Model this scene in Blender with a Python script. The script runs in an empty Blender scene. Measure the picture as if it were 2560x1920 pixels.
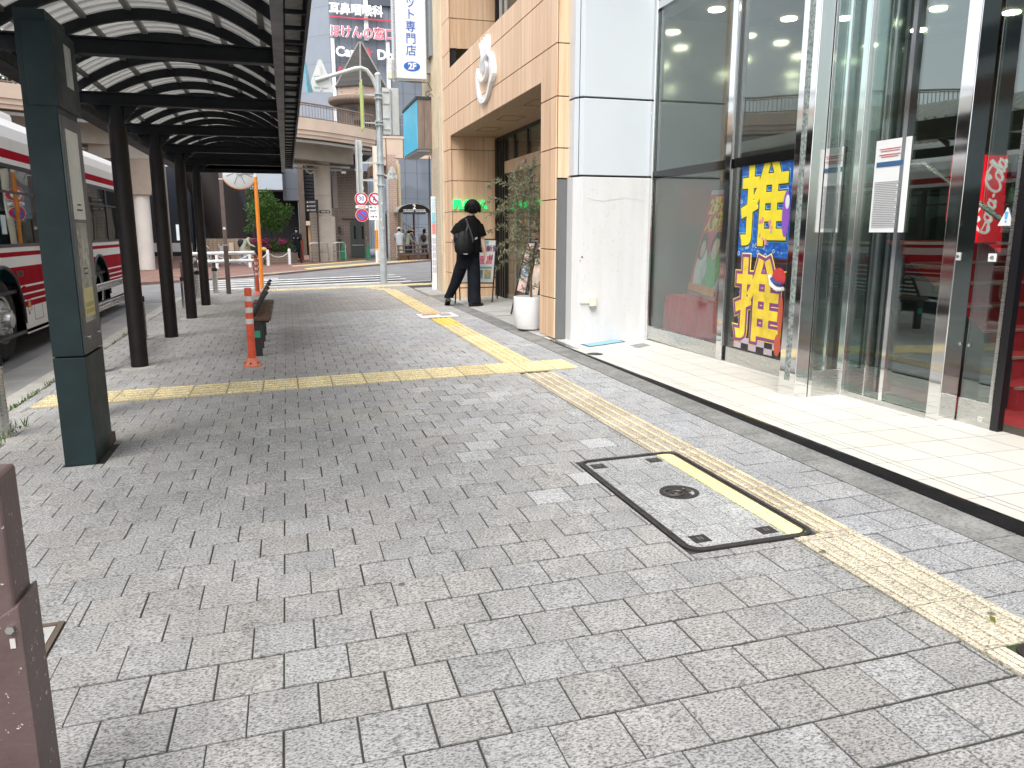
import bpy, bmesh, math, random
from mathutils import Vector, Matrix
random.seed(7)
R = math.radians
sc = bpy.context.scene
C = sc.collection
PI = math.pi

# ------------------------------------------------------------------ camera
cd = bpy.data.cameras.new('camera'); cam = bpy.data.objects.new('camera', cd); C.objects.link(cam)
cd.sensor_fit = 'HORIZONTAL'; cd.sensor_width = 36; cd.lens = 27.0
cd.clip_start = 0.05; cd.clip_end = 800
cam.location = (0, 0, 1.35)
cam.rotation_euler = (R(90 - 11.224), 0, R(-16.1))
sc.camera = cam
sc.render.resolution_x, sc.render.resolution_y = 1024, 768

# ------------------------------------------------------------------ sky and sun (bright overcast)
SUN_EL, SUN_AZ = 58.0, 216.0            # azimuth clockwise from +Y
w = bpy.data.worlds.new('World'); sc.world = w; w.use_nodes = True
nt = w.node_tree; nt.nodes.clear()
sky = nt.nodes.new('ShaderNodeTexSky'); sky.sky_type = 'NISHITA'; sky.sun_disc = False
sky.sun_elevation = R(SUN_EL); sky.sun_rotation = R(SUN_AZ); sky.dust_density = 3.0; sky.air_density = 1.0
hs = nt.nodes.new('ShaderNodeHueSaturation'); hs.inputs['Saturation'].default_value = 0.28
bg = nt.nodes.new('ShaderNodeBackground'); bg.inputs['Strength'].default_value = 0.15
wo = nt.nodes.new('ShaderNodeOutputWorld')
nt.links.new(sky.outputs[0], hs.inputs['Color']); nt.links.new(hs.outputs[0], bg.inputs[0]); nt.links.new(bg.outputs[0], wo.inputs[0])
sd = bpy.data.lights.new('sun', 'SUN'); sun = bpy.data.objects.new('sun', sd); C.objects.link(sun)
sd.energy = 1.0; sd.angle = R(50); sd.color = (1.0, 0.965, 0.91)
_d = Vector((math.sin(R(SUN_AZ)) * math.cos(R(SUN_EL)), math.cos(R(SUN_AZ)) * math.cos(R(SUN_EL)), math.sin(R(SUN_EL))))
sun.rotation_euler = (-_d).to_track_quat('-Z', 'Y').to_euler()
sc.view_settings.view_transform = 'Standard'; sc.view_settings.look = 'None'
sc.view_settings.exposure = 1.3; sc.view_settings.gamma = 1.0
sc.cycles.max_bounces = 10; sc.cycles.transparent_max_bounces = 16
sc.cycles.sample_clamp_indirect = 6

SL = 0.022
def gz(x): return SL * x                 # the pavement falls gently towards the road

# ------------------------------------------------------------------ materials
MATS = {}
def nodes(name):
    m = bpy.data.materials.new(name); m.use_nodes = True
    n = m.node_tree; n.nodes.clear()
    o = n.nodes.new('ShaderNodeOutputMaterial')
    return m, n, o
def N(n, t, **kw):
    x = n.nodes.new(t)
    for k, v in kw.items():
        if k in x.inputs.keys(): x.inputs[k].default_value = v
        else: setattr(x, k, v)
    return x
def mul(n, a, b, fac=1.0, blend='MULTIPLY'):
    x = n.nodes.new('ShaderNodeMix'); x.data_type = 'RGBA'; x.blend_type = blend
    x.inputs[0].default_value = fac
    for s, v in ((6, a), (7, b)):
        if isinstance(v, (tuple, list)): x.inputs[s].default_value = (*v[:3], 1)
        else: n.links.new(v, x.inputs[s])
    return x.outputs[2]
def ramp(n, src, stops):
    r = n.nodes.new('ShaderNodeValToRGB'); e = r.color_ramp.elements
    while len(e) < len(stops): e.new(0.5)
    for i, (p, c) in enumerate(stops):
        e[i].position = p; e[i].color = (c, c, c, 1) if isinstance(c, (int, float)) else (*c, 1)
    n.links.new(src, r.inputs[0]); return r.outputs[0]
def M(name, col, rough=.6, metal=0., var=.12, vs=3., grain=0., gs=120., bump=0., bs=80., stretch=None, emit=0., attr=None, spec=.5, coat=0.):
    if name in MATS: return MATS[name]
    m, n, o = nodes(name)
    b = N(n, 'ShaderNodeBsdfPrincipled', Roughness=rough, Metallic=metal)
    b.inputs['Specular IOR Level'].default_value = spec; b.inputs['Coat Weight'].default_value = coat
    n.links.new(b.outputs[0], o.inputs[0])
    tc = n.nodes.new('ShaderNodeTexCoord'); v = tc.outputs['Object']
    if stretch:
        mp = n.nodes.new('ShaderNodeMapping'); mp.inputs['Scale'].default_value = stretch
        n.links.new(v, mp.inputs[0]); v = mp.outputs[0]
    c = col
    if attr:
        a = n.nodes.new('ShaderNodeAttribute'); a.attribute_name = attr
        c = mul(n, a.outputs['Color'], col)
    if var:
        nz = N(n, 'ShaderNodeTexNoise', Scale=vs, Detail=6.0, Roughness=.6); n.links.new(v, nz.inputs['Vector'])
        c = mul(n, c, ramp(n, nz.outputs['Fac'], [(.3, 1 - var), (.7, 1 + var * .4 if var < .5 else 1)]))
        rr = ramp(n, nz.outputs['Fac'], [(.25, min(1, rough * 1.2)), (.75, rough * .8)]); n.links.new(rr, b.inputs['Roughness'])
    if grain:
        g = N(n, 'ShaderNodeTexNoise', Scale=gs, Detail=2.0); n.links.new(tc.outputs['Object'], g.inputs['Vector'])
        c = mul(n, c, ramp(n, g.outputs['Fac'], [(.35, 1 - grain), (.5, 1), (.68, 1 + grain * .35)]))
    if isinstance(c, tuple): b.inputs['Base Color'].default_value = (*c[:3], 1)
    else: n.links.new(c, b.inputs['Base Color'])
    if bump:
        q = N(n, 'ShaderNodeTexNoise', Scale=bs, Detail=4.0); n.links.new(tc.outputs['Object'], q.inputs['Vector'])
        bp = N(n, 'ShaderNodeBump', Strength=bump, Distance=.01); n.links.new(q.outputs['Fac'], bp.inputs['Height'])
        n.links.new(bp.outputs[0], b.inputs['Normal'])
    if emit:
        b.inputs['Emission Color'].default_value = (*col, 1); b.inputs['Emission Strength'].default_value = emit
    MATS[name] = m; return m
def brickmat(name, c1, c2, mortar, bw, bh, ms=.006, rough=.7, off=.5, bump=.4, var=.15, axes='wall'):
    if name in MATS: return MATS[name]
    m, n, o = nodes(name)
    b = N(n, 'ShaderNodeBsdfPrincipled', Roughness=rough); n.links.new(b.outputs[0], o.inputs[0])
    tc = n.nodes.new('ShaderNodeTexCoord'); s = n.nodes.new('ShaderNodeSeparateXYZ'); n.links.new(tc.outputs['Object'], s.inputs[0])
    cb = n.nodes.new('ShaderNodeCombineXYZ')
    if axes == 'wall':
        ad = n.nodes.new('ShaderNodeMath'); ad.operation = 'ADD'; n.links.new(s.outputs[0], ad.inputs[0]); n.links.new(s.outputs[1], ad.inputs[1])
        n.links.new(ad.outputs[0], cb.inputs[0]); n.links.new(s.outputs[2], cb.inputs[1])
    else:
        n.links.new(s.outputs[0], cb.inputs[0]); n.links.new(s.outputs[1], cb.inputs[1])
    br = N(n, 'ShaderNodeTexBrick', Scale=1.0); br.offset = off
    br.inputs['Color1'].default_value = (*c1, 1); br.inputs['Color2'].default_value = (*c2, 1); br.inputs['Mortar'].default_value = (*mortar, 1)
    br.inputs['Mortar Size'].default_value = ms; br.inputs['Brick Width'].default_value = bw; br.inputs['Row Height'].default_value = bh
    n.links.new(cb.outputs[0], br.inputs['Vector'])
    nz = N(n, 'ShaderNodeTexNoise', Scale=1.3, Detail=6.0); n.links.new(tc.outputs['Object'], nz.inputs['Vector'])
    n.links.new(mul(n, br.outputs['Color'], ramp(n, nz.outputs['Fac'], [(.3, 1 - var), (.7, 1.0)])), b.inputs['Base Color'])
    bp = N(n, 'ShaderNodeBump', Strength=bump, Distance=.005); bp.invert = True; n.links.new(br.outputs['Fac'], bp.inputs['Height']); n.links.new(bp.outputs[0], b.inputs['Normal'])
    MATS[name] = m; return m
def glassmat(name, tint, base=.1, boost=1.0, rough=.0, wire=False):
    m, n, o = nodes(name)
    tr = N(n, 'ShaderNodeBsdfTransparent'); tr.inputs[0].default_value = (*tint, 1)
    gl = N(n, 'ShaderNodeBsdfGlossy', Roughness=rough); gl.inputs[0].default_value = (.95, 1, .98, 1)
    lw = N(n, 'ShaderNodeLayerWeight', Blend=.5)
    fr = n.nodes.new('ShaderNodeMath'); fr.operation = 'POWER'; n.links.new(lw.outputs['Facing'], fr.inputs[0]); fr.inputs[1].default_value = 3.5
    ma = n.nodes.new('ShaderNodeMath'); ma.operation = 'MULTIPLY_ADD'; ma.use_clamp = True
    n.links.new(fr.outputs[0], ma.inputs[0]); ma.inputs[1].default_value = boost; ma.inputs[2].default_value = base
    tc = n.nodes.new('ShaderNodeTexCoord')
    nz = N(n, 'ShaderNodeTexNoise', Scale=.9, Detail=1.0); n.links.new(tc.outputs['Object'], nz.inputs['Vector'])
    bp = N(n, 'ShaderNodeBump', Strength=.05, Distance=.05); n.links.new(nz.outputs['Fac'], bp.inputs['Height']); n.links.new(bp.outputs[0], gl.inputs['Normal'])
    mx = n.nodes.new('ShaderNodeMixShader'); n.links.new(ma.outputs[0], mx.inputs[0]); n.links.new(tr.outputs[0], mx.inputs[1]); n.links.new(gl.outputs[0], mx.inputs[2])
    out = mx.outputs[0]
    if wire:                                            # thin wire mesh inside the pane
        s = n.nodes.new('ShaderNodeSeparateXYZ'); n.links.new(tc.outputs['Object'], s.inputs[0])
        fac = None
        for sg in (1, -1):
            a = n.nodes.new('ShaderNodeMath'); a.operation = 'MULTIPLY_ADD'; n.links.new(s.outputs[2], a.inputs[0]); a.inputs[1].default_value = sg * .9
            n.links.new(s.outputs[1], a.inputs[2])
            f = n.nodes.new('ShaderNodeMath'); f.operation = 'PINGPONG'; n.links.new(a.outputs[0], f.inputs[0]); f.inputs[1].default_value = .0105
            l = n.nodes.new('ShaderNodeMath'); l.operation = 'LESS_THAN'; n.links.new(f.outputs[0], l.inputs[0]); l.inputs[1].default_value = .0005
            if fac is None: fac = l.outputs[0]
            else:
                q = n.nodes.new('ShaderNodeMath'); q.operation = 'MAXIMUM'; n.links.new(fac, q.inputs[0]); n.links.new(l.outputs[0], q.inputs[1]); fac = q.outputs[0]
        df = N(n, 'ShaderNodeBsdfPrincipled', Roughness=.35, Metallic=.6); df.inputs['Base Color'].default_value = (.22, .23, .22, 1)
        m2 = n.nodes.new('ShaderNodeMixShader'); n.links.new(fac, m2.inputs[0]); n.links.new(out, m2.inputs[1]); n.links.new(df.outputs[0], m2.inputs[2]); out = m2.outputs[0]
    n.links.new(out, o.inputs[0]); MATS[name] = m; return m

def woodmat():
    m, n, o = nodes('wood_panel')
    b = N(n, 'ShaderNodeBsdfPrincipled', Roughness=.5); n.links.new(b.outputs[0], o.inputs[0])
    tc = n.nodes.new('ShaderNodeTexCoord'); mp = n.nodes.new('ShaderNodeMapping'); mp.inputs['Scale'].default_value = (1, 1, .035); n.links.new(tc.outputs['Object'], mp.inputs[0])
    a = N(n, 'ShaderNodeTexNoise', Scale=14.0, Detail=7.0, Roughness=.65); n.links.new(mp.outputs[0], a.inputs['Vector'])
    b2 = N(n, 'ShaderNodeTexNoise', Scale=3.0, Detail=3.0); n.links.new(mp.outputs[0], b2.inputs['Vector'])
    c = ramp(n, a.outputs['Fac'], [(.3, (.62, .40, .245)), (.5, (.78, .545, .36)), (.72, (.87, .66, .47))])
    n.links.new(mul(n, c, ramp(n, b2.outputs['Fac'], [(.3, (.86, .82, .78)), (.7, (1.03, 1.02, 1.0))])), b.inputs['Base Color'])
    MATS['wood'] = m; return m
def pavermat(name, attr='tone'):
    m, n, o = nodes(name)
    b = N(n, 'ShaderNodeBsdfPrincipled', Roughness=.85); n.links.new(b.outputs[0], o.inputs[0])
    b.inputs['Specular IOR Level'].default_value = .25
    tc = n.nodes.new('ShaderNodeTexCoord'); at = n.nodes.new('ShaderNodeAttribute'); at.attribute_name = attr
    mp = n.nodes.new('ShaderNodeMapping'); mp.inputs['Scale'].default_value = (.75, 1.25, 1); n.links.new(tc.outputs['Object'], mp.inputs[0])
    g1 = N(n, 'ShaderNodeTexNoise', Scale=125.0, Detail=3.0, Roughness=.7); n.links.new(mp.outputs[0], g1.inputs['Vector'])
    g2 = N(n, 'ShaderNodeTexVoronoi', Scale=110.0); n.links.new(mp.outputs[0], g2.inputs['Vector'])
    st = N(n, 'ShaderNodeTexNoise', Scale=1.1, Detail=6.0, Roughness=.65); n.links.new(tc.outputs['Object'], st.inputs['Vector'])
    fine = N(n, 'ShaderNodeTexNoise', Scale=9.0, Detail=5.0); n.links.new(tc.outputs['Object'], fine.inputs['Vector'])
    c = mul(n, at.outputs['Color'], ramp(n, g1.outputs['Fac'], [(.38, .34), (.47, .86), (.60, 1.28)]))
    c = mul(n, c, ramp(n, g2.outputs['Distance'], [(.0, .42), (.20, .92), (.5, 1.06)]))
    c = mul(n, c, ramp(n, st.outputs['Fac'], [(.3, .84), (.55, 1.0), (.75, 1.10)]))
    c = mul(n, c, ramp(n, fine.outputs['Fac'], [(.3, .90), (.6, 1.04)]))
    # old gum and oil spots
    sp = N(n, 'ShaderNodeTexVoronoi', Scale=2.1); n.links.new(tc.outputs['Object'], sp.inputs['Vector'])
    c = mul(n, c, ramp(n, sp.outputs['Distance'], [(.028, .35), (.036, 1.0)]))
    n.links.new(c, b.inputs['Base Color'])
    bp = N(n, 'ShaderNodeBump', Strength=.5, Distance=.003); n.links.new(g1.outputs['Fac'], bp.inputs['Height']); n.links.new(bp.outputs[0], b.inputs['Normal'])
    MATS[name] = m; return m

woodmat(); pavermat('paver')
paint = lambda n, c, r=.45: M(n, c, r, var=.06)
BLACK = M('black_metal', (.012, .012, .014), .45, var=.15)
STEEL = M('brushed_steel', (.62, .62, .60), .28, 1, var=.1, vs=8, stretch=(1, 1, 12))
CHROME = M('mirror_steel', (.80, .80, .79), .06, 1, var=.03, vs=3)
GALV = M('galvanised_steel', (.50, .55, .57), .45, .35, var=.22, vs=5, grain=.1, gs=60)
GALVW = M('pale_galvanised_steel', (.60, .62, .60), .5, .2, var=.15, vs=5)
BROWNM = M('brown_painted_metal', (.085, .058, .055), .5, var=.2, vs=7, grain=.12, gs=90)
DKGREEN = M('dark_green_metal', (.012, .027, .029), .5, spec=.3, var=.3, vs=4, bump=.05, bs=300)
CANOPY = M('dark_canopy_steel', (.008, .010, .013), .55, spec=.3, var=.25, vs=6)
PILLARM = M('dark_pillar_steel', (.012, .0095, .009), .5, spec=.3, var=.35, vs=5, grain=.1, gs=70)
WHITE = M('white_paint', (.76, .77, .77), .5, var=.06)
GUM = M('black_rubber', (.012, .012, .012), .8, var=.2)

# ------------------------------------------------------------------ mesh helper
class MB:
    def __init__(s): s.v = []; s.f = []; s.mi = []; s.col = []; s.m = 0; s.c = (1, 1, 1)
    def add(s, vs, fs):
        b = len(s.v); s.v += [tuple(v) for v in vs]
        for f in fs: s.f.append(tuple(b + i for i in f)); s.mi.append(s.m); s.col.append(s.c)
        return s
    def quad(s, a, b, c, d): return s.add([a, b, c, d], [(0, 1, 2, 3)])
    def box(s, x0, x1, y0, y1, z0, z1):
        return s.add([(x0, y0, z0), (x1, y0, z0), (x1, y1, z0), (x0, y1, z0), (x0, y0, z1), (x1, y0, z1), (x1, y1, z1), (x0, y1, z1)],
                     [(3, 2, 1, 0), (4, 5, 6, 7), (0, 1, 5, 4), (1, 2, 6, 5), (2, 3, 7, 6), (3, 0, 4, 7)])
    def prism(s, pts, z0, z1):                       # pts (x,y) ccw; z0,z1 numbers or functions of (x,y)
        n = len(pts); f0 = z0 if callable(z0) else (lambda x, y: z0); f1 = z1 if callable(z1) else (lambda x, y: z1)
        return s.add([(x, y, f0(x, y)) for x, y in pts] + [(x, y, f1(x, y)) for x, y in pts],
                     [tuple(range(n - 1, -1, -1)), tuple(range(n, 2 * n))] + [(i, (i + 1) % n, n + (i + 1) % n, n + i) for i in range(n)])
    def xprism(s, pts, x0, x1):                      # outline in (y,z), thickness along x
        n = len(pts)
        return s.add([(x0, y, z) for y, z in pts] + [(x1, y, z) for y, z in pts],
                     [tuple(range(n)), tuple(range(2 * n - 1, n - 1, -1))] + [(i, n + i, n + (i + 1) % n, (i + 1) % n) for i in range(n)])
    def yprism(s, pts, y0, y1):                      # outline in (x,z), thickness along y
        n = len(pts)
        return s.add([(x, y0, z) for x, z in pts] + [(x, y1, z) for x, z in pts],
                     [tuple(range(n)), tuple(range(2 * n - 1, n - 1, -1))] + [(i, n + i, n + (i + 1) % n, (i + 1) % n) for i in range(n)])
    def cyl(s, p0, p1, r0, r1=None, n=16, cap=True):
        r1 = r0 if r1 is None else r1; p0 = Vector(p0); p1 = Vector(p1); d = (p1 - p0).normalized()
        a = d.orthogonal().normalized(); b = d.cross(a); vs = []
        for p, r in ((p0, r0), (p1, r1)):
            for i in range(n):
                t = 2 * PI * i / n; vs.append(p + a * (r * math.cos(t)) + b * (r * math.sin(t)))
        fs = [(i, (i + 1) % n, n + (i + 1) % n, n + i) for i in range(n)]
        if cap: fs += [tuple(range(n - 1, -1, -1)), tuple(range(n, 2 * n))]
        return s.add(vs, fs)
    def tube(s, pts, r, n=8, closed=False):
        pts = [Vector(p) for p in pts]; rings = []; up = None; k = len(pts)
        for i, p in enumerate(pts):
            d = (pts[(i + 1) % k if closed else min(i + 1, k - 1)] - pts[(i - 1) if closed else max(i - 1, 0)]).normalized()
            if up is None: up = d.orthogonal().normalized()
            up = (up - d * up.dot(d)).normalized(); b = d.cross(up); rr = r[i] if isinstance(r, (list, tuple)) else r
            rings.append([p + up * (rr * math.cos(2 * PI * j / n)) + b * (rr * math.sin(2 * PI * j / n)) for j in range(n)])
        return s.loft(rings, caps=not closed, closed=closed)
    def loft(s, rings, caps=True, closed=False):
        n = len(rings[0]); k = len(rings); vs = [p for r in rings for p in r]; fs = []
        for i in range(k if closed else k - 1):
            a = i * n; b = ((i + 1) % k) * n
            fs += [(a + j, a + (j + 1) % n, b + (j + 1) % n, b + j) for j in range(n)]
        if caps: fs += [tuple(range(n - 1, -1, -1)), tuple(range((k - 1) * n, k * n))]
        return s.add(vs, fs)
    def lathe(s, prof, c, n=24):                     # prof (r,z), about vertical axis through c
        return s.loft([[(c[0] + r * math.cos(2 * PI * j / n), c[1] + r * math.sin(2 * PI * j / n), c[2] + z) for j in range(n)] for r, z in prof])
    def ell(s, c, rx, ry, rz, n=14, k=9):
        c = Vector(c); rings = []
        for i in range(k + 1):
            t = -PI / 2 + PI * i / k; q = max(.02, math.cos(t))
            rings.append([(c.x + rx * q * math.cos(2 * PI * j / n), c.y + ry * q * math.sin(2 * PI * j / n), c.z + rz * math.sin(t)) for j in range(n)])
        return s.loft(rings)
    def build(s, name, mat, parent=None, smooth=False, bevel=0., rot=None, seg=2):
        org = Vector((0, 0, 0))
        if parent is not None: org = ORG.get(parent.name, Vector((0, 0, 0)))
        me = bpy.data.meshes.new(name); me.from_pydata([tuple(Vector(v) - org) for v in s.v], [], s.f)
        for m in (mat if isinstance(mat, (list, tuple)) else [mat]): me.materials.append(m)
        me.polygons.foreach_set('material_index', s.mi)
        if any(c != (1, 1, 1) for c in s.col):
            a = me.color_attributes.new('tone', 'FLOAT_COLOR', 'CORNER'); d = []
            for p, c in zip(me.polygons, s.col): d += list((*c, 1)) * p.loop_total
            a.data.foreach_set('color', d)
        bm = bmesh.new(); bm.from_mesh(me); bmesh.ops.recalc_face_normals(bm, faces=bm.faces); bm.to_mesh(me); bm.free()
        if smooth: me.polygons.foreach_set('use_smooth', [True] * len(me.polygons))
        me.update()
        o = bpy.data.objects.new(name, me); C.objects.link(o)
        if parent is not None: o.parent = parent; ORG[o.name] = org
        if smooth:
            try: me.set_sharp_from_angle(angle=R(40))
            except Exception: pass
        if bevel:
            b = o.modifiers.new('bevel', 'BEVEL'); b.width = bevel; b.segments = seg; b.limit_method = 'ANGLE'; b.angle_limit = R(35)
        return o
ORG = {}
def tag(o, label=None, cat=None, group=None, kind=None):
    if label: o['label'] = label
    if cat: o['category'] = cat
    if group: o['group'] = group
    if kind: o['kind'] = kind
    return o
def thing(name, label, cat, loc=(0, 0, 0), group=None):
    o = bpy.data.objects.new(name, None); C.objects.link(o); o.location = loc; o.empty_display_size = .1
    ORG[o.name] = Vector(loc); return tag(o, label, cat, group)
def copy_tree(o, loc, label, parent=None):
    c = o.copy(); C.objects.link(c)
    if parent is None: c.location = loc; c['label'] = label; ORG[c.name] = Vector(loc)
    else: c.parent = parent
    for ch in list(o.children): copy_tree(ch, None, None, c)
    return c
def text(body, size, name, mat, parent, pos, right, up, extrude=.002, bold=0., shear=0., align='CENTER', sx=1.0, space=1.0):
    cu = bpy.data.curves.new('lettering', 'FONT'); cu.body = body; cu.size = size; cu.extrude = extrude; cu.shear = shear; nsc = 1.0
    if bold > .013 and bold * 12 < size * 1.2: cu.extrude = 0; cu.bevel_depth = bold; cu.bevel_resolution = 2; nsc = max(.03, extrude / bold)
    else: cu.offset = bold
    cu.align_x = align; cu.align_y = 'CENTER'; cu.resolution_u = 3; cu.space_character = space
    t = bpy.data.objects.new('lettering', cu); C.objects.link(t)
    dg = bpy.context.evaluated_depsgraph_get(); me = bpy.data.meshes.new_from_object(t.evaluated_get(dg))
    bpy.data.objects.remove(t); bpy.data.curves.remove(cu)
    rt = Vector(right).normalized(); u = Vector(up).normalized(); nrm = rt.cross(u)
    org = ORG.get(parent.name, Vector((0, 0, 0))) if parent is not None else Vector((0, 0, 0))
    mt = Matrix(((rt.x * sx, u.x, nrm.x * nsc, pos[0] - org.x), (rt.y * sx, u.y, nrm.y * nsc, pos[1] - org.y), (rt.z * sx, u.z, nrm.z * nsc, pos[2] - org.z), (0, 0, 0, 1)))
    me.transform(mt); me.name = name; me.materials.clear(); me.materials.append(mat)
    o = bpy.data.objects.new(name, me); C.objects.link(o)
    if parent is not None: o.parent = parent; ORG[o.name] = org
    return o
def rrect(w, h, r, n=4):
    p = []
    for cx, cy, a in ((w / 2 - r, h / 2 - r, 0), (-w / 2 + r, h / 2 - r, 90), (-w / 2 + r, -h / 2 + r, 180), (w / 2 - r, -h / 2 + r, 270)):
        for i in range(n + 1): t = R(a + 90 * i / n); p.append((cx + r * math.cos(t), cy + r * math.sin(t)))
    return p
def lerp(a, b, t): return a + (b - a) * t

# ================================================================== GROUND
def zr(x): return gz(max(-6, min(8, x))) - .07
ASPH = M('asphalt', (.20, .20, .205), .85, var=.22, vs=1.2, grain=.4, gs=140, bump=.4, bs=200)
mb = MB()
for a, b in ((-150, -6), (-6, 8), (8, 150)):
    mb.quad((a, -60, zr(a)), (b, -60, zr(b)), (b, 200, zr(b)), (a, 200, zr(a)))
tag(mb.build('road', ASPH), kind='structure')
GUT = M('gutter_concrete', (.30, .30, .29), .85, var=.2, vs=2, grain=.2)
mb = MB(); mb.quad((-2.95, -8, zr(-2.95) + .005), (-2.42, -8, zr(-2.42) + .005), (-2.42, 17.6, zr(-2.42) + .005), (-2.95, 17.6, zr(-2.95) + .005))
tag(mb.build('gutter', GUT), kind='structure')
walk = [(-2.2, -3), (3.0, -3), (3.0, 15.3), (3.3, 17.6), (4.4, 19.6), (4.6, 20.6), (2.5, 19.95), (-.3, 20.15), (-1.3, 19.75), (-1.95, 18.9), (-2.2, 17.8)]
BED = M('joint_moss', (.050, .050, .042), .95, var=.5, vs=6)
tag(MB().prism(walk, -.6, lambda x, y: gz(x) - .006).build('sidewalk_bed', BED), kind='structure')
KERB = M('kerb_concrete', (.40, .39, .36), .85, var=.25, vs=3, grain=.25)
mb = MB()
edge = [(-2.2, -3.0)] + [(-2.2, y) for y in [-3 + .6 * i for i in range(1, 35)]] + [(-2.2, 17.8), (-1.95, 18.9), (-1.3, 19.75), (-.3, 20.15), (2.5, 19.95), (4.6, 20.6)]
for (x0, y0), (x1, y1) in zip(edge[:-1], edge[1:]):
    d = Vector((x1 - x0, y1 - y0)).normalized(); nx, ny = -d.y * .2, d.x * .2; e = .004
    a = [(x0 + d.x * e, y0 + d.y * e), (x1 - d.x * e, y1 - d.y * e)]
    mb.prism([a[0], a[1], (a[1][0] + nx, a[1][1] + ny), (a[0][0] + nx, a[0][1] + ny)], -.5, lambda x, y: gz(x) - .001 + random.uniform(-.002, .002))
tag(mb.build('kerb', KERB, bevel=.012), kind='structure')

# pavers, laid in running bond, cut round the tactile strip and the manhole
HOLES = [(2.04, 2.345, -3, 17.4), (-2.06, 2.66, 6.84, 7.37), (1.543, 2.177, 2.675, 4.025), (1.93, 2.53, 11.72, 12.32), (-.97, -.83, 2.3, 2.88), (2.13, 2.77, .3, 1.72), (-1.36, -1.13, 4.97, 5.44)]
def cut(r, holes):
    out = [r]
    for hx0, hx1, hy0, hy1 in holes:
        nx = []
        for x0, x1, y0, y1 in out:
            if x1 <= hx0 or x0 >= hx1 or y1 <= hy0 or y0 >= hy1: nx.append((x0, x1, y0, y1)); continue
            if x0 < hx0: nx.append((x0, hx0, y0, y1))
            if x1 > hx1: nx.append((hx1, x1, y0, y1))
            a, b = max(x0, hx0), min(x1, hx1)
            if y0 < hy0: nx.append((a, b, y0, hy0))
            if y1 > hy1: nx.append((a, b, hy1, y1))
        out = nx
    return [q for q in out if q[1] - q[0] > .02 and q[3] - q[2] > .02]
rnd = random.Random(3)
mb = MB(); XR = 2.745
def tone(x, y):
    if .6 < x < 2.04 and 9.1 < y < 13.3: t = (.40, .406, .412)
    elif x > 2.34 and 10.5 < y < 11.7: t = (.36, .365, .375)
    elif y > 13.3: t = (.335, .322, .305)
    elif x > 2.3 and y < 10.5: k_ = max(0, min(1, (y - 2.2) / 3.6)); t = (lerp(.305, .37, k_), lerp(.308, .375, k_), lerp(.312, .382, k_))  # painted brightening with distance, right of the tactile strip
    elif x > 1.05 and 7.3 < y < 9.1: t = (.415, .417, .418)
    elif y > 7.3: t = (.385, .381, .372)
    else: k_ = max(0, min(1, (y - 2.2) / 3.6)); t = (lerp(.285, .385, k_), lerp(.282, .382, k_), lerp(.273, .372, k_))  # paving painted lighter from near to mid, offsetting the canopy's shade
    if 11.5 < y < 11.85 and x < 2.0: t = (.43, .43, .42)
    if 5.55 < y < 5.95 and x < 1.0: t = (.41, .40, .375)
    if y < 13 and .9 < x < 2.04 and 3.4 < y < 6.6 and rnd.random() < .22: t = (.425, .428, .428)
    k = rnd.uniform(.93, 1.06); wv = rnd.uniform(-.005, .005)
    return ((t[0] + wv) * k, t[1] * k, (t[2] - wv) * k)
j0 = int((-2.6 - 2.0) / .205)
for j in range(j0, int((20.1 - 2.0) / .205) + 1):
    y0 = 2.0 + .205 * j; y1 = y0 + .205; o = .02 + (.1 if j % 2 else 0)
    for i in range(-14, 16):
        x0 = o + i * .2; x1 = x0 + .2
        x0, x1 = max(x0, -2.19), min(x1, XR)
        if XR - x1 < .035: x1 = XR
        if x1 - x0 < .04: continue
        cx, cy = (x0 + x1) / 2, (y0 + y1) / 2
        if cy > 17.6 and cx < -2.15 + (cy - 17.6) * .3: continue
        if cy > 18.9 and cx < -1.9 + (cy - 18.9) * .85: continue
        if cy > 19.75 and (cx < -.9 or cy > 19.95): continue
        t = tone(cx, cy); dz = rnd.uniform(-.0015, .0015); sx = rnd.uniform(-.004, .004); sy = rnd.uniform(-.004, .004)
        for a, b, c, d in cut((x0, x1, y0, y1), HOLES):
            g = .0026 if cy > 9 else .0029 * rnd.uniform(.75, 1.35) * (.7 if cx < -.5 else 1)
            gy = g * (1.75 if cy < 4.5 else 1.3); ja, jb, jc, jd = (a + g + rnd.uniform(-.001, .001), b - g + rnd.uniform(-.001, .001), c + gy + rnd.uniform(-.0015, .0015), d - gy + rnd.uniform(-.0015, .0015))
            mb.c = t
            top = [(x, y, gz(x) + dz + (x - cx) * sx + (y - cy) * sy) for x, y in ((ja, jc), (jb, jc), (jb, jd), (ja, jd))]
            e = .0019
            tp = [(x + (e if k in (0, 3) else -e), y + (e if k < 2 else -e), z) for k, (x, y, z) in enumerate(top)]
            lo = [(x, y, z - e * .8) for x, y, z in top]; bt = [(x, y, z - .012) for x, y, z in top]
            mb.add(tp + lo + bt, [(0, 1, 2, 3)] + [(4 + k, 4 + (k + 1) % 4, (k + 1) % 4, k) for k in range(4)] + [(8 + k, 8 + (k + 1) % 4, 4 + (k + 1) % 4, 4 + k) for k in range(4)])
tag(mb.build('sidewalk', MATS['paver']), kind='structure')

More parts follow.
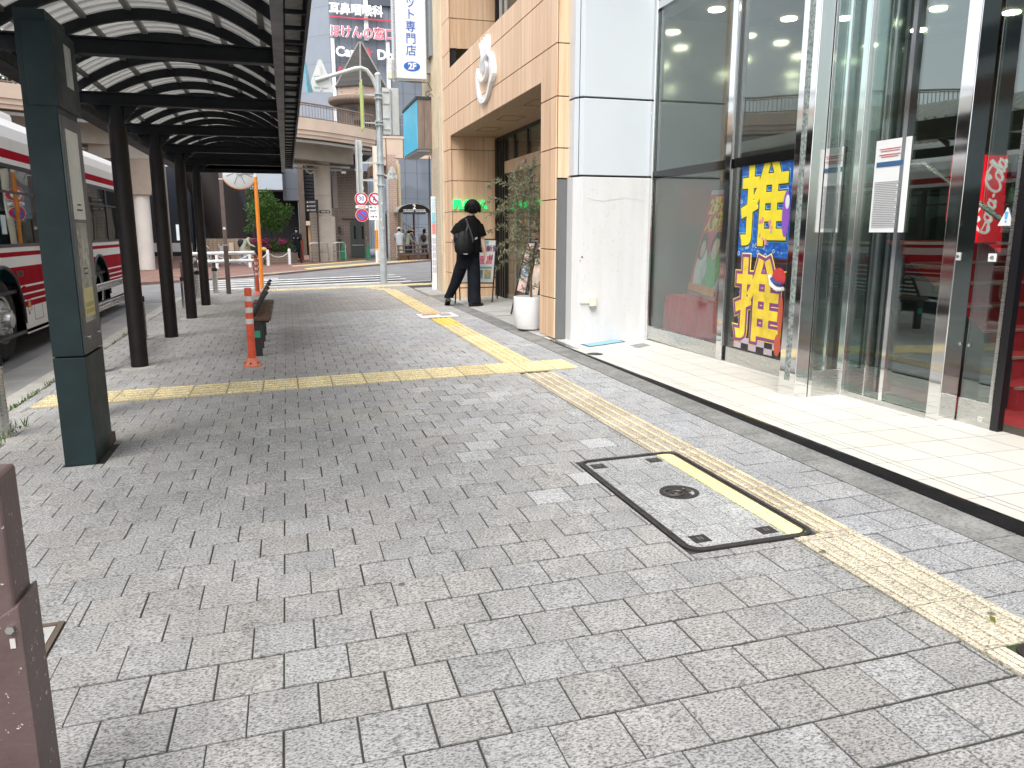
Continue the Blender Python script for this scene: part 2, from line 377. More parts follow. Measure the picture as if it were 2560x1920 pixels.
# tactile paving: tiles with raised bars
mb = MB(); YB = random.Random(5)
def ttile(x0, x1, y0, y1, along, c, dots=False):
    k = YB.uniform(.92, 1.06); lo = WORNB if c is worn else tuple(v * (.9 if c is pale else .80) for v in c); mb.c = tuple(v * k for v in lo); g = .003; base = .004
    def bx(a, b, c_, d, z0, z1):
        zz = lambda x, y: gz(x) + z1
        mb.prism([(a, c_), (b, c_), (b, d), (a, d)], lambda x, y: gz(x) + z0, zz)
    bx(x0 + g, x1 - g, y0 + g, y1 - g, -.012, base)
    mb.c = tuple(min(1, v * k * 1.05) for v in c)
    if dots:
        nx = max(2, round((x1 - x0) / .06)); ny = max(2, round((y1 - y0) / .06))
        for i in range(nx):
            for j in range(ny):
                cx = x0 + (x1 - x0) * (i + .5) / nx; cy = y0 + (y1 - y0) * (j + .5) / ny
                mb.cyl((cx, cy, gz(cx) + base - .001), (cx, cy, gz(cx) + base + .004), .017, .011, 8)
    elif along == 'y':
        n = 4 if x1 - x0 > .2 else 3
        for i in range(n):
            cx = x0 + (x1 - x0) * (i + .5) / n
            if x1 - x0 > .05: bx(cx - .011, cx + .011, y0 + .012, y1 - .012, base - .001, base + .0065)
    else:
        for i in range(5):
            cy = y0 + (y1 - y0) * (i + .5) / 5
            bx(x0 + .012, x1 - .012, cy - .012, cy + .012, base - .001, base + .005)
WORNB = (.43, .385, .32); worn = (.64, .54, .36); pale = (.58, .525, .41); yel = (.78, .65, .38); newy = (.85, .65, .17)
y = -2.98
while y < 17.3:
    y1 = y + .3012
    a = 2.04
    for brk in (2.675, 4.025):
        if y + .03 < brk < y1 - .03: y1 = brk
    if 2.67 < y + .01 and y < 4.0: a = 2.178
    c = pale if y < 2.6 else worn if y < 6.7 else yel if y < 10.4 else newy if y < 11.6 else (.70, .58, .33)
    if y + .03 < 1.72 < y1 - .03: y1 = 1.72
    b_ = 2.125 if y1 <= 1.721 else 2.345
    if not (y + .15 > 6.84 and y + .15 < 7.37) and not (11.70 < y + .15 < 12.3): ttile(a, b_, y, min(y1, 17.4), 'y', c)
    y = y1
x = -2.06
while x < 2.6:
    x1 = min(x + .2985, 2.66)
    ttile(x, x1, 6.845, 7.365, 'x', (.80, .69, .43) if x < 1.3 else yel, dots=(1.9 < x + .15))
    x += .2985
tag(mb.build('tactile_paving', pavermat('tactile')), kind='structure')
# warning tiles at the crossing
mb = MB()
for i in range(17):
    ttile(-.6 + i * .3, -.3 + i * .3, 18.75 + .04 * (i % 2), 19.35, 'x', (.68, .58, .36), dots=True)
for v in range(4): ttile(2.04 - .1 * v, 2.345 - .1 * v, 17.42 + .3 * v, 17.72 + .3 * v, 'y', (.66, .56, .34))
o = mb.build('crossing_tactile_paving', MATS['tactile']); tag(o, kind='structure')

# manhole lid
mh = thing('manhole_cover', 'rounded rectangular manhole lid filled with pavers, dark metal rim', 'manhole', (1.86, 3.35, gz(1.86)))
IRON = M('cast_iron', (.045, .040, .038), .5, .4, var=.3, vs=20, bump=.3, bs=150)
LIDP = pavermat('lid_paver')
def zline(x): return gz(x)
def ringz(outer, inner, z0, z1, mbx):
    n = len(outer)
    for i in range(n):
        j = (i + 1) % n
        a, b, c, d = outer[i], outer[j], inner[j], inner[i]
        mbx.prism([a, b, c, d], lambda x, y: gz(x) + z0, lambda x, y: gz(x) + z1)
off = lambda pts, cx, cy: [(x + cx, y + cy) for x, y in pts]
mb = MB(); ringz(off(rrect(.63, 1.345, .085, 6), 1.86, 3.35), off(rrect(.592, 1.307, .066, 6), 1.86, 3.35), -.02, .006, mb); mb.build('outer_rim', IRON, mh)
mb = MB(); ringz(off(rrect(.584, 1.299, .062, 6), 1.86, 3.35), off(rrect(.560, 1.275, .05, 6), 1.86, 3.35), -.02, .004, mb); mb.build('inner_rim', IRON, mh)
mb = MB(); rl = random.Random(8); rows = [2.714 + .2122 * i for i in range(7)]
for i in range(6):
    xs = [1.582] + ([1.72, 1.92] if i % 2 else [1.63, 1.83, 2.0]) + [2.042]
    for a, b in zip(xs[:-1], xs[1:]):
        k = rl.uniform(.9, 1.03); mb.c = (.36 * k, .365 * k, .36 * k)
        mb.prism([(a + .002, rows[i] + .002), (b - .002, rows[i] + .002), (b - .002, rows[i + 1] - .002), (a + .002, rows[i + 1] - .002)], lambda x, y: gz(x) - .015, lambda x, y: gz(x) + .001)
mb.build('paver_infill', LIDP, mh)
mb = MB(); mb.c = (.78, .69, .36)
for i in range(4): mb.prism([(2.045, 2.715 + .3178 * i + .0015), (2.138, 2.715 + .3178 * i + .0015), (2.138, 2.715 + .3178 * (i + 1)), (2.045, 2.715 + .3178 * (i + 1))], lambda x, y: gz(x) - .015, lambda x, y: gz(x) + .003)
mb.build('yellow_strip', MATS['tactile'], mh)
mb = MB(); mb.lathe([(.0, .002), (.074, .002), (.080, .004), (.086, .006), (.100, .006), (.102, -.01)], (1.86, 3.36, gz(1.86)), 28)
em = mb.build('emblem_plate', IRON, mh, smooth=False)
mb = MB(); z = gz(1.86) + .0055
mb.tube([(1.84 + .030 * math.cos(t / 10) * (1 - t / 90), 3.35 + .030 * math.sin(t / 10) * (1 - t / 90), z) for t in range(0, 62, 3)], .005, 6)
mb.tube([(1.83 + .052 * math.cos(R(a)), 3.36 + .048 * math.sin(R(a)), z) for a in range(95, 330, 12)], .0055, 6)
for k in range(3): mb.box(1.895, 1.925, 3.352 + k * .014, 3.358 + k * .014, z - .003, z + .003)
mb.box(1.907, 1.913, 3.346, 3.39, z - .003, z + .0035)
mb.build('emblem', M('worn_iron', (.11, .10, .095), .42, .5, var=.2, vs=30), mh)
for px, py in ((1.66, 2.80), (1.985, 2.79), (1.64, 3.90), (1.985, 3.90)):
    mb = MB(); mb.prism([(px - .04, py - .038), (px + .04, py - .038), (px + .04, py + .038), (px - .04, py + .038)], lambda x, y: gz(x) - .01, lambda x, y: gz(x) + .0035)
    kp = mb.build('lifting_plate', IRON, mh, bevel=.002)
    mb = MB(); zz = gz(px) + .0037
    for dx in (-.008, .008): mb.box(px + dx - .003, px + dx + .003, py - .014, py + .014, zz, zz + .0015)
    mb.build('key_slot', M('slot_grey', (.16, .155, .15), .6), kp)

mh2 = thing('manhole_cover', 'manhole lid corner with mossy edge at the right edge of the photo', 'manhole', (2.45, 1.0, gz(2.45)))
mb = MB(); ringz(off(rrect(.62, 1.40, .06, 5), 2.445, 1.01), off(rrect(.55, 1.33, .04, 5), 2.445, 1.01), -.02, .006, mb); mb.build('outer_rim', IRON, mh2)
mb = MB(); mb.c = (.78, .69, .42); mb.prism(off(rrect(.54, 1.32, .036, 5), 2.445, 1.01), lambda x, y: gz(x) - .02, lambda x, y: gz(x) + .001); mb.build('paver_infill', MATS['tactile'], mh2)
mb = MB(); mb.prism([(2.128, 1.45), (2.20, 1.69), (2.5, 1.735), (2.13, 1.735)], lambda x, y: gz(x) - .02, lambda x, y: gz(x) - .001); mb.build('moss', M('moss', (.05, .075, .025), .95, var=.5, vs=60, bump=.6, bs=120), mh2)

# small drain pit by the near post, pavement plate
dp = thing('drain_cover', 'small grey pavement pit with brown metal frame behind the near brown post', 'drain cover', (-.9, 2.6, gz(-.9)))
RUST = M('brown_steel', (.17, .13, .10), .6, .4, var=.35, vs=12)
mb = MB(); ringz([(-.97, 2.31), (-.835, 2.31), (-.835, 2.875), (-.97, 2.875)], [(-.955, 2.33), (-.853, 2.33), (-.853, 2.855), (-.955, 2.855)], -.02, .003, mb); mb.build('frame', RUST, dp)
MB().prism([(-.95, 2.335), (-.858, 2.335), (-.858, 2.85), (-.95, 2.85)], lambda x, y: gz(x) - .02, lambda x, y: gz(x)).build('lid', M('pale_steel', (.42, .42, .40), .6, var=.2, vs=9), dp)
MB().cyl((-.905, 2.78, gz(-.9)), (-.905, 2.78, gz(-.9) + .004), .028, n=20).build('bolt_cap', M('slate_blue', (.10, .12, .135), .5), dp)

# gutter stones between pavers and the tiled terrace
CURB = M('curb_stone', (.225, .225, .215), .9, var=.35, vs=4, grain=.35, gs=70, bump=.4)
mb = MB()
for i in range(32):
    y0 = -3 + .6 * i
    if y0 > 15.2: break
    mb.prism([(XR + .004, y0 + .003), (2.965, y0 + .003), (2.965, min(y0 + .597, 15.3)), (XR + .004, min(y0 + .597, 15.3))], lambda x, y: gz(x) - .05, lambda x, y: gz(x) + .001)
tag(mb.build('curb', CURB), kind='structure')

# white-framed no-smoking plate let into the pavement
ps = thing('pavement_sign', 'white framed notice plate set flat in the pavement beside yellow tiles', 'sign', (2.23, 12.0, gz(2.23)))
PL = lambda a, b, c, d, z0, z1: MB().prism([(a, c), (b, c), (b, d), (a, d)], lambda x, y: gz(x) + z0, lambda x, y: gz(x) + z1)
PL(1.935, 2.525, 11.725, 12.315, -.01, .003).build('white_plate', M('plate_white', (.74, .73, .71), .6, var=.12, vs=6), ps)
PL(2.27, 2.45, 11.85, 12.2, .002, .0045).build('grey_panel', M('plate_grey', (.30, .31, .31), .6), ps)
PL(2.0, 2.24, 12.02, 12.2, .002, .0045).build('red_panel', M('plate_red', (.45, .20, .17), .6, var=.4, vs=30), ps)

# terrace of cream tiles in front of the glass store
def zt(x, y): return .064 + .055 * max(-.2, (8.7 - y) / 6.35)
TILE = M('cream_tile', (.61, .59, .545), .42, var=.07, vs=2.5, attr='tone')
mb = MB(); mb.prism([(2.99, -3), (4.5, -3), (4.5, 9.0), (2.99, 9.0)], -.2, lambda x, y: zt(x, y) - .004)
tag(mb.build('terrace_bed', M('tile_grout', (.06, .052, .045), .9)), kind='structure')
mb = MB(); rt_ = random.Random(2); xs = [3.0, 3.10, 3.145, 3.445, 3.745, 4.045, 4.3]
yy = [-3 + .3005 * i for i in range(41)]
for ya, yb in zip(yy[:-1], yy[1:]):
    if ya > 8.95: break
    for xa, xb in zip(xs[:-1], xs[1:]):
        k = rt_.uniform(.95, 1.03); mb.c = (k, k, k * rt_.uniform(.97, 1.0)); g = .0046; yb2 = min(yb, 9.0)
        mb.prism([(xa + g, ya + g), (xb - g, ya + g), (xb - g, yb2 - g), (xa + g, yb2 - g)], lambda x, y: zt(x, y) - .006, zt)
tag(mb.build('terrace', TILE), kind='structure')
mb = MB(); mb.prism([(2.969, -3), (2.989, -3), (2.989, 8.6), (2.969, 8.6)], -.2, lambda x, y: max(zt(x, y) + .002, gz(2.98) + .006))
tag(mb.build('terrace_edge', M('black_granite', (.010, .010, .011), .12, var=.1)), kind='structure')
tag(PL(3.0, 3.06, 7.9, 8.75, -.02, .004).build('terrace_edge_plate', M('grey_stone_plate', (.16, .16, .165), .2)), kind='structure')
# forecourt of the wood-clad building
FORE = M('forecourt_concrete', (.42, .415, .40), .75, var=.18, vs=2.2, grain=.1)
mb = MB(); mb.prism([(2.972, 9.0), (4.3, 9.0), (4.3, 15.5), (2.972, 15.5)], -.2, lambda x, y: gz(x) + .008)
tag(mb.build('forecourt', FORE), kind='structure')
mb = MB(); mb.prism([(2.70, 15.31), (3.2, 15.31), (3.2, 17.3), (2.70, 17.3)], -.1, lambda x, y: gz(x) + .05)
tag(mb.build('entrance_step', M('step_stone', (.33, .33, .31), .8, var=.25, vs=4), bevel=.01), kind='structure')
t = thing('floor_hatch', 'thin outlined access hatch in the pale forecourt floor', 'hatch', (3.2, 11.8, gz(3.2)))
PL(3.02, 3.46, 11.4, 12.0, .006, .0115).build('lid', FORE, t)
mb = MB()
for a in ((3.0, 3.48, 11.37, 11.395), (3.0, 3.48, 12.005, 12.03), (3.0, 3.018, 11.395, 12.005), (3.462, 3.48, 11.395, 12.005)):
    mb.prism([(a[0], a[2]), (a[1], a[2]), (a[1], a[3]), (a[0], a[3])], lambda x, y: gz(x) + .006, lambda x, y: gz(x) + .0125)
mb.build('frame', M('hatch_frame', (.25, .25, .24), .5, .5), t)
# blue mat tile, grey plate and dark floor drain on the terrace
t = thing('blue_mark', 'light blue rectangular floor tile with dark border below white column', 'floor tile', (3.5, 8.25, .07))
q = [(3.2, 8.24), (3.22, 8.0), (3.80, 8.30), (3.81, 8.52)]
MB().prism(q, lambda x, y: zt(x, y) - .001, lambda x, y: zt(x, y) + .003).build('border', M('navy', (.03, .04, .07), .5), t)
q2 = [(3.235, 8.235), (3.245, 8.045), (3.775, 8.32), (3.782, 8.48)]
MB().prism(q2, lambda x, y: zt(x, y) + .002, lambda x, y: zt(x, y) + .005).build('blue_face', M('sky_blue_tile', (.20, .45, .60), .4, var=.15, vs=30), t)
o = MB().prism([(3.70, 7.78), (3.94, 7.93), (3.95, 8.14), (3.71, 8.0)], lambda x, y: zt(x, y) - .001, lambda x, y: zt(x, y) + .003).build('floor_plate', M('plate_steel', (.35, .35, .34), .35, .6, var=.4, vs=8))
tag(o, 'small grey metal plate let into cream tiles near white column', 'floor plate')
mb = MB(); mb.lathe([(0, .004), (.07, .005), (.085, .003), (.088, 0)], (3.08, 7.5, zt(3.08, 7.5)), 20)
tag(mb.build('floor_drain', IRON, smooth=True), 'round dark drain cover at the edge of the tiled terrace', 'drain')

# far side: pavement, yellow lines, zebra crossing
far = [(-60, -4), (-30, 8), (-14, 17.5), (-2.4, 25.3), (-.4, 26.9), (1.3, 29.2), (3.5, 31.4), (6.3, 34.2), (16, 38), (60, 40), (60, 130), (-60, 130)]
FAR = M('far_pavement_brick', (.22, .125, .10), .85, var=.3, vs=1.5)
tag(MB().prism(far, -.6, lambda x, y: zr(x) + .06).build('far_pavement', FAR), kind='structure')
def strip(name, pts, wd, z, mat):
    mb = MB()
    for (a, b), (c, d) in zip(pts[:-1], pts[1:]):
        mb.quad((a, b, zr(a) + z), (c, d, zr(c) + z), (c, d + wd, zr(c) + z), (a, b + wd, zr(a) + z))
    return tag(mb.build(name, mat), kind='structure')
strip('far_kerb', far[2:9], .5, .066, KERB)
strip('far_path', [(a, b + .5) for a, b in far[2:8]], 3.6, .064, M('far_path_asphalt', (.19, .185, .165), .85, var=.15))
strip('yellow_line', [(a, b + .55) for a, b in far[2:8]], 1.0, .070, M('road_yellow', (.62, .48, .20), .7, var=.25, vs=2))
strip('yellow_tiles', [(-14, 21.6), (-2.4, 29.2), (1.2, 32.6), (3.4, 35.0)], .9, .070, MATS['road_yellow'])
mb = MB()
for i in range(9):
    y = 20.9 + .95 * i
    mb.quad((-2.5, y, zr(-2.5) + .006), (5.5 if i > 3 else 3.2, y - .15 + .1 * i, zr(4.5) + .006), (5.5 if i > 3 else 3.2, y + .3 + .1 * i, zr(4.5) + .006), (-2.5 if i < 5 else -2.5 + .6 * (i - 4), y + .45, zr(-2.5) + .006))
tag(mb.build('zebra_crossing', M('road_white', (.60, .60, .59), .75, var=.45, vs=4, grain=.3, gs=30)), kind='structure')
mb = MB(); mb.quad((-10, -8, zr(-10) + .006), (-9.85, -8, zr(-10) + .006), (-9.85, 17, zr(-10) + .006), (-10, 17, zr(-10) + .006)); tag(mb.build('lane_line', MATS['road_white']), kind='structure')

# ================================================================== BUS STOP CANOPY
can = thing('bus_shelter', 'long dark steel bus stop canopy with arched corrugated roof on round pillars', 'bus shelter', (-.93, 10, gz(-.93)))
BY = [3.97, 6.32, 8.67, 11.02, 13.37, 15.72]
PX = -1.54
for i, y in enumerate(BY[1:]):
    mb = MB(); z0 = gz(PX)
    mb.cyl((PX, y, z0), (PX, y, 2.37), .084, n=24)
    p = mb.build('pillar', PILLARM, can, smooth=True)
    mb = MB(); mb.cyl((PX, y, 2.37), (PX, y, 2.57), .07, n=20)
    for s in (-1, 1):                                   # gusset plates
        mb.yprism([(PX + s * .06, 2.40), (PX + s * .13, 2.47), (PX + s * .2, 2.555), (PX + s * .06, 2.555)], y - .008, y + .008)
    mb.box(PX - .22, PX + .22, y - .07, y + .07, 2.552, 2.566)
    mb.build('pillar_head', CANOPY, p)
    mb = MB(); mb.prism([(PX - .17, y - .17), (PX + .17, y - .17), (PX + .17, y + .17), (PX - .17, y + .17)], gz(PX) - .05, lambda x, y: gz(x) + .006)
    mb.build('base_pad', M('pad_concrete', (.46, .45, .42), .85, var=.25, vs=8), p)
for y in BY:
    mb = MB()                                           # an I beam
    mb.box(-1.87, .02, y - .05, y + .05, 2.565, 2.577); mb.box(-1.87, .02, y - .05, y + .05, 2.668, 2.68); mb.box(-1.87, .02, y - .006, y + .006, 2.577, 2.668)
    mb.m = 0
    mb.build('beam', CANOPY, can)
def arc(t, lift=0.):                                     # t 0..1 left to right
    x = -1.88 + 1.9 * t
    return (x, 2.655 + lift + .345 * (1 - (2 * t - 1) ** 2))
ribs = []
y = BY[0] - 1.5667
while y < 16.9:
    mb = MB(); k = 22; d = .085
    pts = [arc(i / k) for i in range(k + 1)]
    for (a, b), (c, e) in zip(pts[:-1], pts[1:]):
        mb.add([(a, y - .02, b), (c, y - .02, e), (c, y - .02, e + d), (a, y - .02, b + d), (a, y + .02, b), (c, y + .02, e), (c, y + .02, e + d), (a, y + .02, b + d)],
               [(0, 1, 2, 3), (7, 6, 5, 4), (0, 4, 5, 1), (3, 2, 6, 7)])
    mb.build('rib', CANOPY, can); ribs.append(y)
    y += 2.35 / 3
Y0c, Y1c = 2.3, 17.1
for t in (.06, .24, .41, .59, .76, .94):
    x, z = arc(t, .07); mb = MB(); mb.box(x - .022, x + .022, Y0c, Y1c, z - .0, z + .033)
    mb.build('purlin', M('purlin_grey', (.22, .22, .21), .45, .4, var=.2), can)
mb = MB(); k = 30; rows = []
yy_ = Y0c
while yy_ < Y1c:
    for dy, h in ((0, .0), (.105, .0), (.112, .06), (.15, .06)):
        rows.append([(arc(i / k, .105 + h)[0], min(yy_ + dy, Y1c), arc(i / k, .105 + h)[1]) for i in range(k + 1)])
    yy_ += .1567
n = len(rows) - 1
vs = [p for r in rows for p in r]; fs = [(a * (k + 1) + i, a * (k + 1) + i + 1, (a + 1) * (k + 1) + i + 1, (a + 1) * (k + 1) + i) for a in range(n) for i in range(k)]
mb.add(vs, fs)
RM, rn, ro = nodes('roof_sheet')
rb = N(rn, 'ShaderNodeBsdfPrincipled', Roughness=.4); rb.inputs['Base Color'].default_value = (.50, .50, .48, 1); rb.inputs['Metallic'].default_value = .25
rtl = N(rn, 'ShaderNodeBsdfTranslucent'); rtl.inputs[0].default_value = (.7, .7, .67, 1)
rmx = rn.nodes.new('ShaderNodeMixShader'); rmx.inputs[0].default_value = .19
rn.links.new(rb.outputs[0], rmx.inputs[1]); rn.links.new(rtl.outputs[0], rmx.inputs[2]); rn.links.new(rmx.outputs[0], ro.inputs[0])
mb.build('roof_sheet', RM, can)
mb = MB(); mb.yprism([arc(i / 20, .12) for i in range(21)] + [(.02, 2.60), (-1.88, 2.60)], 17.1, 17.12); mb.build('end_panel', CANOPY, can)
mb = MB(); mb.box(-.02, .05, Y0c, Y1c, 2.545, 2.69); mb.build('inner_channel', M('channel_grey', (.10, .10, .10), .5, .3, var=.3, vs=5), can)
mb = MB()                                                # gutter at the shop side: floor, outer lip, cross bars
mb.box(.185, .205, Y0c, Y1c, 2.60, 2.76); mb.box(.05, .185, Y0c, Y1c, 2.735, 2.745)
mb.build('gutter', CANOPY, can)
rg = random.Random(4); y = Y0c + .05
while y < Y1c - .1:
    MB().box(.05, .186, y, y + .02, 2.605, 2.63).build('gutter_bar', CANOPY, can); y += .38
mb = MB(); y = Y0c
while y < Y1c - .5:
    l = rg.uniform(.3, .9); mb.box(.07, .17, y, min(y + l, Y1c), 2.70 + rg.uniform(0, .01), 2.733); y += l + rg.uniform(.02, .25)
mb.build('gutter_lining', M('gutter_lining', (.36, .36, .34), .5, .3, var=.5, vs=9), can)
mb = MB(); mb.box(-2.06, -2.03, Y0c, Y1c, 2.55, 2.66); mb.box(-2.03, -1.88, Y0c, Y1c, 2.55, 2.56); mb.box(-1.90, -1.87, Y0c, Y1c, 2.56, 2.68)
mb.build('kerb_side_gutter', CANOPY, can)
mb = MB(); mb.box(-1.88, .02, Y1c, Y1c + .03, 2.545, 2.70); mb.box(-1.88, .02, Y1c - .02, Y1c, 2.52, 2.55)
mb.build('end_beam', CANOPY, can)

# ================================================================== BUS STOP SIGN COLUMN (dark green)
py = thing('bus_stop_pylon', 'tall dark green rectangular bus stop column with scratched paint and timetable panel', 'bus stop sign', (-1.25, 5.2, gz(-1.25)))
MB().box(-1.345, -1.172, 4.975, 5.43, gz(-1.345), .625).build('base', DKGREEN, py, bevel=.004)
MB().box(-1.345, -1.180, 4.982, 5.425, .632, 2.40).build('body', DKGREEN, py, bevel=.004)
MB().box(-1.32, -1.165, 4.975, 5.47, 2.03, 2.47).build('sign_box', DKGREEN, py, bevel=.004)
MB().box(-1.345, -1.19, 4.985, 5.40, 2.40, 2.53).build('cap', DKGREEN, py, bevel=.004)
MB().box(-1.30, -1.20, 5.0, 5.46, 2.018, 2.030).build('lamp_lip', M('rusty_lip', (.20, .11, .05), .6, var=.3), py)
PAPER = M('paper', (.70, .70, .66), .7, var=.12, vs=6)
dr = MB().box(-1.182, -1.168, 4.99, 5.42, .64, 1.99).build('panel_door', M('panel_grey', (.05, .06, .06), .35, .4, var=.2), py, bevel=.003)
MB().box(-1.17, -1.165, 5.05, 5.31, 1.42, 1.92).build('timetable', PAPER, dr)
mb = MB(); mb.box(-1.17, -1.165, 5.06, 5.30, .82, 1.40); mb.build('notice', M('torn_notice', (.55, .54, .48), .6, var=.55, vs=7, grain=.3, gs=25), dr)
mb = MB(); mb.box(-1.166, -1.163, 5.07, 5.29, .85, 1.02); mb.build('bus_stop_notice_text', M('notice_yellow', (.66, .60, .30), .7, var=.2), dr)
for z, y, s in ((1.50, 5.18, 1), (1.47, 5.18, 1.4), (1.13, 5.17, 1), (1.10, 5.17, .8)):
    MB().box(-1.165, -1.1625, y - .04 * s, y + .04 * s, z, z + .009).build('text_line', M('ink', (.05, .05, .05), .7), dr)
mb = MB()
for k in range(6): mb.box(-1.1628, -1.1618, 5.085 + .033 * k, 5.085 + .033 * k + .02, .91, .935); mb.box(-1.1628, -1.1618, 5.085 + .033 * k, 5.085 + .033 * k + .02, .87, .895)
mb.build('text_line', M('notice_ink', (.40, .34, .10), .7), dr)
for y in (5.07, 5.33):
    MB().cyl((-1.168, y, .735), (-1.155, y, .735), .014, n=14).build('lock', STEEL, dr, smooth=True)
MB().box(-1.1655, -1.162, 5.20, 5.34, 2.17, 2.40).build('number_plate', M('plate_pale', (.42, .43, .42), .5, var=.3, vs=14), py)
mb = MB(); mb.box(-1.20, -1.175, 4.981, 4.985, 2.43, 2.47); mb.build('sticker', PAPER, py)
mb = MB(); mb.box(-1.2, -1.17, 5.33, 5.52, gz(-1.2), gz(-1.2) + .07); o = mb.build('cable_foot', M('foot_brown', (.06, .03, .02), .6), py)

# ================================================================== NEAR BROWN POST
bp_ = thing('square_post', 'chipped maroon square post with a bolted lower sleeve at lower left', 'post', (-.64, 1.8, gz(-.6)))
CHIP, cn, co = nodes('chipped_maroon')
cb = N(cn, 'ShaderNodeBsdfPrincipled', Roughness=.5); cn.links.new(cb.outputs[0], co.inputs[0])
ct = cn.nodes.new('ShaderNodeTexCoord')
c1 = N(cn, 'ShaderNodeTexNoise', Scale=75.0, Detail=3.0, Roughness=.6); cn.links.new(ct.outputs['Object'], c1.inputs['Vector'])
c2 = N(cn, 'ShaderNodeTexNoise', Scale=6.0, Detail=4.0); cn.links.new(ct.outputs['Object'], c2.inputs['Vector'])
cm = cn.nodes.new('ShaderNodeMath'); cm.operation = 'MULTIPLY_ADD'; cn.links.new(c2.outputs['Fac'], cm.inputs[0]); cm.inputs[1].default_value = .30; cn.links.new(c1.outputs['Fac'], cm.inputs[2])
base = ramp(cn, c2.outputs['Fac'], [(.3, (.085, .052, .050)), (.7, (.125, .085, .080))])
mix = cn.nodes.new('ShaderNodeMix'); mix.data_type = 'RGBA'; cn.links.new(ramp(cn, cm.outputs[0], [(.82, 0.0), (.85, 1.0)]), mix.inputs[0])
cn.links.new(base, mix.inputs[6]); mix.inputs[7].default_value = (.50, .46, .43, 1); cn.links.new(mix.outputs[2], cb.inputs['Base Color'])
cbp = N(cn, 'ShaderNodeBump', Strength=.35, Distance=.004); cn.links.new(c1.outputs['Fac'], cbp.inputs['Height']); cn.links.new(cbp.outputs[0], cb.inputs['Normal'])
MB().box(-.70, -.588, 1.72, 1.83, .3, .862).build('post', CHIP, bp_, bevel=.010, seg=3)
MB().add([(-.709, 1.711, gz(-.7)), (-.579, 1.711, gz(-.6)), (-.579, 1.839, gz(-.6)), (-.709, 1.839, gz(-.7)), (-.709, 1.711, .505), (-.579, 1.711, .585), (-.579, 1.839, .585), (-.709, 1.839, .505)],
         [(3, 2, 1, 0), (4, 5, 6, 7), (0, 1, 5, 4), (1, 2, 6, 5), (2, 3, 7, 6), (3, 0, 4, 7)]).build('sleeve', CHIP, bp_, bevel=.003)
MB().cyl((-.598, 1.712, .535), (-.598, 1.700, .535), .009, n=6).build('bolt', STEEL, bp_)
MB().box(-.603, -.593, 1.7085, 1.7115, .490, .512).build('paint_scar', M('scar', (.55, .52, .50), .6), bp_)

# ================================================================== SQUARE BROWN POLE, MIRROR, DELINEATORS, FENCE
o = thing('square_pole', 'brown square steel pole with white bands and a small sticker', 'pole', (-1.31, 18.5, gz(-1.31)))
MB().box(-1.36, -1.265, 18.45, 18.545, gz(-1.3), 1.05).build('lower_tube', BROWNM, o)
MB().box(-1.352, -1.273, 18.458, 18.537, 1.05, 5.2).build('upper_tube', M('faded_brown_metal', (.16, .115, .108), .55, var=.2, vs=6, grain=.1, gs=60), o)
MB().box(-1.365, -1.26, 18.445, 18.55, 1.05, 1.06).build('band', WHITE, o); MB().box(-1.357, -1.268, 18.453, 18.542, 2.47, 2.49).build('band', WHITE, o)
MB().cyl((-1.312, 18.457, 1.42), (-1.312, 18.452, 1.42), .03, n=14).build('sticker', WHITE, o)

o = thing('traffic_mirror', 'round convex traffic mirror seen from behind on an orange pole', 'mirror', (-.63, 19.75, gz(-.6)))
ORAN = M('orange_paint', (.80, .25, .03), .4, var=.08)
MB().cyl((-.63, 19.75, gz(-.6)), (-.63, 19.75, 3.0), .045, n=16).build('pole', ORAN, o, smooth=True)
MB().cyl((-.63, 19.75, 2.62), (-.63, 19.75, 2.82), .05, n=16).build('clamp', WHITE, o, smooth=True)
mc = Vector((-.99, 19.70, 2.74)); nrm = Vector((.12, -1, .04)).normalized(); ax = nrm.orthogonal().normalized(); ay = nrm.cross(ax)
mb = MB(); mb.loft([[mc + nrm * d + ax * (r * math.cos(2 * PI * i / 40)) + ay * (r * math.sin(2 * PI * i / 40)) for i in range(40)] for r, d in ((.40, -.05), (.40, .0), (.37, .012), (.14, .035), (.02, .04))])
dk = mb.build('back_shell', M('mirror_back', (.66, .69, .70), .4, .2, var=.06), o, smooth=True)
mb = MB(); mb.loft([[mc - nrm * .03 * 1 + nrm * d + ax * (r * math.cos(2 * PI * i / 40)) + ay * (r * math.sin(2 * PI * i / 40)) for i in range(40)] for r, d in ((.405, -.03), (.415, -.01), (.405, .035), (.395, .035))], caps=False)
mb.build('rim', ORAN, o, smooth=True)
mb = MB(); mb.loft([[mc - nrm * (.052 + d) + ax * (r * math.cos(2 * PI * i / 40)) + ay * (r * math.sin(2 * PI * i / 40)) for i in range(40)] for r, d in ((.39, 0), (.25, .04), (.02, .06))])
mb.build('mirror_face', CHROME, o, smooth=True)
for k in range(8):
    a = 2 * PI * (k + .5) / 8; u = ax * math.cos(a) + ay * math.sin(a)
    MB().cyl(mc + u * .13 + nrm * .035, mc + u * .31 + nrm * .025, .008, n=6).build('stiffener', M('rib_grey', (.25, .26, .27), .5), dk)
mb = MB(); mb.cyl(mc + nrm * .05, Vector((-.63, 19.72, 2.76)), .014, n=8); mb.cyl(mc + nrm * .05 + Vector((0, 0, -.05)), Vector((-.63, 19.72, 2.70)), .014, n=8); mb.cyl(mc + nrm * .03, mc + nrm * .07, .09, n=20)
mb.build('bracket', GALV, o)

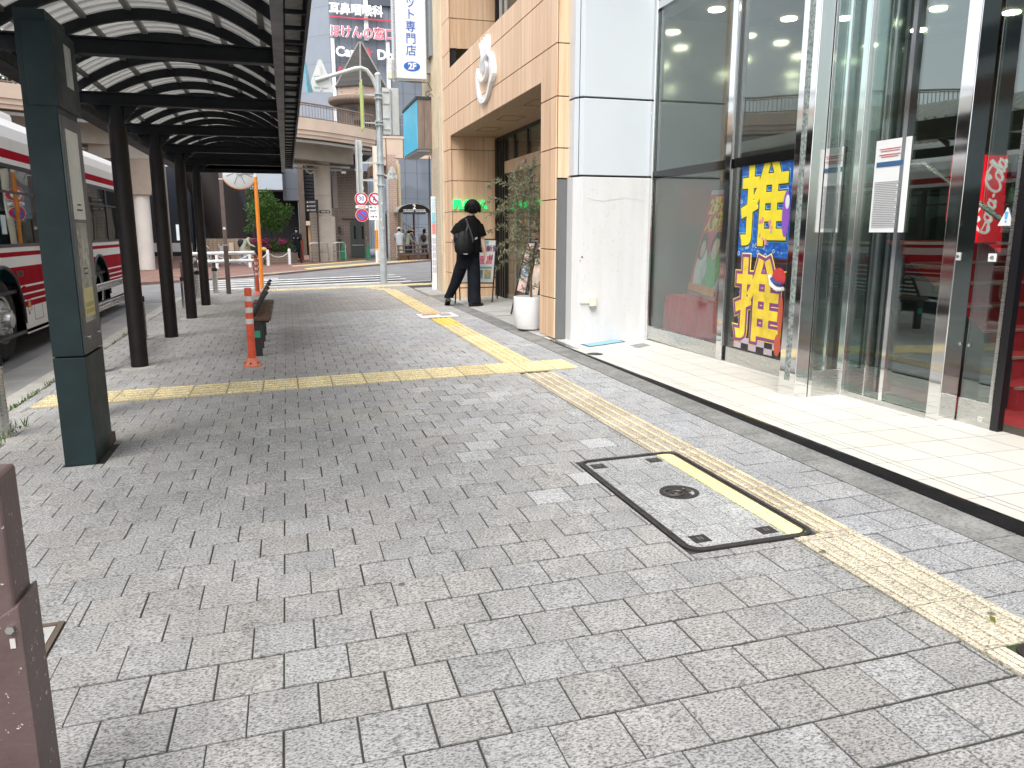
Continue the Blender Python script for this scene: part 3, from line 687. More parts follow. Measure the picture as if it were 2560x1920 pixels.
DEL = M('delineator_orange', (.78, .105, .045), .5, var=.18, vs=5, grain=.15, gs=40)
def delineator(x, y, label, h=.80):
    o = thing('delineator_post', label, 'delineator post', (x, y, gz(x)), 'flexible delineator posts beside the bench')
    z = gz(x)
    MB().lathe([(.042, .05), (.038, .2), (.035, h - .01), (.030, h), (.0, h)], (x, y, z), 20).build('post', DEL, o, smooth=True)
    for i in range(3):
        zb = z + h - .105 - .115 * i
        MB().lathe([(.0365, 0), (.0372, .003), (.0372, .05), (.0365, .053)], (x, y, zb - .03), 20).build('reflective_band', M('reflective_white', (.72, .72, .70), .4, var=.12, vs=15), o, smooth=True)
    b = MB().lathe([(.095, 0), (.095, .012), (.075, .03), (.055, .075), (.043, .085), (.0, .085)], (x, y, z), 20).build('base', M('faded_orange', (.75, .22, .13), .6, var=.25, vs=12), o, smooth=True)
    for k in range(6):
        a = 2 * PI * k / 6 + .3; MB().cyl((x + .07 * math.cos(a), y + .07 * math.sin(a), z + .03), (x + .072 * math.cos(a), y + .072 * math.sin(a), z + .042), .009, n=8).build('bolt', GUM, b)
    return o
delineator(-.405, 8.25, 'nearer orange delineator post with white bands and scuffed base')
delineator(-.66, 17.7, 'farther orange delineator post at the foot of the orange mirror pole')

def bollard(x, y, label, sleeve=True):
    o = thing('fence_post', label, 'fence post', (x, y, gz(x)), 'kerbside guard rail posts')
    z = gz(x)
    MB().cyl((x, y, z), (x, y, z + .50), .057, n=20).build('tube', STEEL, o, smooth=True)
    MB().cyl((x, y, z + .50), (x, y, z + .57), .060, n=20).build('collar', GUM, o, smooth=True)
    MB().box(x - .035, x + .035, y - .035, y + .035, z + .57, z + .86).build('upper_post', BROWNM, o, bevel=.006)
    return o
posts = [(-1.96, 5.9, 'steel and black guard rail post at the left edge of the view'), (-1.88, 8.45, 'guard rail post right behind the green bus stop column'), (-1.87, 10.9, 'guard rail post hidden partly by the first round pillar'),
         (-1.87, 15.4, 'guard rail post between the third and fourth round pillars'), (-1.87, 17.6, 'guard rail post just left of the farthest round pillar'), (-1.62, 18.9, 'guard rail post left of the square brown pole'), (-.70, 18.55, 'guard rail post behind the farther orange delineator')]
for p in posts: bollard(*p)
def rail(x0, y0, x1, y1, label, mat=CHROME, z=(.62, .82)):
    o = thing('guard_rail', label, 'guard rail', ((x0 + x1) / 2, (y0 + y1) / 2, z[0]), 'kerbside guard rails')
    for zz_ in z:
        MB().cyl((x0, y0, zz_ + gz(x0)), (x1, y1, zz_ + gz(x1)), .038, n=14).build('rail', mat, o, smooth=True)
    return o
rail(-1.90, 8.52, -1.89, 10.83, 'polished double guard rail between green column and first round pillar', STEEL)
rail(-1.87, 15.46, -1.87, 17.5, 'polished double guard rail beside the fourth round pillar', STEEL)
rail(-2.15, 19.0, -.72, 18.62, 'white double guard rail behind the square brown pole', WHITE, (.72, .90))
o = MB().cyl((-1.96, 5.83, .70), (-1.97, 4.6, .70), .06, n=16); o = o.build('guard_rail', STEEL, None, smooth=True); tag(o, 'thick steel guard rail end at the left edge by the bus wheel', 'guard rail', 'kerbside guard rails')

# ================================================================== BENCH
be = thing('park_bench', 'slatted brown bench with dark tilted backrest seen end on under the canopy', 'bench', (-.3, 10, gz(-.3)))
PLANK = M('bench_plank', (.115, .062, .036), .55, var=.3, vs=9, stretch=(6, .4, 6)); DARKF = M('bench_frame', (.022, .022, .022), .45, var=.15)
for y in (8.85, 9.45, 10.05, 10.65):
    for k in range(2): MB().box(-.47, -.21, y + .25 * k, y + .25 * k + .235, .385, .43).build('seat_plank', PLANK, be, bevel=.008)
    MB().box(-.44, -.24, y + .2, y + .27, .345, .384).build('bracket', DARKF, be)
    MB().box(-.41, -.32, y + .03, y + .09, gz(-.4), .384).build('leg', DARKF, be, bevel=.005)
mb = MB()
for x, z in ((-.37, .49), (-.335, .55), (-.30, .61), (-.262, .67)):
    mb.tube([(x, 8.95, z), (x, 11.15, z)], .017, 8)
for y in (8.95, 9.7, 10.45, 11.15):
    mb.tube([(-.40, y, .40), (-.375, y, .48), (-.262, y, .67), (-.235, y, .70)], .020, 8)
mb.build('backrest', DARKF, be, smooth=True)
MB().box(-.40, -.335, 8.873, 8.879, .20, .275).build('green_label', M('green_label', (.03, .30, .18), .5), be)

# ================================================================== STREET LIGHT POLE WITH SIGN BACKS
lp = thing('sign_pole', 'thick galvanised steel pole with curved arm holding sign backs at the crossing', 'sign pole', (2.34, 19.93, gz(2.34)))
mb = MB(); mb.cyl((2.34, 19.93, gz(2.34)), (2.35, 19.93, 5.08), .088, .072, 24); mb.build('pole', GALV, lp, smooth=True)
MB().lathe([(.077, 0), (.077, .03), (.05, .06), (0, .07)], (2.35, 19.93, 5.08), 20).build('pole_cap', GALVW, lp, smooth=True)
mb = MB(); mb.tube([(2.33, 19.93, 4.72), (2.28, 19.93, 4.88), (2.20, 19.92, 5.05), (2.08, 19.90, 5.18), (1.95, 19.88, 5.22), (1.80, 19.86, 5.19), (1.4, 19.83, 5.05), (.86, 19.80, 4.87)], [.05, .05, .05, .05, .05, .05, .045, .045], 12)
mb.build('arm', GALVW, lp, smooth=True)
for z in (4.62, 4.52, 3.98, 3.90, 2.98, 2.72, 2.46):
    mb = MB(); mb.lathe([(.079, 0), (.10, .003), (.10, .04), (.079, .043)], (2.345, 19.93, z), 20); mb.box(2.24, 2.44, 19.82, 19.85, z + .01, z + .035); mb.build('clamp', GALV, lp)
SB = M('sign_back', (.64, .66, .65), .45, .35, var=.12, vs=4)
def tri(cx, cz, wd, h, name, y, mx=True):
    o2 = MB(); r = .05
    pts = []
    for (vx, vz) in ((cx, cz + h * .66), (cx - wd / 2, cz - h * .34), (cx + wd / 2, cz - h * .34)):
        a0 = math.atan2(vz - cz, vx - cx); ctr = (vx - r * 2 * math.cos(a0), vz - r * 2 * math.sin(a0))
        pts += [(ctr[0] + r * math.cos(a0 + R(t)), ctr[1] + r * math.sin(a0 + R(t))) for t in (-60, -30, 0, 30, 60)]
    o2.yprism(pts, y, y + .012)
    b = o2.build(name, SB, lp)
    MB().box(cx - .02, cx + .02, y - .03, y - .001, cz - h * .30, cz + h * .42).build('strut', GALVW, b)
    for dz in (-.18, .14): MB().box(cx - wd * .24, cx + wd * .24, y - .02, y - .001, cz + dz * h - .02, cz + dz * h + .02).build('strut', GALVW, b)
    return b
tri(.99, 4.88, .66, .80, 'triangle_sign_back', 19.86)
mb = MB(); mb.box(.60, .66, 19.3, 19.9, 4.55, 5.35); 
BLUES = M('sign_edge_blue', (.20, .55, .72), .4, var=.2, vs=10)
mb = MB(); mb.add([(.56, 19.2, 5.35), (.60, 19.2, 5.35), (.80, 19.9, 4.62), (.76, 19.9, 4.62), (.62, 19.3, 4.50), (.66, 19.3, 4.50)], [(0, 1, 2, 3), (3, 2, 5, 4), (0, 3, 4), (1, 5, 2), (0, 4, 5, 1)])
mb.build('blue_sign', BLUES, lp)
b = MB().box(2.44, 2.84, 19.90, 19.915, 3.70, 4.80).build('large_sign_back', SB, lp, bevel=.005)
for z in (3.82, 4.08, 4.42, 4.7): MB().box(2.44, 2.66, 19.875, 19.899, z, z + .03).build('strut', GALVW, b)
MB().cyl((2.63, 19.87, 3.72), (2.63, 19.87, 4.76), .022, n=10).build('strut', GALV, b, smooth=True)
b = MB().box(1.965, 1.985, 19.86, 19.94, 3.80, 4.82).build('edge_on_sign', GALVW, lp)
MB().box(1.935, 1.955, 19.8, 20.3, 3.8, 4.95).build('sign_face', M('lime_edge', (.50, .60, .14), .5), b)
for z in (4.6, 3.95): MB().box(1.985, 2.28, 19.89, 19.91, z, z + .03).build('strut', GALVW, b)
b = MB().box(1.80, 1.90, 19.89, 19.92, 2.28, 3.55).build('hanging_sign', GALVW, lp)
MB().box(1.76, 1.785, 19.8, 20.2, 2.3, 3.55).build('sign_face', SB, b)
for k in range(6): MB().box(1.90, 1.915, 19.88, 19.90, 2.38 + .2 * k, 2.43 + .2 * k).build('bolt', GALV, b)
for z in (3.0, 2.58): MB().box(1.90, 2.27, 19.89, 19.91, z, z + .04).build('strut', GALVW, b)
tri(2.62, 2.74, .32, .38, 'small_triangle_sign_back', 19.86)
MB().box(2.42, 2.5, 19.88, 19.9, 2.70, 2.74).build('strut', GALVW, lp)
mb = MB(); mb.box(2.335, 2.375, 19.84, 19.846, 1.42, 1.46); mb.box(2.30, 2.335, 19.841, 19.847, 1.62, 1.67); mb.box(2.33, 2.36, 19.841, 19.847, 2.02, 2.07); mb.build('sticker', PAPER, lp)

# ================================================================== GLASS STORE
sh = thing('glass_store', 'glass fronted store with mirror steel mullions, white column and red carpet inside', 'store', (4.2, 6, .09))
CLADW = M('white_panel', (.59, .635, .675), .3, var=.03, vs=1); LOWW, ln, lo_ = nodes('painted_white_wall')
lb = N(ln, 'ShaderNodeBsdfPrincipled', Roughness=.6); ln.links.new(lb.outputs[0], lo_.inputs[0])
lt = ln.nodes.new('ShaderNodeTexCoord'); lm = ln.nodes.new('ShaderNodeMapping'); lm.inputs['Scale'].default_value = (6, 6, .8); ln.links.new(lt.outputs['Object'], lm.inputs[0])
l1 = N(ln, 'ShaderNodeTexNoise', Scale=1.6, Detail=6.0); ln.links.new(lm.outputs[0], l1.inputs['Vector'])
l2 = N(ln, 'ShaderNodeTexNoise', Scale=30.0, Detail=3.0); ln.links.new(lt.outputs['Object'], l2.inputs['Vector'])
lsx = ln.nodes.new('ShaderNodeSeparateXYZ'); ln.links.new(lt.outputs['Object'], lsx.inputs[0])
lc = mul(ln, ramp(ln, l1.outputs['Fac'], [(.3, (.605, .605, .60)), (.6, (.645, .65, .655))]), ramp(ln, l2.outputs['Fac'], [(.25, .88), (.4, 1.0)]))
ln.links.new(lc, lb.inputs['Base Color'])
DARKJ = M('dark_joint', (.02, .02, .02), .8)
MB().box(3.24, 4.10, 8.50, 8.95, .05, 9.5).build('column_core', DARKJ, sh)
for z0, z1, m, nm in ((.06, 1.962, LOWW, 'column_base'), (1.985, 2.815, CLADW, 'column_panel'), (2.835, 4.3, CLADW, 'column_panel'), (4.32, 9.5, CLADW, 'column_panel')):
    e = 0 if nm == 'column_panel' else .006
    MB().prism([(3.205 - e, 8.56), (3.275, 8.455 - e), (4.118, 8.462 - e), (4.118, 8.97), (3.205 - e, 8.97)], z0, z1).build(nm, m, sh, bevel=.005)
mb = MB(); cr = random.Random(9); pts = []
for i in range(15): pts.append((3.33 + .05 * i, 8.448, 1.72 + .022 * math.sin(i * .55 + 2.6) + cr.uniform(-.006, .006)))
mb.tube(pts, .0013, 4); mb.build('wall_crack', M('crack_grey', (.50, .49, .47), .8), sh)
bx_ = MB().box(3.375, 3.465, 8.40, 8.455, .485, .60).build('junction_box', M('ivory_plastic', (.72, .68, .58), .4, var=.08), sh, bevel=.012)
MB().box(3.265, 3.38, 8.425, 8.455, .525, .548).build('conduit', MATS['ivory_plastic'], bx_); MB().box(3.39, 3.455, 8.41, 8.45, .455, .485).build('socket', M('grey_plastic', (.32, .31, .28), .5), bx_)
mb = MB(); mb.cyl((3.285, 8.452, 1.06), (3.285, 8.446, 1.06), .012, n=8); mb.cyl((3.262, 8.452, 1.02), (3.262, 8.446, 1.02), .006, n=6); mb.build('stain', M('rust_stain', (.20, .10, .08), .8), sh)
# frames
for y0, y1, x0 in ((8.395, 8.455, 4.11), (6.70, 6.80, 4.10)):
    MB().box(x0, 4.2, y0, y1, .07, 6.5).build('mullion', CHROME, sh, bevel=.006)
    MB().box(4.15, 4.2, y0 - .035, y0 - .002, .1, 6.5).build('mullion_backing', M('smoked_frame', (.03, .03, .03), .2, .5), sh)
SMOKE = MATS['smoked_frame']
pl = MB().box(3.67, 3.785, 4.93, 5.13, .08, 6.5).build('entrance_pillar', CHROME, sh, bevel=.004)
mb = MB(); mb.box(3.664, 3.669, 5.005, 5.055, .22, 4.2); mb.build('safety_strip', M('speckled_tape', (.40, .46, .43), .55, .2, var=.6, vs=26, grain=.5, gs=45), pl)
for y0, y1 in ((6.80, 8.395), (5.13, 6.665)):
    MB().box(4.13, 4.2, y0, y1, .08, .235).build('base_rail', STEEL, sh, bevel=.004)
    MB().box(4.12, 4.2, y0, y1, 1.945, 2.03).build('transom', M('black_steel', (.06, .06, .06), .12, .9, var=.02), sh)
    MB().box(4.12, 4.2, y0, y1, 3.78, 3.86).build('transom', CHROME, sh)
    for z0, z1 in ((.235, 1.945), (2.03, 3.78), (3.86, 6.5)):
        MB().box(4.15, 4.158, y0, y1, z0, z1).build('window_pane', MATS.get('wired') or glassmat('wired', (.82, .88, .86), .06, .7, wire=True), sh)
CLEAR = glassmat('store_glass', (.72, .82, .79), .15, .9)
MB().box(3.79, 4.095, 4.955, 4.967, .30, 6.5).build('window_pane', CLEAR, sh)
MB().box(3.79, 4.095, 4.945, 4.975, .085, .30).build('base_rail', STEEL, sh, bevel=.003)
MB().box(3.785, 3.80, 4.94, 4.98, .085, 6.5).build('mullion', SMOKE, sh); MB().box(3.80, 3.83, 4.94, 4.98, .085, 6.5).build('mullion', CHROME, sh)
MB().box(3.94, 3.955, 4.945, 4.975, .30, 6.5).build('mullion', CHROME, sh); MB().box(4.085, 4.125, 4.925, 4.985, .085, 6.5).build('mullion', CHROME, sh, bevel=.003)
MB().box(4.115, 4.125, 4.095, 4.925, .14, 6.5).build('window_pane', CLEAR, sh)
MB().box(4.105, 4.135, 4.095, 4.925, .085, .14).build('base_rail', STEEL, sh)
MB().box(4.105, 4.135, 4.51, 4.545, .14, 6.5).build('mullion', CHROME, sh); MB().box(4.108, 4.132, 4.70, 4.712, .14, 6.5).build('mullion', CHROME, sh)
MB().box(4.10, 4.245, 3.99, 4.095, .085, 6.5).build('mullion', CHROME, sh, bevel=.005)
MB().box(4.15, 4.3, -1, 5.1, 3.30, 3.42).build('transom', CHROME, sh)
# sliding door
sdoor = MB().box(4.258, 4.268, 3.75, 3.985, .27, 3.30).build('sliding_door', CLEAR, sh)
MB().box(4.25, 4.276, 3.72, 3.985, .095, .27).build('door_rail', STEEL, sdoor, bevel=.003); MB().box(4.245, 4.28, 3.725, 3.75, .27, 3.30).build('door_edge', STEEL, sdoor)
MB().box(4.245, 4.29, 3.665, 3.722, .09, 3.30).build('door_frame', M('black_frame', (.008, .008, .01), .3), sdoor)
MB().cyl((4.25, 3.80, .16), (4.246, 3.80, .16), .022, n=16).build('door_lock', CHROME, sdoor); MB().cyl((4.256, 3.955, .62), (4.252, 3.955, .62), .011, n=12).build('door_lock', CHROME, sdoor)
MB().box(4.24, 4.31, -1, 3.99, .05, .088).build('door_track', STEEL, sh)
MB().box(4.258, 4.268, -1, 1.6, .27, 3.30).build('window_pane', CLEAR, sh)
st = MB().box(4.250, 4.256, 3.83, 3.885, 1.165, 1.215).build('number_sticker', M('sticker_white', (.85, .85, .83), .5), sdoor)
text('45', .03, 'lettering', M('print_black', (.02, .02, .02), .6), sdoor, (4.249, 3.858, 1.188), (0, -1, 0), (0, 0, 1), .0005, .0006)
mb = MB(); mb.xprism([(3.845, 1.385), (3.735, 1.385), (3.79, 1.495)], 4.250, 4.255); mb.build('warning_sticker', MATS['sticker_white'], sdoor)
mb = MB(); mb.xprism([(3.797, 1.425), (3.783, 1.425), (3.777, 1.47), (3.803, 1.47)], 4.2475, 4.2495); mb.xprism([(3.796, 1.405), (3.784, 1.405), (3.784, 1.416), (3.796, 1.416)], 4.2475, 4.2495); mb.build('exclamation_mark', M('mark_blue', (.12, .45, .75), .5), sdoor)
# interior
CARPET = M('red_carpet', (.30, .018, .022), .95, var=.25, vs=5, grain=.3, gs=160)
MB().box(4.28, 9, -1, 8.4, .0, .088).build('carpet', CARPET, sh)
DKIN = M('dark_interior', (.045, .05, .048), .7, var=.2)
MB().box(9, 9.1, -1, 8.6, .09, 6).build('interior_wall', DKIN, sh); MB().box(4.2, 9, 8.5, 8.6, .09, 6.5).build('interior_wall', M('mirror_wall', (.16, .18, .18), .12, .7, var=.05), sh)
MB().box(4.2, 9, -1.1, -1, .09, 6).build('interior_wall', DKIN, sh)
MB().box(4.3, 9, -1, 8.5, 3.72, 3.85).build('ceiling', M('ceiling_grey', (.045, .05, .05), .8), sh)
MB().box(4.0, 12, -1.2, 9.0, 6.5, 9.5).build('upper_storey', CLADW, sh)
LAMP = M('lamp_glow', (1.0, .86, .55), .5, var=0, emit=22.0)
for x, y in ((4.62, 8.0), (5.1, 7.3), (5.6, 8.1), (6.2, 7.9), (6.9, 7.3), (5.4, 6.2), (6.3, 6.9), (7.4, 8.1), (7.8, 7.2), (4.75, 5.5), (5.6, 5.0), (6.6, 5.9), (7.6, 6.2), (5.2, 3.8), (6.4, 4.5), (8.2, 5.4)):
    MB().cyl((x, y, 3.722), (x, y, 3.705), .085, n=20).build('ceiling_light', LAMP, sh)
st = MB()
stz = []
for k in range(7):
    stz.append((4.15 + .28 * k, .09 + .165 * (k + 1)))
for k, (y, z) in enumerate(stz):
    s_ = MB().box(4.95, 7.4, y, y + (.28 if k < 6 else 2.3), .09, z).build('stair_step', CARPET, sh)
    MB().box(4.948, 7.402, y - .012, y + .03, z - .012, z + .004).build('step_nosing', M('nosing', (.45, .42, .36), .35, .7, var=.1), s_)
mb = MB(); mb.tube([(5.6, 4.1, .9), (5.6, 5.9, 1.95), (5.6, 6.4, 1.95)], .022, 8); mb.build('handrail', STEEL, sh)
MB().add([(4.93, 4.2, .1), (4.93, 6.4, .1), (4.93, 6.4, 1.5), (4.93, 5.9, 1.5), (4.93, 4.2, .45)], [(0, 1, 2, 3, 4)]).build('stair_glass', M('stair_side', (.03, .035, .04), .15, .3), sh)
# things inside the store
vm = thing('drink_sign', 'red drink advertising panel with white script lettering inside the entrance', 'sign', (6.3, 5.82, 1.3))
MB().add([(5.95, 5.82, 2.04), (6.46, 5.82, 2.04), (6.51, 5.82, 1.15), (5.95, 5.82, 1.45), (5.95, 5.95, 2.04), (6.46, 5.95, 2.04), (6.51, 5.95, 1.15), (5.95, 5.95, 1.45)],
         [(0, 3, 2, 1), (4, 5, 6, 7), (0, 1, 5, 4), (1, 2, 6, 5), (2, 3, 7, 6), (3, 0, 4, 7)]).build('panel', M('sign_red', (.62, .010, .018), .35, emit=.45, var=.03), vm)  # weak glow put into the panel to make its red brighter
WL = M('sign_white', (.85, .85, .84), .4, emit=.25, var=0)  # lettering given a faint glow along with the panel
def script_letters():                                     # flowing hand-drawn capitals and small letters
    E_ = lambda cu, cv, a, b, t0, t1, k=14: [(cu + a * math.cos(R(lerp(t0, t1, i / k))), cv + b * math.sin(R(lerp(t0, t1, i / k)))) for i in range(k + 1)]
    Cc = lambda u: [E_(u + .09, .12, .085, .12, 40, 330), [(u + .155, .197), (u + .13, .17), (u + .10, .19), (u + .12, .235), (u + .17, .24), (u + .26, .21)]]
    oo = lambda u: [E_(u + .045, .06, .042, .058, 80, 445), [(u + .05, .118), (u + .075, .10), (u + .10, .11)]]
    cc = lambda u: [E_(u + .045, .06, .042, .058, 50, 320)]
    aa = lambda u: [E_(u + .04, .058, .038, .056, 40, 400), [(u + .08, .115), (u + .078, .03), (u + .09, .005), (u + .115, .03)]]
    ll = lambda u: [[(u, .02), (u + .045, .12), (u + .06, .22), (u + .035, .245), (u + .02, .19), (u + .022, .05), (u + .04, .003), (u + .065, .02)]]
    S_ = []
    for f_, u in ((Cc, 0), (oo, .165), (cc, .26), (aa, .345)): S_ += f_(u)
    S_ += [[(.475, .065), (.52, .065)]]
    for f_, u in ((Cc, .535), (oo, .70), (ll, .80), (aa, .865)): S_ += f_(u)
    return S_
rt_s, up_s = Vector((.20, 0, .98)), Vector((-.98, 0, .20)); mb = MB()
for st_ in script_letters():
    pts = [Vector((6.235, 5.812, 1.32)) + rt_s * (.72 * (u + .30 * v) ) + up_s * (.80 * v - .08) for u, v in st_]
    n_ = len(pts); mb.tube(pts, [.0055 + .0075 * math.sin(PI * (i + .5) / n_) for i in range(n_)], 6)
mb.build('lettering', WL, vm)
mb = MB(); mb.tube([(6.24, 5.813, 1.36), (6.28, 5.813, 1.44), (6.33, 5.813, 1.47), (6.31, 5.813, 1.40), (6.30, 5.813, 1.33)], [.004, .010, .012, .009, .003], 6); mb.build('swash', WL, vm)
vmc = thing('drink_cooler', 'dark drinks cabinet with rows of pale bottles beside the red panel', 'drinks cabinet', (6.8, 5.9, 1.2))
MB().box(6.53, 7.2, 5.88, 6.3, 1.25, 2.1).build('cabinet', M('cabinet_dark', (.05, .06, .07), .4), vmc)
rb_ = random.Random(6)
for k in range(3):
    MB().box(6.55, 7.18, 5.84, 5.88, 1.36 + .24 * k, 1.375 + .24 * k).build('shelf', STEEL, vmc)
    for q_ in range(7):
        c_ = rb_.choice([(.15, .3, .5), (.6, .6, .62), (.1, .35, .2), (.5, .12, .1)])
        MB().lathe([(.028, 0), (.03, .1), (.012, .15), (.012, .18)], (6.6 + .085 * q_, 5.86, 1.376 + .24 * k), 10).build('bottle', M('bottle_%d' % (int(c_[0] * 100)), c_, .3), vmc, smooth=True)
mb = MB(); mb.box(4.106, 4.110, 4.46, 4.79, 1.345, 1.985)
nt_ = mb.build('notice_sheet', M('notice_white', (.82, .83, .83), .6, emit=.0, var=.03)); tag(nt_, 'tall white printed notice taped on the entrance glass', 'notice'); ORG[nt_.name] = Vector((0, 0, 0))
INK = M('print_grey', (.30, .30, .31), .7); mb = MB()
for k in range(26): mb.box(4.1035, 4.1055, 4.53 + (.03 if k % 4 == 3 else 0), 4.77, 1.38 + .0125 * k, 1.3845 + .0125 * k)
mb.build('text_block', INK, nt_)
mb = MB(); mb.box(4.1035, 4.1055, 4.55, 4.75, 1.92, 1.925); mb.box(4.1035, 4.1055, 4.56, 4.74, 1.905, 1.91); mb.box(4.1035, 4.1055, 4.55, 4.75, 1.88, 1.886); mb.box(4.1035, 4.1055, 4.57, 4.73, 1.866, 1.871); mb.build('text_red', M('print_red', (.55, .08, .08), .6), nt_)
MB().box(4.1035, 4.1055, 4.52, 4.77, 1.80, 1.835).build('text_band', M('print_navy', (.04, .12, .25), .5), nt_)
# posters in the second bay
YEL = M('poster_yellow', (.90, .74, .03), .45, var=.12, vs=6); PBL = M('poster_black', (.03, .028, .035), .5)
def glyph(p, body, size, y, z, x, layers, rt=(0, -1, 0), up=(0, 0, 1), sx=1.0):
    for i, (mat, bold) in enumerate(layers):
        nrm = Vector(rt).cross(Vector(up)); c = Vector((x, y, z)) + nrm * (.0018 * i)
        text(body, size, 'lettering', mat, p, c, rt, up, .0006, bold, 0, sx=sx)
BP, pn, po = nodes('poster_sea')
pb = N(pn, 'ShaderNodeBsdfPrincipled', Roughness=.35); pn.links.new(pb.outputs[0], po.inputs[0])
pt = pn.nodes.new('ShaderNodeTexCoord'); pm = pn.nodes.new('ShaderNodeMapping'); pm.inputs['Scale'].default_value = (1, 1, 2.5); pn.links.new(pt.outputs['Object'], pm.inputs[0])
p1 = N(pn, 'ShaderNodeTexNoise', Scale=9.0, Detail=8.0, Roughness=.7, Distortion=1.5); pn.links.new(pm.outputs[0], p1.inputs['Vector'])
pn.links.new(ramp(pn, p1.outputs['Fac'], [(.3, (.005, .03, .22)), (.52, (.01, .12, .50)), (.66, (.05, .30, .75)), (.78, (.45, .68, .9))]), pb.inputs['Base Color'])
p = thing('blue_poster', 'blue sea poster with a huge yellow character on the window', 'poster', (4.157, 6.23, 1.12))
MB().box(4.142, 4.147, 5.84, 6.62, 1.12, 1.97).build('sheet', BP, p)
glyph(p, '推', .80, 6.235, 1.545, 4.1405, [(M('glyph_cyan', (.20, .55, .85), .5), .040), (PBL, .034), (YEL, .022)], sx=.92)
mb = MB(); mb.ell((4.135, 5.90, 1.50), .003, .055, .20); mb.build('purple_shape', M('poster_purple', (.30, .10, .55), .5), p)
mb = MB(); mb.ell((4.132, 5.885, 1.60), .002, .03, .06); mb.build('white_shape', M('poster_white', (.85, .85, .85), .5), p)
rr_ = random.Random(12)
for k in range(26):
    y, z = rr_.uniform(5.9, 6.6), rr_.choice([rr_.uniform(1.13, 1.3), rr_.uniform(1.13, 1.9)]); r_ = rr_.uniform(.008, .022)
    if z > 1.3 and 5.92 < y < 6.52: continue
    MB().loft([[(4.139, y + rr * math.cos(2 * PI * i / 12), z + rr * math.sin(2 * PI * i / 12)) for i in range(12)] for rr in (r_, r_ * .72)], caps=False).build('bubble', M('bubble_white', (.75, .85, .92), .4), p)
mb = MB()
for k in range(9): mb.ell((4.1335, rr_.uniform(6.08, 6.28), rr_.uniform(1.24, 1.55)), .001, rr_.uniform(.012, .028), rr_.uniform(.012, .04), 8, 5)
mb.build('pink_flecks', M('poster_pink', (.85, .35, .38), .5, var=.4, vs=40), p)
p.location.y -= .06
p = thing('purple_outline_poster', 'lower window poster with yellow character outlined in purple and a red hat', 'poster', (4.157, 6.23, .24))
DKP = M('poster_dark', (.03, .022, .03), .5, var=.5, vs=6)
MB().box(4.142, 4.147, 5.84, 6.62, .245, 1.07).build('sheet', DKP, p)
PURP = M('outline_purple', (.24, .05, .22), .5)
glyph(p, '推', .80, 6.25, .665, 4.1405, [(YEL, .058), (PURP, .048), (M('poster_gold', (.90, .66, .05), .45, var=.35, vs=5), .018)], sx=.92)
mb = MB(); mb.ell((4.131, 5.935, .955), .003, .10, .085); ht = mb.build('red_hat', M('hat_red', (.62, .05, .05), .5, var=.2, vs=12), p)
mb = MB(); mb.tube([(4.13, 6.07, .97), (4.13, 6.03, .89), (4.13, 5.95, .855), (4.13, 5.86, .86)], [.012, .024, .024, .018], 6); mb.build('hat_brim', MATS['poster_white'], ht)
mb = MB(); mb.tube([(4.127, 6.03, .945), (4.127, 5.97, .905), (4.127, 5.87, .895)], .018, 6); mb.build('hat_band', M('hat_blue', (.03, .05, .22), .5), ht)
mb = MB()
for i in range(6):
    for j in range(2):
        if (i + j) % 2: mb.box(4.138, 4.1405, 5.85 + .125 * i, 5.85 + .125 * (i + 1), .25 + .055 * j, .25 + .055 * (j + 1))
mb.build('checkered_floor', M('poster_lilac', (.50, .42, .45), .5), p)
mb = MB()
for k in range(26):
    y, z = rr_.uniform(5.9, 6.61), rr_.uniform(.26, 1.06); mb.add([(4.1385, y, z), (4.1385, y + .02, z + .012), (4.1385, y + .012, z + .035)], [(0, 1, 2)])
mb.build('confetti', M('confetti_blue', (.08, .40, .62), .5), p)
mb = MB(); mb.ell((4.1325, 5.88, .62), .003, .035, .18); mb.ell((4.1325, 5.895, .36), .003, .05, .10); mb.build('red_shape', M('hat_red2', (.55, .10, .05), .5), p)
p.location.y -= .06
# red leaning poster and the stage in the first bay
p = thing('red_poster', 'red framed poster with yellow headline leaning inside the first window bay', 'poster', (4.5, 7.9, .65))
ux = Vector((.0, -1, 0)); lean = Vector((.10, -.22, 1)).normalized(); rt_v = Vector((-.16, -.98, -.03)).normalized()
o0 = Vector((4.62, 8.36, .65))
def pp(u, v, d=0.): return o0 + rt_v * u + lean * v + rt_v.cross(lean) * d
def pquad(u0, u1, v0, v1, d): return MB().add([pp(u0, v0, d), pp(u1, v0, d), pp(u1, v1, d), pp(u0, v1, d), pp(u0, v0, d - .006), pp(u1, v0, d - .006), pp(u1, v1, d - .006), pp(u0, v1, d - .006)], [(0, 1, 2, 3), (7, 6, 5, 4), (0, 4, 5, 1), (1, 5, 6, 2), (2, 6, 7, 3), (3, 7, 4, 0)])
pquad(-.02, .86, -.03, 1.20, -.006).build('acrylic_frame', M('acrylic', (.42, .48, .62), .2), p)
pquad(0, .84, 0, 1.15, .001).build('sheet', M('poster_red', (.80, .02, .06), .45, var=.1), p)
text('2週連続', .235, 'headline', YEL, p, pp(.43, 1.0, .004), rt_v, lean, .001, .007, sx=.88); text('人気機種', .175, 'headline', YEL, p, pp(.43, .80, .004), rt_v, lean, .001, .006, sx=1.05)
def pell(u, v, ru, rv, d, nm, mat, parent=None):
    k = 20; mb = MB(); mb.add([pp(u + ru * math.cos(2 * PI * i / k), v + rv * math.sin(2 * PI * i / k), d) for i in range(k)], [tuple(range(k))]); return mb.build(nm, mat, parent or p)
GRNP = M('poster_green', (.09, .45, .13), .5, var=.3, vs=12); SKINP = M('poster_skin', (.80, .56, .44), .5); HAIRP = M('poster_ink', (.02, .018, .02), .5)
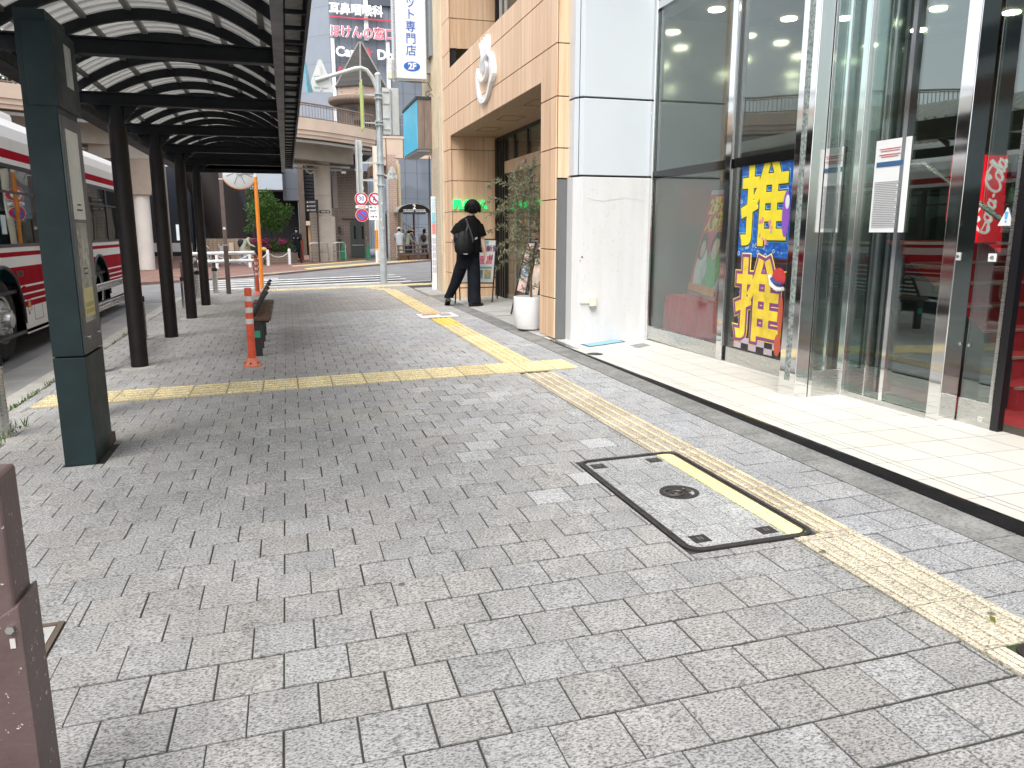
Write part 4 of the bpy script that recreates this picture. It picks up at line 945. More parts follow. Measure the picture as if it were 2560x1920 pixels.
pquad(.10, .84, .08, .30, .0035).build('pale_ground', M('poster_pale', (.62, .70, .72), .5, var=.3, vs=10), p)
for a in ((.22, .30, .15, .26, .005, 'pale_coat', MATS['poster_white']), (.58, .30, .25, .26, .007, 'green_jacket', GRNP), (.17, .55, .12, .16, .008, 'dark_hair', HAIRP), (.19, .52, .075, .105, .010, 'pale_face', SKINP),
          (.56, .60, .15, .14, .011, 'dark_hair', HAIRP), (.57, .54, .10, .12, .013, 'pale_face', SKINP), (.82, .56, .06, .16, .012, 'dark_hair', HAIRP), (.36, .28, .09, .12, .014, 'pale_shape', MATS['poster_pale'])):
    pell(*a)
pquad(.02, .82, .02, .11, .016).build('orange_band', M('poster_orange', (.85, .30, .06), .5, var=.35, vs=20), p)
tb = thing('display_stage', 'low stage draped in dark red cloth inside the first window bay', 'stage', (4.9, 7.6, .09))
mb = MB()
k = 60
ring = [(4.34 + .012 * math.sin(i * 1.7), 6.84 + 1.62 * i / k) for i in range(k + 1)]
mb.add([(x, y, .10) for x, y in ring] + [(x + .02, y, .60) for x, y in ring], [(i, i + 1, k + 2 + i, k + 1 + i) for i in range(k)]); mb.box(4.36, 5.6, 6.84, 8.46, .58, .60)
mb.build('cloth', M('red_cloth', (.72, .010, .04), .8, var=.3, vs=5), tb)
o = MB().add([(5.1, 6.9, .61), (5.1, 8.35, .61), (5.25, 8.35, 1.45), (5.25, 7.15, 1.45), (5.18, 6.9, 1.30), (5.14, 6.9, .61), (5.14, 8.35, .61), (5.29, 8.35, 1.45), (5.29, 7.15, 1.45), (5.22, 6.9, 1.30)], [(0, 1, 2, 3, 4), (9, 8, 7, 6, 5), (0, 5, 6, 1), (1, 6, 7, 2), (2, 7, 8, 3), (3, 8, 9, 4), (4, 9, 5, 0)]).build('display_board', M('board_grey', (.075, .07, .075), .7))
tag(o, 'dark grey display board standing on the red draped stage', 'board')

# ================================================================== WOOD-CLAD BUILDING
wb = thing('wood_clad_building', 'building clad in pale wood panels with a recessed glass shopfront', 'building', (3.6, 12, .07))
WOOD = MATS['wood']
zj = [.075, .56, 1.14, 1.72, 2.30, 2.87, 3.44, 4.02, 4.60, 5.18, 5.76, 6.34, 6.92, 7.5]
def clad(x0, x1, y0, y1, z0, z1): MB().box(x0, x1, y0, y1, z0, z1).build('cladding_panel', WOOD, wb, bevel=.0025, seg=1)
MB().box(3.07, 3.25, 8.76, 9.28, .06, 7.5).build('pier_core', DARKJ, wb); MB().box(3.07, 3.2, 14.82, 15.38, .06, 7.5).build('pier_core', DARKJ, wb)
MB().box(3.07, 4.0, 9.28, 14.82, 3.135, 4.29).build('lintel_core', DARKJ, wb)
for a, b in zip(zj[:-1], zj[1:]):
    clad(3.05, 3.068, 8.745, 9.30, a + .006, b - .006)
    if a > 1.7: clad(3.075, 3.25, 8.735, 8.755, max(a, 1.96) + .006, b - .006)
    clad(3.05, 3.068, 14.76, 15.40, a + .006, b - .006)
    if b < 3.2 or a < 3.0: clad(3.07, 3.93, 14.80, 14.82, a + .006, min(b, 3.13) - .006)
    if a > 4.5: clad(3.07, 3.95, 14.80, 14.82, a + .006 + (.06 if a < 4.7 else 0), b - .006)
clad(3.05, 3.068, 9.312, 14.748, 3.11, 3.434)
for a, b in ((3.446, 4.014), (4.026, 4.30)): clad(3.05, 3.068, 9.312, 14.748, a, b)
MB().box(3.07, 3.25, 8.745, 8.757, .07, 1.95).build('grey_panel', M('grey_panel', (.20, .205, .21), .4, .5, var=.08), wb)
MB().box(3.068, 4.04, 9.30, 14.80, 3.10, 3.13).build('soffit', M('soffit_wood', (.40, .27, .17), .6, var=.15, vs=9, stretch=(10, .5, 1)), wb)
for y in (10.4, 11.9, 13.3):
    mb = MB(); ringz([(3.32, y), (3.66, y), (3.66, y + .5), (3.32, y + .5)], [(3.33, y + .01), (3.65, y + .01), (3.65, y + .49), (3.33, y + .49)], 0, .002, MB())
    mb.box(3.32, 3.66, y, y + .008, 3.096, 3.101); mb.box(3.32, 3.66, y + .5, y + .508, 3.096, 3.101); mb.box(3.32, 3.328, y + .009, y + .499, 3.096, 3.101); mb.box(3.652, 3.66, y + .009, y + .499, 3.096, 3.101)
    mb.build('ceiling_hatch', M('hatch_dark', (.13, .09, .06), .7), wb)
MB().box(3.07, 4.2, 9.0, 9.28, .06, 3.12).build('pier_return', WOOD, wb)
MB().box(3.95, 10, 9.28, 15.4, 4.29, 4.33).build('floor_slab', DARKJ, wb)
UG = glassmat('upper_glass', (.4, .37, .35), .08, .6)
MB().box(3.97, 3.985, 9.3, 14.78, 4.33, 7.5).build('upper_window', UG, wb)
for y in (14.72, 14.4, 14.05, 13.0, 12.0, 11.0, 10.0): MB().box(3.93, 3.97, y, y + .05, 4.33, 7.5).build('upper_mullion', M('white_frame', (.55, .52, .48), .4) if y in (14.4, 14.05) else BLACK, wb)
MB().box(3.90, 3.968, 9.3, 14.78, 5.62, 5.68).build('upper_mullion', BLACK, wb)
MB().box(4.6, 4.7, 9.3, 14.8, 4.33, 7.5).build('curtain', M('brown_curtain', (.20, .13, .11), .9, var=.4, vs=8, stretch=(1, 3, .1)), wb)
MB().box(3.0, 12, 8.7, 15.42, 7.5, 10).build('upper_storey', WOOD, wb)
# shopfront
SG = glassmat('shop_glass', (.82, .84, .83), .06, .55)
MB().box(4.0, 4.01, 9.3, 14.78, .09, 3.10).build('shop_window', SG, wb)
for y in (14.74, 14.55, 14.38, 14.22): MB().box(3.965, 4.0, y, y + .05, .09, 3.10).build('mullion', BLACK, wb)
for y in (13.6, 12.82, 11.9, 10.9, 10.0): MB().box(3.97, 3.999, y, y + .045, 2.63, 3.10).build('mullion', BLACK, wb)
MB().box(3.96, 3.999, 9.3, 14.78, 3.04, 3.10).build('window_head', BLACK, wb)
MB().box(3.955, 3.999, 9.4, 14.2, 2.41, 2.62).build('door_header', WOOD, wb)
MB().box(3.90, 3.955, 12.83, 13.06, 2.49, 2.55).build('door_sensor', STEEL, wb, bevel=.005)
for y in (13.55, 12.75, 11.95, 11.2, 10.4): MB().box(3.98, 3.999, y, y + .06, .09, 2.41).build('door_stile', M('stile_grey', (.30, .29, .27), .4, .6), wb)
MB().box(4.011, 8, 9.3, 15.4, .05, .085).build('shop_floor', M('shop_floor_grey', (.30, .29, .27), .5), wb)
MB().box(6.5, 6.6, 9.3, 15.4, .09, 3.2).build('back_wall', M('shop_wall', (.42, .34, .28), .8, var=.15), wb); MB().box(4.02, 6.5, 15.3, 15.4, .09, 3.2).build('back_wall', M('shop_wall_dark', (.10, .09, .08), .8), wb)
MB().box(4.02, 8, 9.2, 15.4, 3.13, 3.2).build('shop_ceiling', M('shop_ceiling', (.5, .47, .42), .8), wb)
for x, y in ((4.7, 13.6), (4.8, 12.2), (5.4, 11.2), (5.0, 14.4)): MB().cyl((x, y, 3.13), (x, y, 3.115), .07, n=14).build('ceiling_light', LAMP, wb)
for y in (14.6, 14.9): 
    for k in range(6): MB().box(4.3, 4.9, y, y + .02, .4 + .4 * k, .42 + .4 * k).build('shelf', BLACK, wb)
NEON = M('green_neon', (.01, .72, .15), .4, var=0, emit=.7)
text('FLORA', .215, 'neon_sign', NEON, wb, (3.425, 14.775, 1.855), (1, 0, 0), (0, 0, 1), .02, .010, sx=1.0)
# white channel-letter logo on the lintel: a ring, petals and rising strands
lg = thing('logo_sign', 'white raised ring and petal emblem with rising strands on the wood lintel', 'logo sign', (3.02, 12.0, 3.6))
LW = M('logo_white', (.80, .82, .84), .3, var=.02)
def band(pts, wd, nm, x0=2.95, x1=3.049, closed=False):
    wd = [q * .55 for q in wd] if isinstance(wd, list) else wd * .55; pts = [(12.0 + (a - 12.0) * .94, 3.72 + (b - 3.72) * .95) for a, b in pts]; x0 = 3.0 - (2.95 - x0) * .25; mb = MB(); P = [Vector((0, a, b)) for a, b in pts]; n = len(P); L = []; Rr = []
    for i in range(n):
        t = (P[(i + 1) % n if closed else min(i + 1, n - 1)] - P[i - 1 if closed else max(i - 1, 0)]).normalized(); nr = Vector((0, -t.z, t.y)); h = (wd[i] if isinstance(wd, (list, tuple)) else wd) / 2
        L.append(P[i] + nr * h); Rr.append(P[i] - nr * h)
    for i in range(n if closed else n - 1):
        j = (i + 1) % n
        a, b, c, d = L[i], L[j], Rr[j], Rr[i]
        mb.add([(x0, q.y, q.z) for q in (a, b, c, d)] + [(x1, q.y, q.z) for q in (a, b, c, d)], [(0, 1, 2, 3), (0, 4, 5, 1), (2, 6, 7, 3)])
    return mb.build(nm, LW, lg)
import itertools
def smooth(pts, k=4, closed=False):
    out = []; n = len(pts)
    for i in range(n if closed else n - 1):
        p0, p1, p2, p3 = (pts[(i - 1) % n if closed else max(i - 1, 0)], pts[i], pts[(i + 1) % n], pts[(i + 2) % n if closed else min(i + 2, n - 1)])
        for s in range(k):
            t = s / k
            out.append(tuple(.5 * (2 * b + (c - a) * t + (2 * a - 5 * b + 4 * c - d) * t * t + (3 * b - a - 3 * c + d) * t ** 3) for a, b, c, d in zip(p0, p1, p2, p3)))
    if not closed: out.append(pts[-1])
    return out
band(smooth([(12.40, 3.86), (12.47, 3.74), (12.44, 3.58), (12.36, 3.42), (12.16, 3.31), (11.88, 3.31), (11.68, 3.42), (11.56, 3.56), (11.53, 3.72), (11.60, 3.86)]), .13, 'ring')
band(smooth([(12.34, 3.84), (12.30, 3.70), (12.08, 3.61), (11.85, 3.64), (11.76, 3.76), (11.84, 3.88)]), .07, 'inner_ring', 2.90)
band(smooth([(11.95, 3.90), (11.72, 3.95), (11.52, 3.88), (11.40, 3.74), (11.36, 3.60), (11.46, 3.50)]), [.05] * 6 + [.12] * 14 + [.04], 'petal', 2.88)
for k, dy in enumerate((0, .15, .30, .45)):
    band(smooth([(12.20 - dy * 1.05, 4.19 + .01 * k), (12.10 - dy * .95, 4.06), (12.08 - dy * .8, 3.95), (12.15 - dy * .75, 3.86), (12.20 - dy * .7, 3.74)]), .055, 'strand', 2.91 - .008 * k)

# ================================================================== CREAM BUILDING AND ITS SIGNS
cb_ = thing('cream_building', 'cream rendered building with tiled lower wall between wood building and crossing', 'building', (3.5, 16.3, .07))
CREAM = M('cream_render', (.70, .58, .40), .8, var=.15, vs=2, bump=.25, bs=60)
CTILE = brickmat('cream_wall_tile', (.66, .57, .43), (.60, .50, .37), (.42, .34, .25), .10, .055, .004, off=0)
MB().box(3.10, 12, 15.42, 17.05, .05, 3.05).build('tiled_wall', CTILE, cb_)
MB().box(3.10, 12, 15.42, 18.0, 3.05, 11).build('rendered_wall', CREAM, cb_)
MB().box(3.03, 3.098, 15.42, 15.62, .06, 11).build('pilaster', CREAM, cb_, bevel=.01); MB().box(3.06, 3.098, 15.75, 16.0, .06, 3.98).build('pilaster', CTILE, cb_)
MB().cyl((3.05, 15.70, .9), (3.05, 15.70, 3.9), .03, n=12).build('drain_pipe', M('pipe_cream', (.58, .50, .38), .5), cb_, smooth=True)
MB().box(3.04, 3.1, 16.6, 17.0, 4.9, 9).build('window', M('window_grey', (.22, .25, .27), .2), cb_)
mb = MB(); mb.tube(smooth([(2.86, 16.0, 4.27), (2.93, 16.0, 4.16), (2.95, 16.0, 4.12), (2.90, 16.0, 4.10), (2.84, 16.0, 4.08), (2.83, 16.0, 4.02), (2.88, 16.0, 4.0), (2.92, 16.0, 4.06), (2.97, 16.0, 4.0)]), .006, 6)
mb.build('loose_cable', BLACK, cb_)
bs = thing('blade_sign', 'white vertical projecting sign with blue Japanese lettering and a 2F oval', 'sign', (2.7, 16.9, 4.46))
SGN = M('sign_panel_white', (.80, .82, .83), .35, var=.03)
MB().box(2.37, 3.01, 16.85, 17.15, 4.47, 9).build('panel', SGN, bs, bevel=.02)
MB().box(2.34, 3.02, 16.90, 17.10, 4.44, 4.468).build('bottom_frame', STEEL, bs)
MB().box(2.335, 2.368, 16.84, 17.16, 4.46, 9).build('side_frame', STEEL, bs)
SBL = M('sign_blue', (.02, .13, .52), .45)
for k, ch in enumerate('ット専門店'): text(ch, .225, 'lettering', SBL, bs, (2.69, 16.845, 5.945 - .233 * k), (1, 0, 0), (0, 0, 1), .001, .001)
mb = MB(); mb.add([(2.70 + .172 * math.cos(2 * PI * i / 36), 16.847, 4.715 + .098 * math.sin(2 * PI * i / 36)) for i in range(36)], [tuple(range(36))]); ov = mb.build('oval', SBL, bs)
text('2F', .175, 'lettering', SGN, bs, (2.705, 16.844, 4.715), (1, 0, 0), (0, 0, 1), .001, .007)
MB().box(3.01, 3.10, 16.93, 17.07, 4.62, 4.86).build('bracket', M('bracket_grey', (.42, .41, .40), .6), bs); MB().box(3.01, 3.10, 16.95, 17.05, 7.4, 7.6).build('bracket', MATS['bracket_grey'], bs)
bl = thing('warning_lamp', 'small stacked cylindrical lamp hanging at the lower corner of blade sign', 'lamp', (2.27, 17, 4.5))
for k, c in enumerate(((.75, .66, .42), (.72, .72, .70), (.72, .72, .70), (.70, .70, .68))):
    MB().cyl((2.27, 17, 4.50 + .088 * k), (2.27, 17, 4.585 + .088 * k), .055, n=16).build('lens', M('lens_%d' % k, c, .3), bl, smooth=True)
MB().cyl((2.27, 17, 4.47), (2.27, 17, 4.50), .06, n=16).build('base', GALV, bl)
bb = thing('box_sign', 'blue faced projecting box sign with brown metal side and dark sloped top', 'sign', (2.95, 17.5, 3.05))
MB().box(2.80, 3.098, 16.9, 18.9, 3.08, 4.08).build('housing', M('box_brown', (.28, .22, .19), .4, .5, var=.25, vs=3, stretch=(4, 1, 1)), bb)
MB().box(2.788, 2.80, 16.93, 18.88, 3.09, 4.07).build('blue_face', M('face_blue', (.06, .55, .82), .35, var=.04), bb)
MB().box(2.77, 3.10, 16.88, 18.92, 4.081, 4.14).build('top_trim', M('trim_dark', (.03, .035, .035), .5), bb)
MB().box(2.80, 3.097, 16.92, 18.9, 3.03, 3.078).build('underside', M('under_steel', (.30, .31, .31), .4, .5, var=.4, vs=6), bb)
MB().box(2.94, 2.943, 16.893, 16.899, 3.08, 4.08).build('seam', DARKJ, bb)
ib = thing('notice_board', 'tall narrow pale notice board with coloured panels on the cream wall corner', 'notice board', (3.05, 16.6, .08))
MB().box(2.985, 3.09, 16.55, 16.62, .10, 2.08).build('board', SGN, ib, bevel=.004)
for z0, z1, c, nm in ((1.52, 1.75, (.30, .62, .75), 'blue_panel'), (1.30, 1.51, (.75, .28, .27), 'red_panel'), (1.80, 2.04, (.62, .74, .80), 'pale_panel')):
    MB().box(3.0, 3.075, 16.544, 16.549, z0, z1).build(nm, M('nb_' + nm, c, .5, var=.25, vs=18), ib)
for k in range(5):
    for x in (3.0, 3.042): MB().box(x, x + .032, 16.544, 16.549, .48 + .155 * k, .60 + .155 * k).build('timetable', M('nb_text', (.60, .60, .70), .6, var=.35, vs=60), ib)
MB().box(2.75, 3.0, 16.4, 16.75, .055, .11).build('foot', WHITE, ib)
MB().box(2.97, 2.984, 16.56, 16.61, .3, 2.9).build('edge_post', BLACK, ib)

# ================================================================== FAR BUILDING WITH SHOP SIGNS
fb = thing('grey_shop_building', 'large blue grey ribbed building with illuminated style shop signs beyond the crossing', 'building', (10, 62, 0))
RIB, rn2, ro2 = nodes('grey_ribbed_panel')
r_b = N(rn2, 'ShaderNodeBsdfPrincipled', Roughness=.5); rn2.links.new(r_b.outputs[0], ro2.inputs[0])
r_t = rn2.nodes.new('ShaderNodeTexCoord'); r_s = rn2.nodes.new('ShaderNodeSeparateXYZ'); rn2.links.new(r_t.outputs['Object'], r_s.inputs[0])
r_a = rn2.nodes.new('ShaderNodeMath'); r_a.operation = 'SUBTRACT'; rn2.links.new(r_s.outputs[0], r_a.inputs[0]); rn2.links.new(r_s.outputs[1], r_a.inputs[1])
r_p = rn2.nodes.new('ShaderNodeMath'); r_p.operation = 'PINGPONG'; rn2.links.new(r_a.outputs[0], r_p.inputs[0]); r_p.inputs[1].default_value = .45
r_q = rn2.nodes.new('ShaderNodeMath'); r_q.operation = 'PINGPONG'; rn2.links.new(r_s.outputs[2], r_q.inputs[0]); r_q.inputs[1].default_value = .95
r_n = N(rn2, 'ShaderNodeTexNoise', Scale=.35, Detail=1.0); rn2.links.new(r_t.outputs['Object'], r_n.inputs['Vector'])
c = mul(rn2, (.150, .172, .205), ramp(rn2, r_p.outputs[0], [(.02, .62), (.05, 1.0)])); c = mul(rn2, c, ramp(rn2, r_q.outputs[0], [(.012, .68), (.03, 1.0)]))
c = mul(rn2, c, ramp(rn2, r_n.outputs['Fac'], [(.42, .78), (.47, 1.0), (.55, 1.0), (.60, 1.18)])); rn2.links.new(c, r_b.inputs['Base Color'])
LIGHTP = brickmat('pale_grey_panel', (.23, .265, .31), (.25, .285, .33), (.14, .16, .185), 1.8, 1.9, .012, off=0, rough=.4, var=.08)
mb = MB(); mb.add([(3.75, 60, -.2), (34, 60, -.2), (34, 60, 30), (3.75, 60, 30), (34, 75, -.2), (34, 75, 30)], [(0, 1, 2, 3), (1, 4, 5, 2)]); mb.build('front_wall', RIB, fb)
mb = MB(); mb.add([(3.75, 60, -.2), (3.75, 60, 30), (-3, 67, 30), (-3, 67, -.2)], [(0, 1, 2, 3)]); mb.build('side_wall', LIGHTP, fb)
mb = MB(); mb.add([(-3, 67, -.2), (-3, 67, 30), (-3, 80, 30), (-3, 80, -.2)], [(0, 1, 2, 3)]); mb.build('side_wall', LIGHTP, fb)
mb = MB(); mb.add([(3.75, 60, 30), (34, 60, 30), (34, 75, 30), (-3, 80, 30), (-3, 67, 30)], [(0, 1, 2, 3, 4)]); mb.build('roof', RIB, fb)
SW = M('sign_letter_white', (.86, .87, .88), .4, emit=.12, var=0); SR = M('sign_letter_red', (.62, .05, .09), .4); SP = M('sign_letter_pink', (.78, .17, .24), .4)
for x0, x1, z0, z1 in ((6.20, 6.50, 14.9, 24), (3.80, 4.05, 9, 14.9), (7.72, 7.98, 9, 14.9)): MB().box(x0, x1, 59.8, 60, z0, z1).build('white_strip', M('strip_white', (.78, .79, .80), .4, var=.05), fb)
text('耳鼻咽喉科', .80, 'clinic_sign', SW, fb, (5.65, 59.6, 16.78), (1, 0, 0), (0, 0, 1), .08, .028, sx=.95)
MB().box(3.8, 9.5, 59.62, 59.7, 16.24, 16.33).build('red_line', SR, fb)
text('ほけんの窓口', .86, 'insurance_sign', SW, fb, (6.05, 59.7, 15.30), (1, 0, 0), (0, 0, 1), .05, .05, sx=.90); text('ほけんの窓口', .86, 'insurance_sign', SP, fb, (6.05, 59.62, 15.30), (1, 0, 0), (0, 0, 1), .03, .012, sx=.90)
text('Can', .92, 'shop_sign', SW, fb, (4.85, 59.6, 13.95), (1, 0, 0), (0, 0, 1), .08, .035); text('Do', .92, 'shop_sign', SW, fb, (7.62, 59.6, 13.88), (1, 0, 0), (0, 0, 1), .08, .035)
mb = MB(); mb.yprism([(6.35 + (.42 if i % 2 == 0 else .18) * math.sin(2 * PI * i / 10), 13.98 + (.42 if i % 2 == 0 else .18) * math.cos(2 * PI * i / 10)) for i in range(10)], 59.5, 59.6); mb.build('star', SR, fb)
text('K', .85, 'script_sign', SR, fb, (4.35, 59.6, 12.62), (1, 0, 0), (0, 0, 1), .05, .012, .35, sx=1.2)
for k in range(3): MB().box(6.6, 16, 59.75, 60, 17.3 + .75 * k, 17.85 + .75 * k).build('louvre', M('louvre_dark', (.07, .08, .10), .5), fb)

# ================================================================== PEDESTRIAN DECK
dk_ = thing('pedestrian_deck', 'beige elevated pedestrian deck curving over the street on concrete columns', 'footbridge', (0, 36, 0))
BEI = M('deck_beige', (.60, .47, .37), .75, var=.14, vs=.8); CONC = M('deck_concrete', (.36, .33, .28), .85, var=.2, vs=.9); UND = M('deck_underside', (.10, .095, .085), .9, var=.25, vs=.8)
F = smooth([(-34, 15), (-20, 21), (-13, 24.8), (-8, 28), (-3.5, 30.8), (.7, 33), (2.6, 34.5), (4.1, 36.1)], 4)
def offp(P, d):
    out = []
    for i, (x, y) in enumerate(P):
        a, b = P[max(i - 1, 0)], P[min(i + 1, len(P) - 1)]; t = Vector((b[0] - a[0], b[1] - a[1])).normalized(); out.append((x - t.y * d, y + t.x * d))
    return out
def ribbon(P, d0, d1, z0, z1, name, mat, par=None):
    A, B = offp(P, d0), offp(P, d1); mb = MB(); n = len(P)
    rings = [[(a[0], a[1], z0), (b[0], b[1], z0), (b[0], b[1], z1), (a[0], a[1], z1)] for a, b in zip(A, B)]
    return mb.loft(rings).build(name, mat, par or dk_)
ribbon(F, 0, .25, 5.36, 5.80, 'fascia', BEI); ribbon(F, .05, .25, 5.19, 5.355, 'fascia', BEI); ribbon(F, .10, .25, 5.06, 5.185, 'fascia', BEI)
ribbon(F, .25, 3.4, 5.12, 5.35, 'slab', UND)
ribbon(F, 1.3, 1.7, 4.35, 5.12, 'girder', CONC); ribbon(F, 2.8, 3.2, 4.35, 5.12, 'girder', CONC); ribbon(F, .3, .36, 4.90, 5.0, 'conduit', M('conduit_grey', (.45, .44, .42), .5))
MB().box(4.42, 12, 37.0, 37.3, 4.70, 5.62).build('fascia', BEI, dk_); MB().box(4.42, 12, 37.3, 39.4, 4.9, 5.2).build('slab', UND, dk_); MB().box(4.40, 12, 36.97, 37.3, 5.56, 5.66).build('coping', BEI, dk_)
MB().box(4.0, 5.2, 37.05, 38.6, 4.36, 4.69).build('corbel', BEI, dk_); MB().box(3.95, 5.2, 37.3, 39, 3.9, 4.35).build('corbel', M('corbel_brown', (.22, .14, .10), .8), dk_); MB().box(5.0, 5.6, 36.99, 37.0, 4.70, 5.6).build('joint', DARKJ, dk_) if False else None
for x in (4.62, 5.42): MB().box(x, x + .03, 36.985, 37.0, 4.70, 5.56).build('joint', DARKJ, dk_)
MB().prism([(-30, 22), (-5.6, 34.5), (-5.2, 47), (-30, 47)], 4.95, 5.1).build('slab', UND, dk_); MB().prism([(1.2, 37.6), (4.2, 38.8), (4.2, 47), (1.2, 47)], 4.95, 5.1).build('slab', UND, dk_)
RAILB = M('rail_brown', (.24, .18, .15), .5, .3, var=.1)
G = offp(F, .12); mb = MB(); L = 0
Gp = [g_ for g_ in G if -16 < g_[0]]
mb.tube([(x, y, 6.40) for x, y in Gp], .035, 8); mb.tube([(x, y, 5.86) for x, y in Gp], .02, 6); mb.tube([(x, y, 6.32) for x, y in Gp], .018, 6)
acc = 0
for (x0, y0), (x1, y1) in zip(Gp[:-1], Gp[1:]):
    l = math.hypot(x1 - x0, y1 - y0); k = int(l / .13)
    for i in range(k):
        t = i / k; x, y = lerp(x0, x1, t), lerp(y0, y1, t); mb.cyl((x, y, 5.80), (x, y, 6.36), .013, n=5, cap=False)
mb.build('railing', RAILB, dk_)
mb = MB(); 
for x in [4.5 + .14 * i for i in range(14)]: mb.cyl((x, 37.1, 5.66), (x, 37.1, 6.57), .012, n=5, cap=False)
for z in (6.57, 6.42, 6.28, 6.1, 5.92, 5.75): mb.tube([(4.45, 37.1, z), (6.5, 37.1, z)], .014, 6)
mb.build('railing', M('rail_dark', (.12, .12, .13), .5, .3), dk_)
def col(x, y, r, z1, mat, z0=-.1): return MB().cyl((x, y, z0), (x, y, z1), r, n=28).build('column', mat, dk_, smooth=True)
PALEC = M('pale_concrete', (.56, .50, .43), .85, var=.2, vs=1.2)
col(1.72, 37.3, .37, 4.45, PALEC)
MB().box(1.32, 2.14, 37.0, 37.9, 3.95, 4.6).build('column_head', CONC, dk_) if False else None
mb = MB(); mb.lathe([(.376, 2.95), (.376, 2.965)], (1.72, 37.3, 0), 28); mb.build('column_joint', M('joint_grey', (.25, .23, .20), .9), dk_)
col(-5.0, 31.4, .27, 2.65, M('column_white', (.62, .59, .54), .8, var=.12, vs=1)); mb = MB()
mb.add([(-5.33, 31.0, 2.65 + 1.25), (-4.30, 31.0, 3.88), (-4.30, 32.2, 3.88), (-5.33, 32.2, 3.9), (-5.28, 31.05, 2.66), (-4.62, 31.05, 2.66), (-4.62, 31.9, 2.66), (-5.28, 31.9, 2.66)], [(0, 1, 2, 3), (7, 6, 5, 4), (0, 4, 5, 1), (1, 5, 6, 2), (2, 6, 7, 3), (3, 7, 4, 0)]); mb.build('column_head', M('capital_brown', (.30, .25, .20), .85, var=.1), dk_)
MB().box(-6.5, -3.8, 31.0, 32.4, 3.9, 4.4).build('cross_beam', CONC, dk_)
col(-7.0, 34.2, .36, 4.45, PALEC); MB().cyl((-7.0, 34.2, 4.46), (-7.0, 34.2, 4.66), .55, n=28).build('column_ring', WHITE, dk_)
col(-5.95, 43.5, .27, 4.9, PALEC); col(3.86, 34.2, .16, 4.9, M('column_cream', (.66, .60, .51), .7, var=.1)); col(-10.5, 33, .36, 4.4, PALEC)
mb = MB(); mb.tube([(-1, 35.2, 4.28), (1.2, 36.6, 4.28), (3.0, 37.6, 4.25)], .045, 8); mb.tube([(-.5, 36, 4.15), (1.2, 36.9, 4.10), (2.6, 37.4, 4.12)], .035, 8); mb.tube([(1.0, 36.9, 4.3), (1.05, 36.9, 4.0), (1.2, 36.9, 3.92), (1.4, 36.95, 4.02)], .05, 8)
mb.build('pipework', MATS['conduit_grey'], dk_)
MB().box(2.55, 2.75, 36.6, 36.75, 3.93, 4.02).build('floodlight', WHITE, dk_)
for x in (-.4, .6): 
    mb = MB()
    for i in range(4):
        for j in range(3): mb.box(x + .08 * i, x + .08 * i + .05, 34.9 + x * .55, 34.95 + x * .55, 4.55 + .1 * j, 4.6 + .1 * j)
MB().box(1.05, 1.2, 35.3, 35.34, 4.6, 4.72).build('wall_plate', WHITE, dk_)
# round turret with slate pyramid roof on the deck
tu = thing('turret', 'small brick turret on the deck with tall grey slate pyramid roof', 'turret', (3.95, 40.5, 5.7))
SLATE = brickmat('slate', (.028, .026, .024), (.048, .043, .039), (.012, .012, .012), .42, .21, .010, bump=.8, var=.3)
TUB = brickmat('turret_brick', (.42, .32, .26), (.47, .36, .29), (.30, .22, .17), .30, .085, .010, var=.1)
cx, cy = 3.98, 40.5; a6 = [R(60 * i + 22) for i in range(6)]
apex = (cx + .02, cy, 10.42)
eave = [(cx + 1.42 * math.cos(a), cy + 1.42 * math.sin(a), 8.20) for a in a6]; top6 = [(cx + .10 * math.cos(a), cy + .10 * math.sin(a), 10.36) for a in a6]
mb = MB()
for i in range(6): j = (i + 1) % 6; mb.add([eave[i], eave[j], top6[j], top6[i]], [(0, 1, 2, 3)])
mb.add(top6, [tuple(range(6))]); mb.add(eave, [tuple(range(5, -1, -1))]); rf = mb.build('roof', SLATE, tu)
for i in range(6): MB().cyl(eave[i], top6[i], .045, n=6).build('hip_ridge', M('hip_grey', (.22, .20, .18), .7), rf)
MB().lathe([(.12, 0), (.10, .06), (.0, .10)], (cx, cy, 10.35), 8).build('finial', MATS['hip_grey'], rf)
mb = MB(); mb.prism([(cx + 1.32 * math.cos(a), cy + 1.32 * math.sin(a)) for a in a6], 7.72, 8.20); mb.build('brick_band', TUB, tu)
mb = MB(); mb.lathe([(1.35, 7.38), (1.62, 7.52), (1.66, 7.60), (1.66, 7.72), (0, 7.72)], (cx, cy, 0), 40); mb.build('round_eave', brickmat('eave_tile', (.30, .235, .185), (.34, .26, .20), (.25, .18, .14), .09, .5, .008, var=.1), tu, smooth=True)
mb = MB(); mb.lathe([(1.28, 5.2), (1.28, 7.38)], (cx, cy, 0), 32); mb.build('body', M('turret_body', (.11, .088, .072), .8, var=.15), tu, smooth=True)
MB().box(cx - .75, cx - .42, cy - 1.32, cy - 1.1, 7.0, 7.22).build('wall_lamp', BLACK, tu); MB().box(cx - .55, cx + .25, cy - 1.31, cy - 1.2, 5.3, 6.6).build('doorway', M('doorway_dark', (.02, .018, .016), .8), tu)
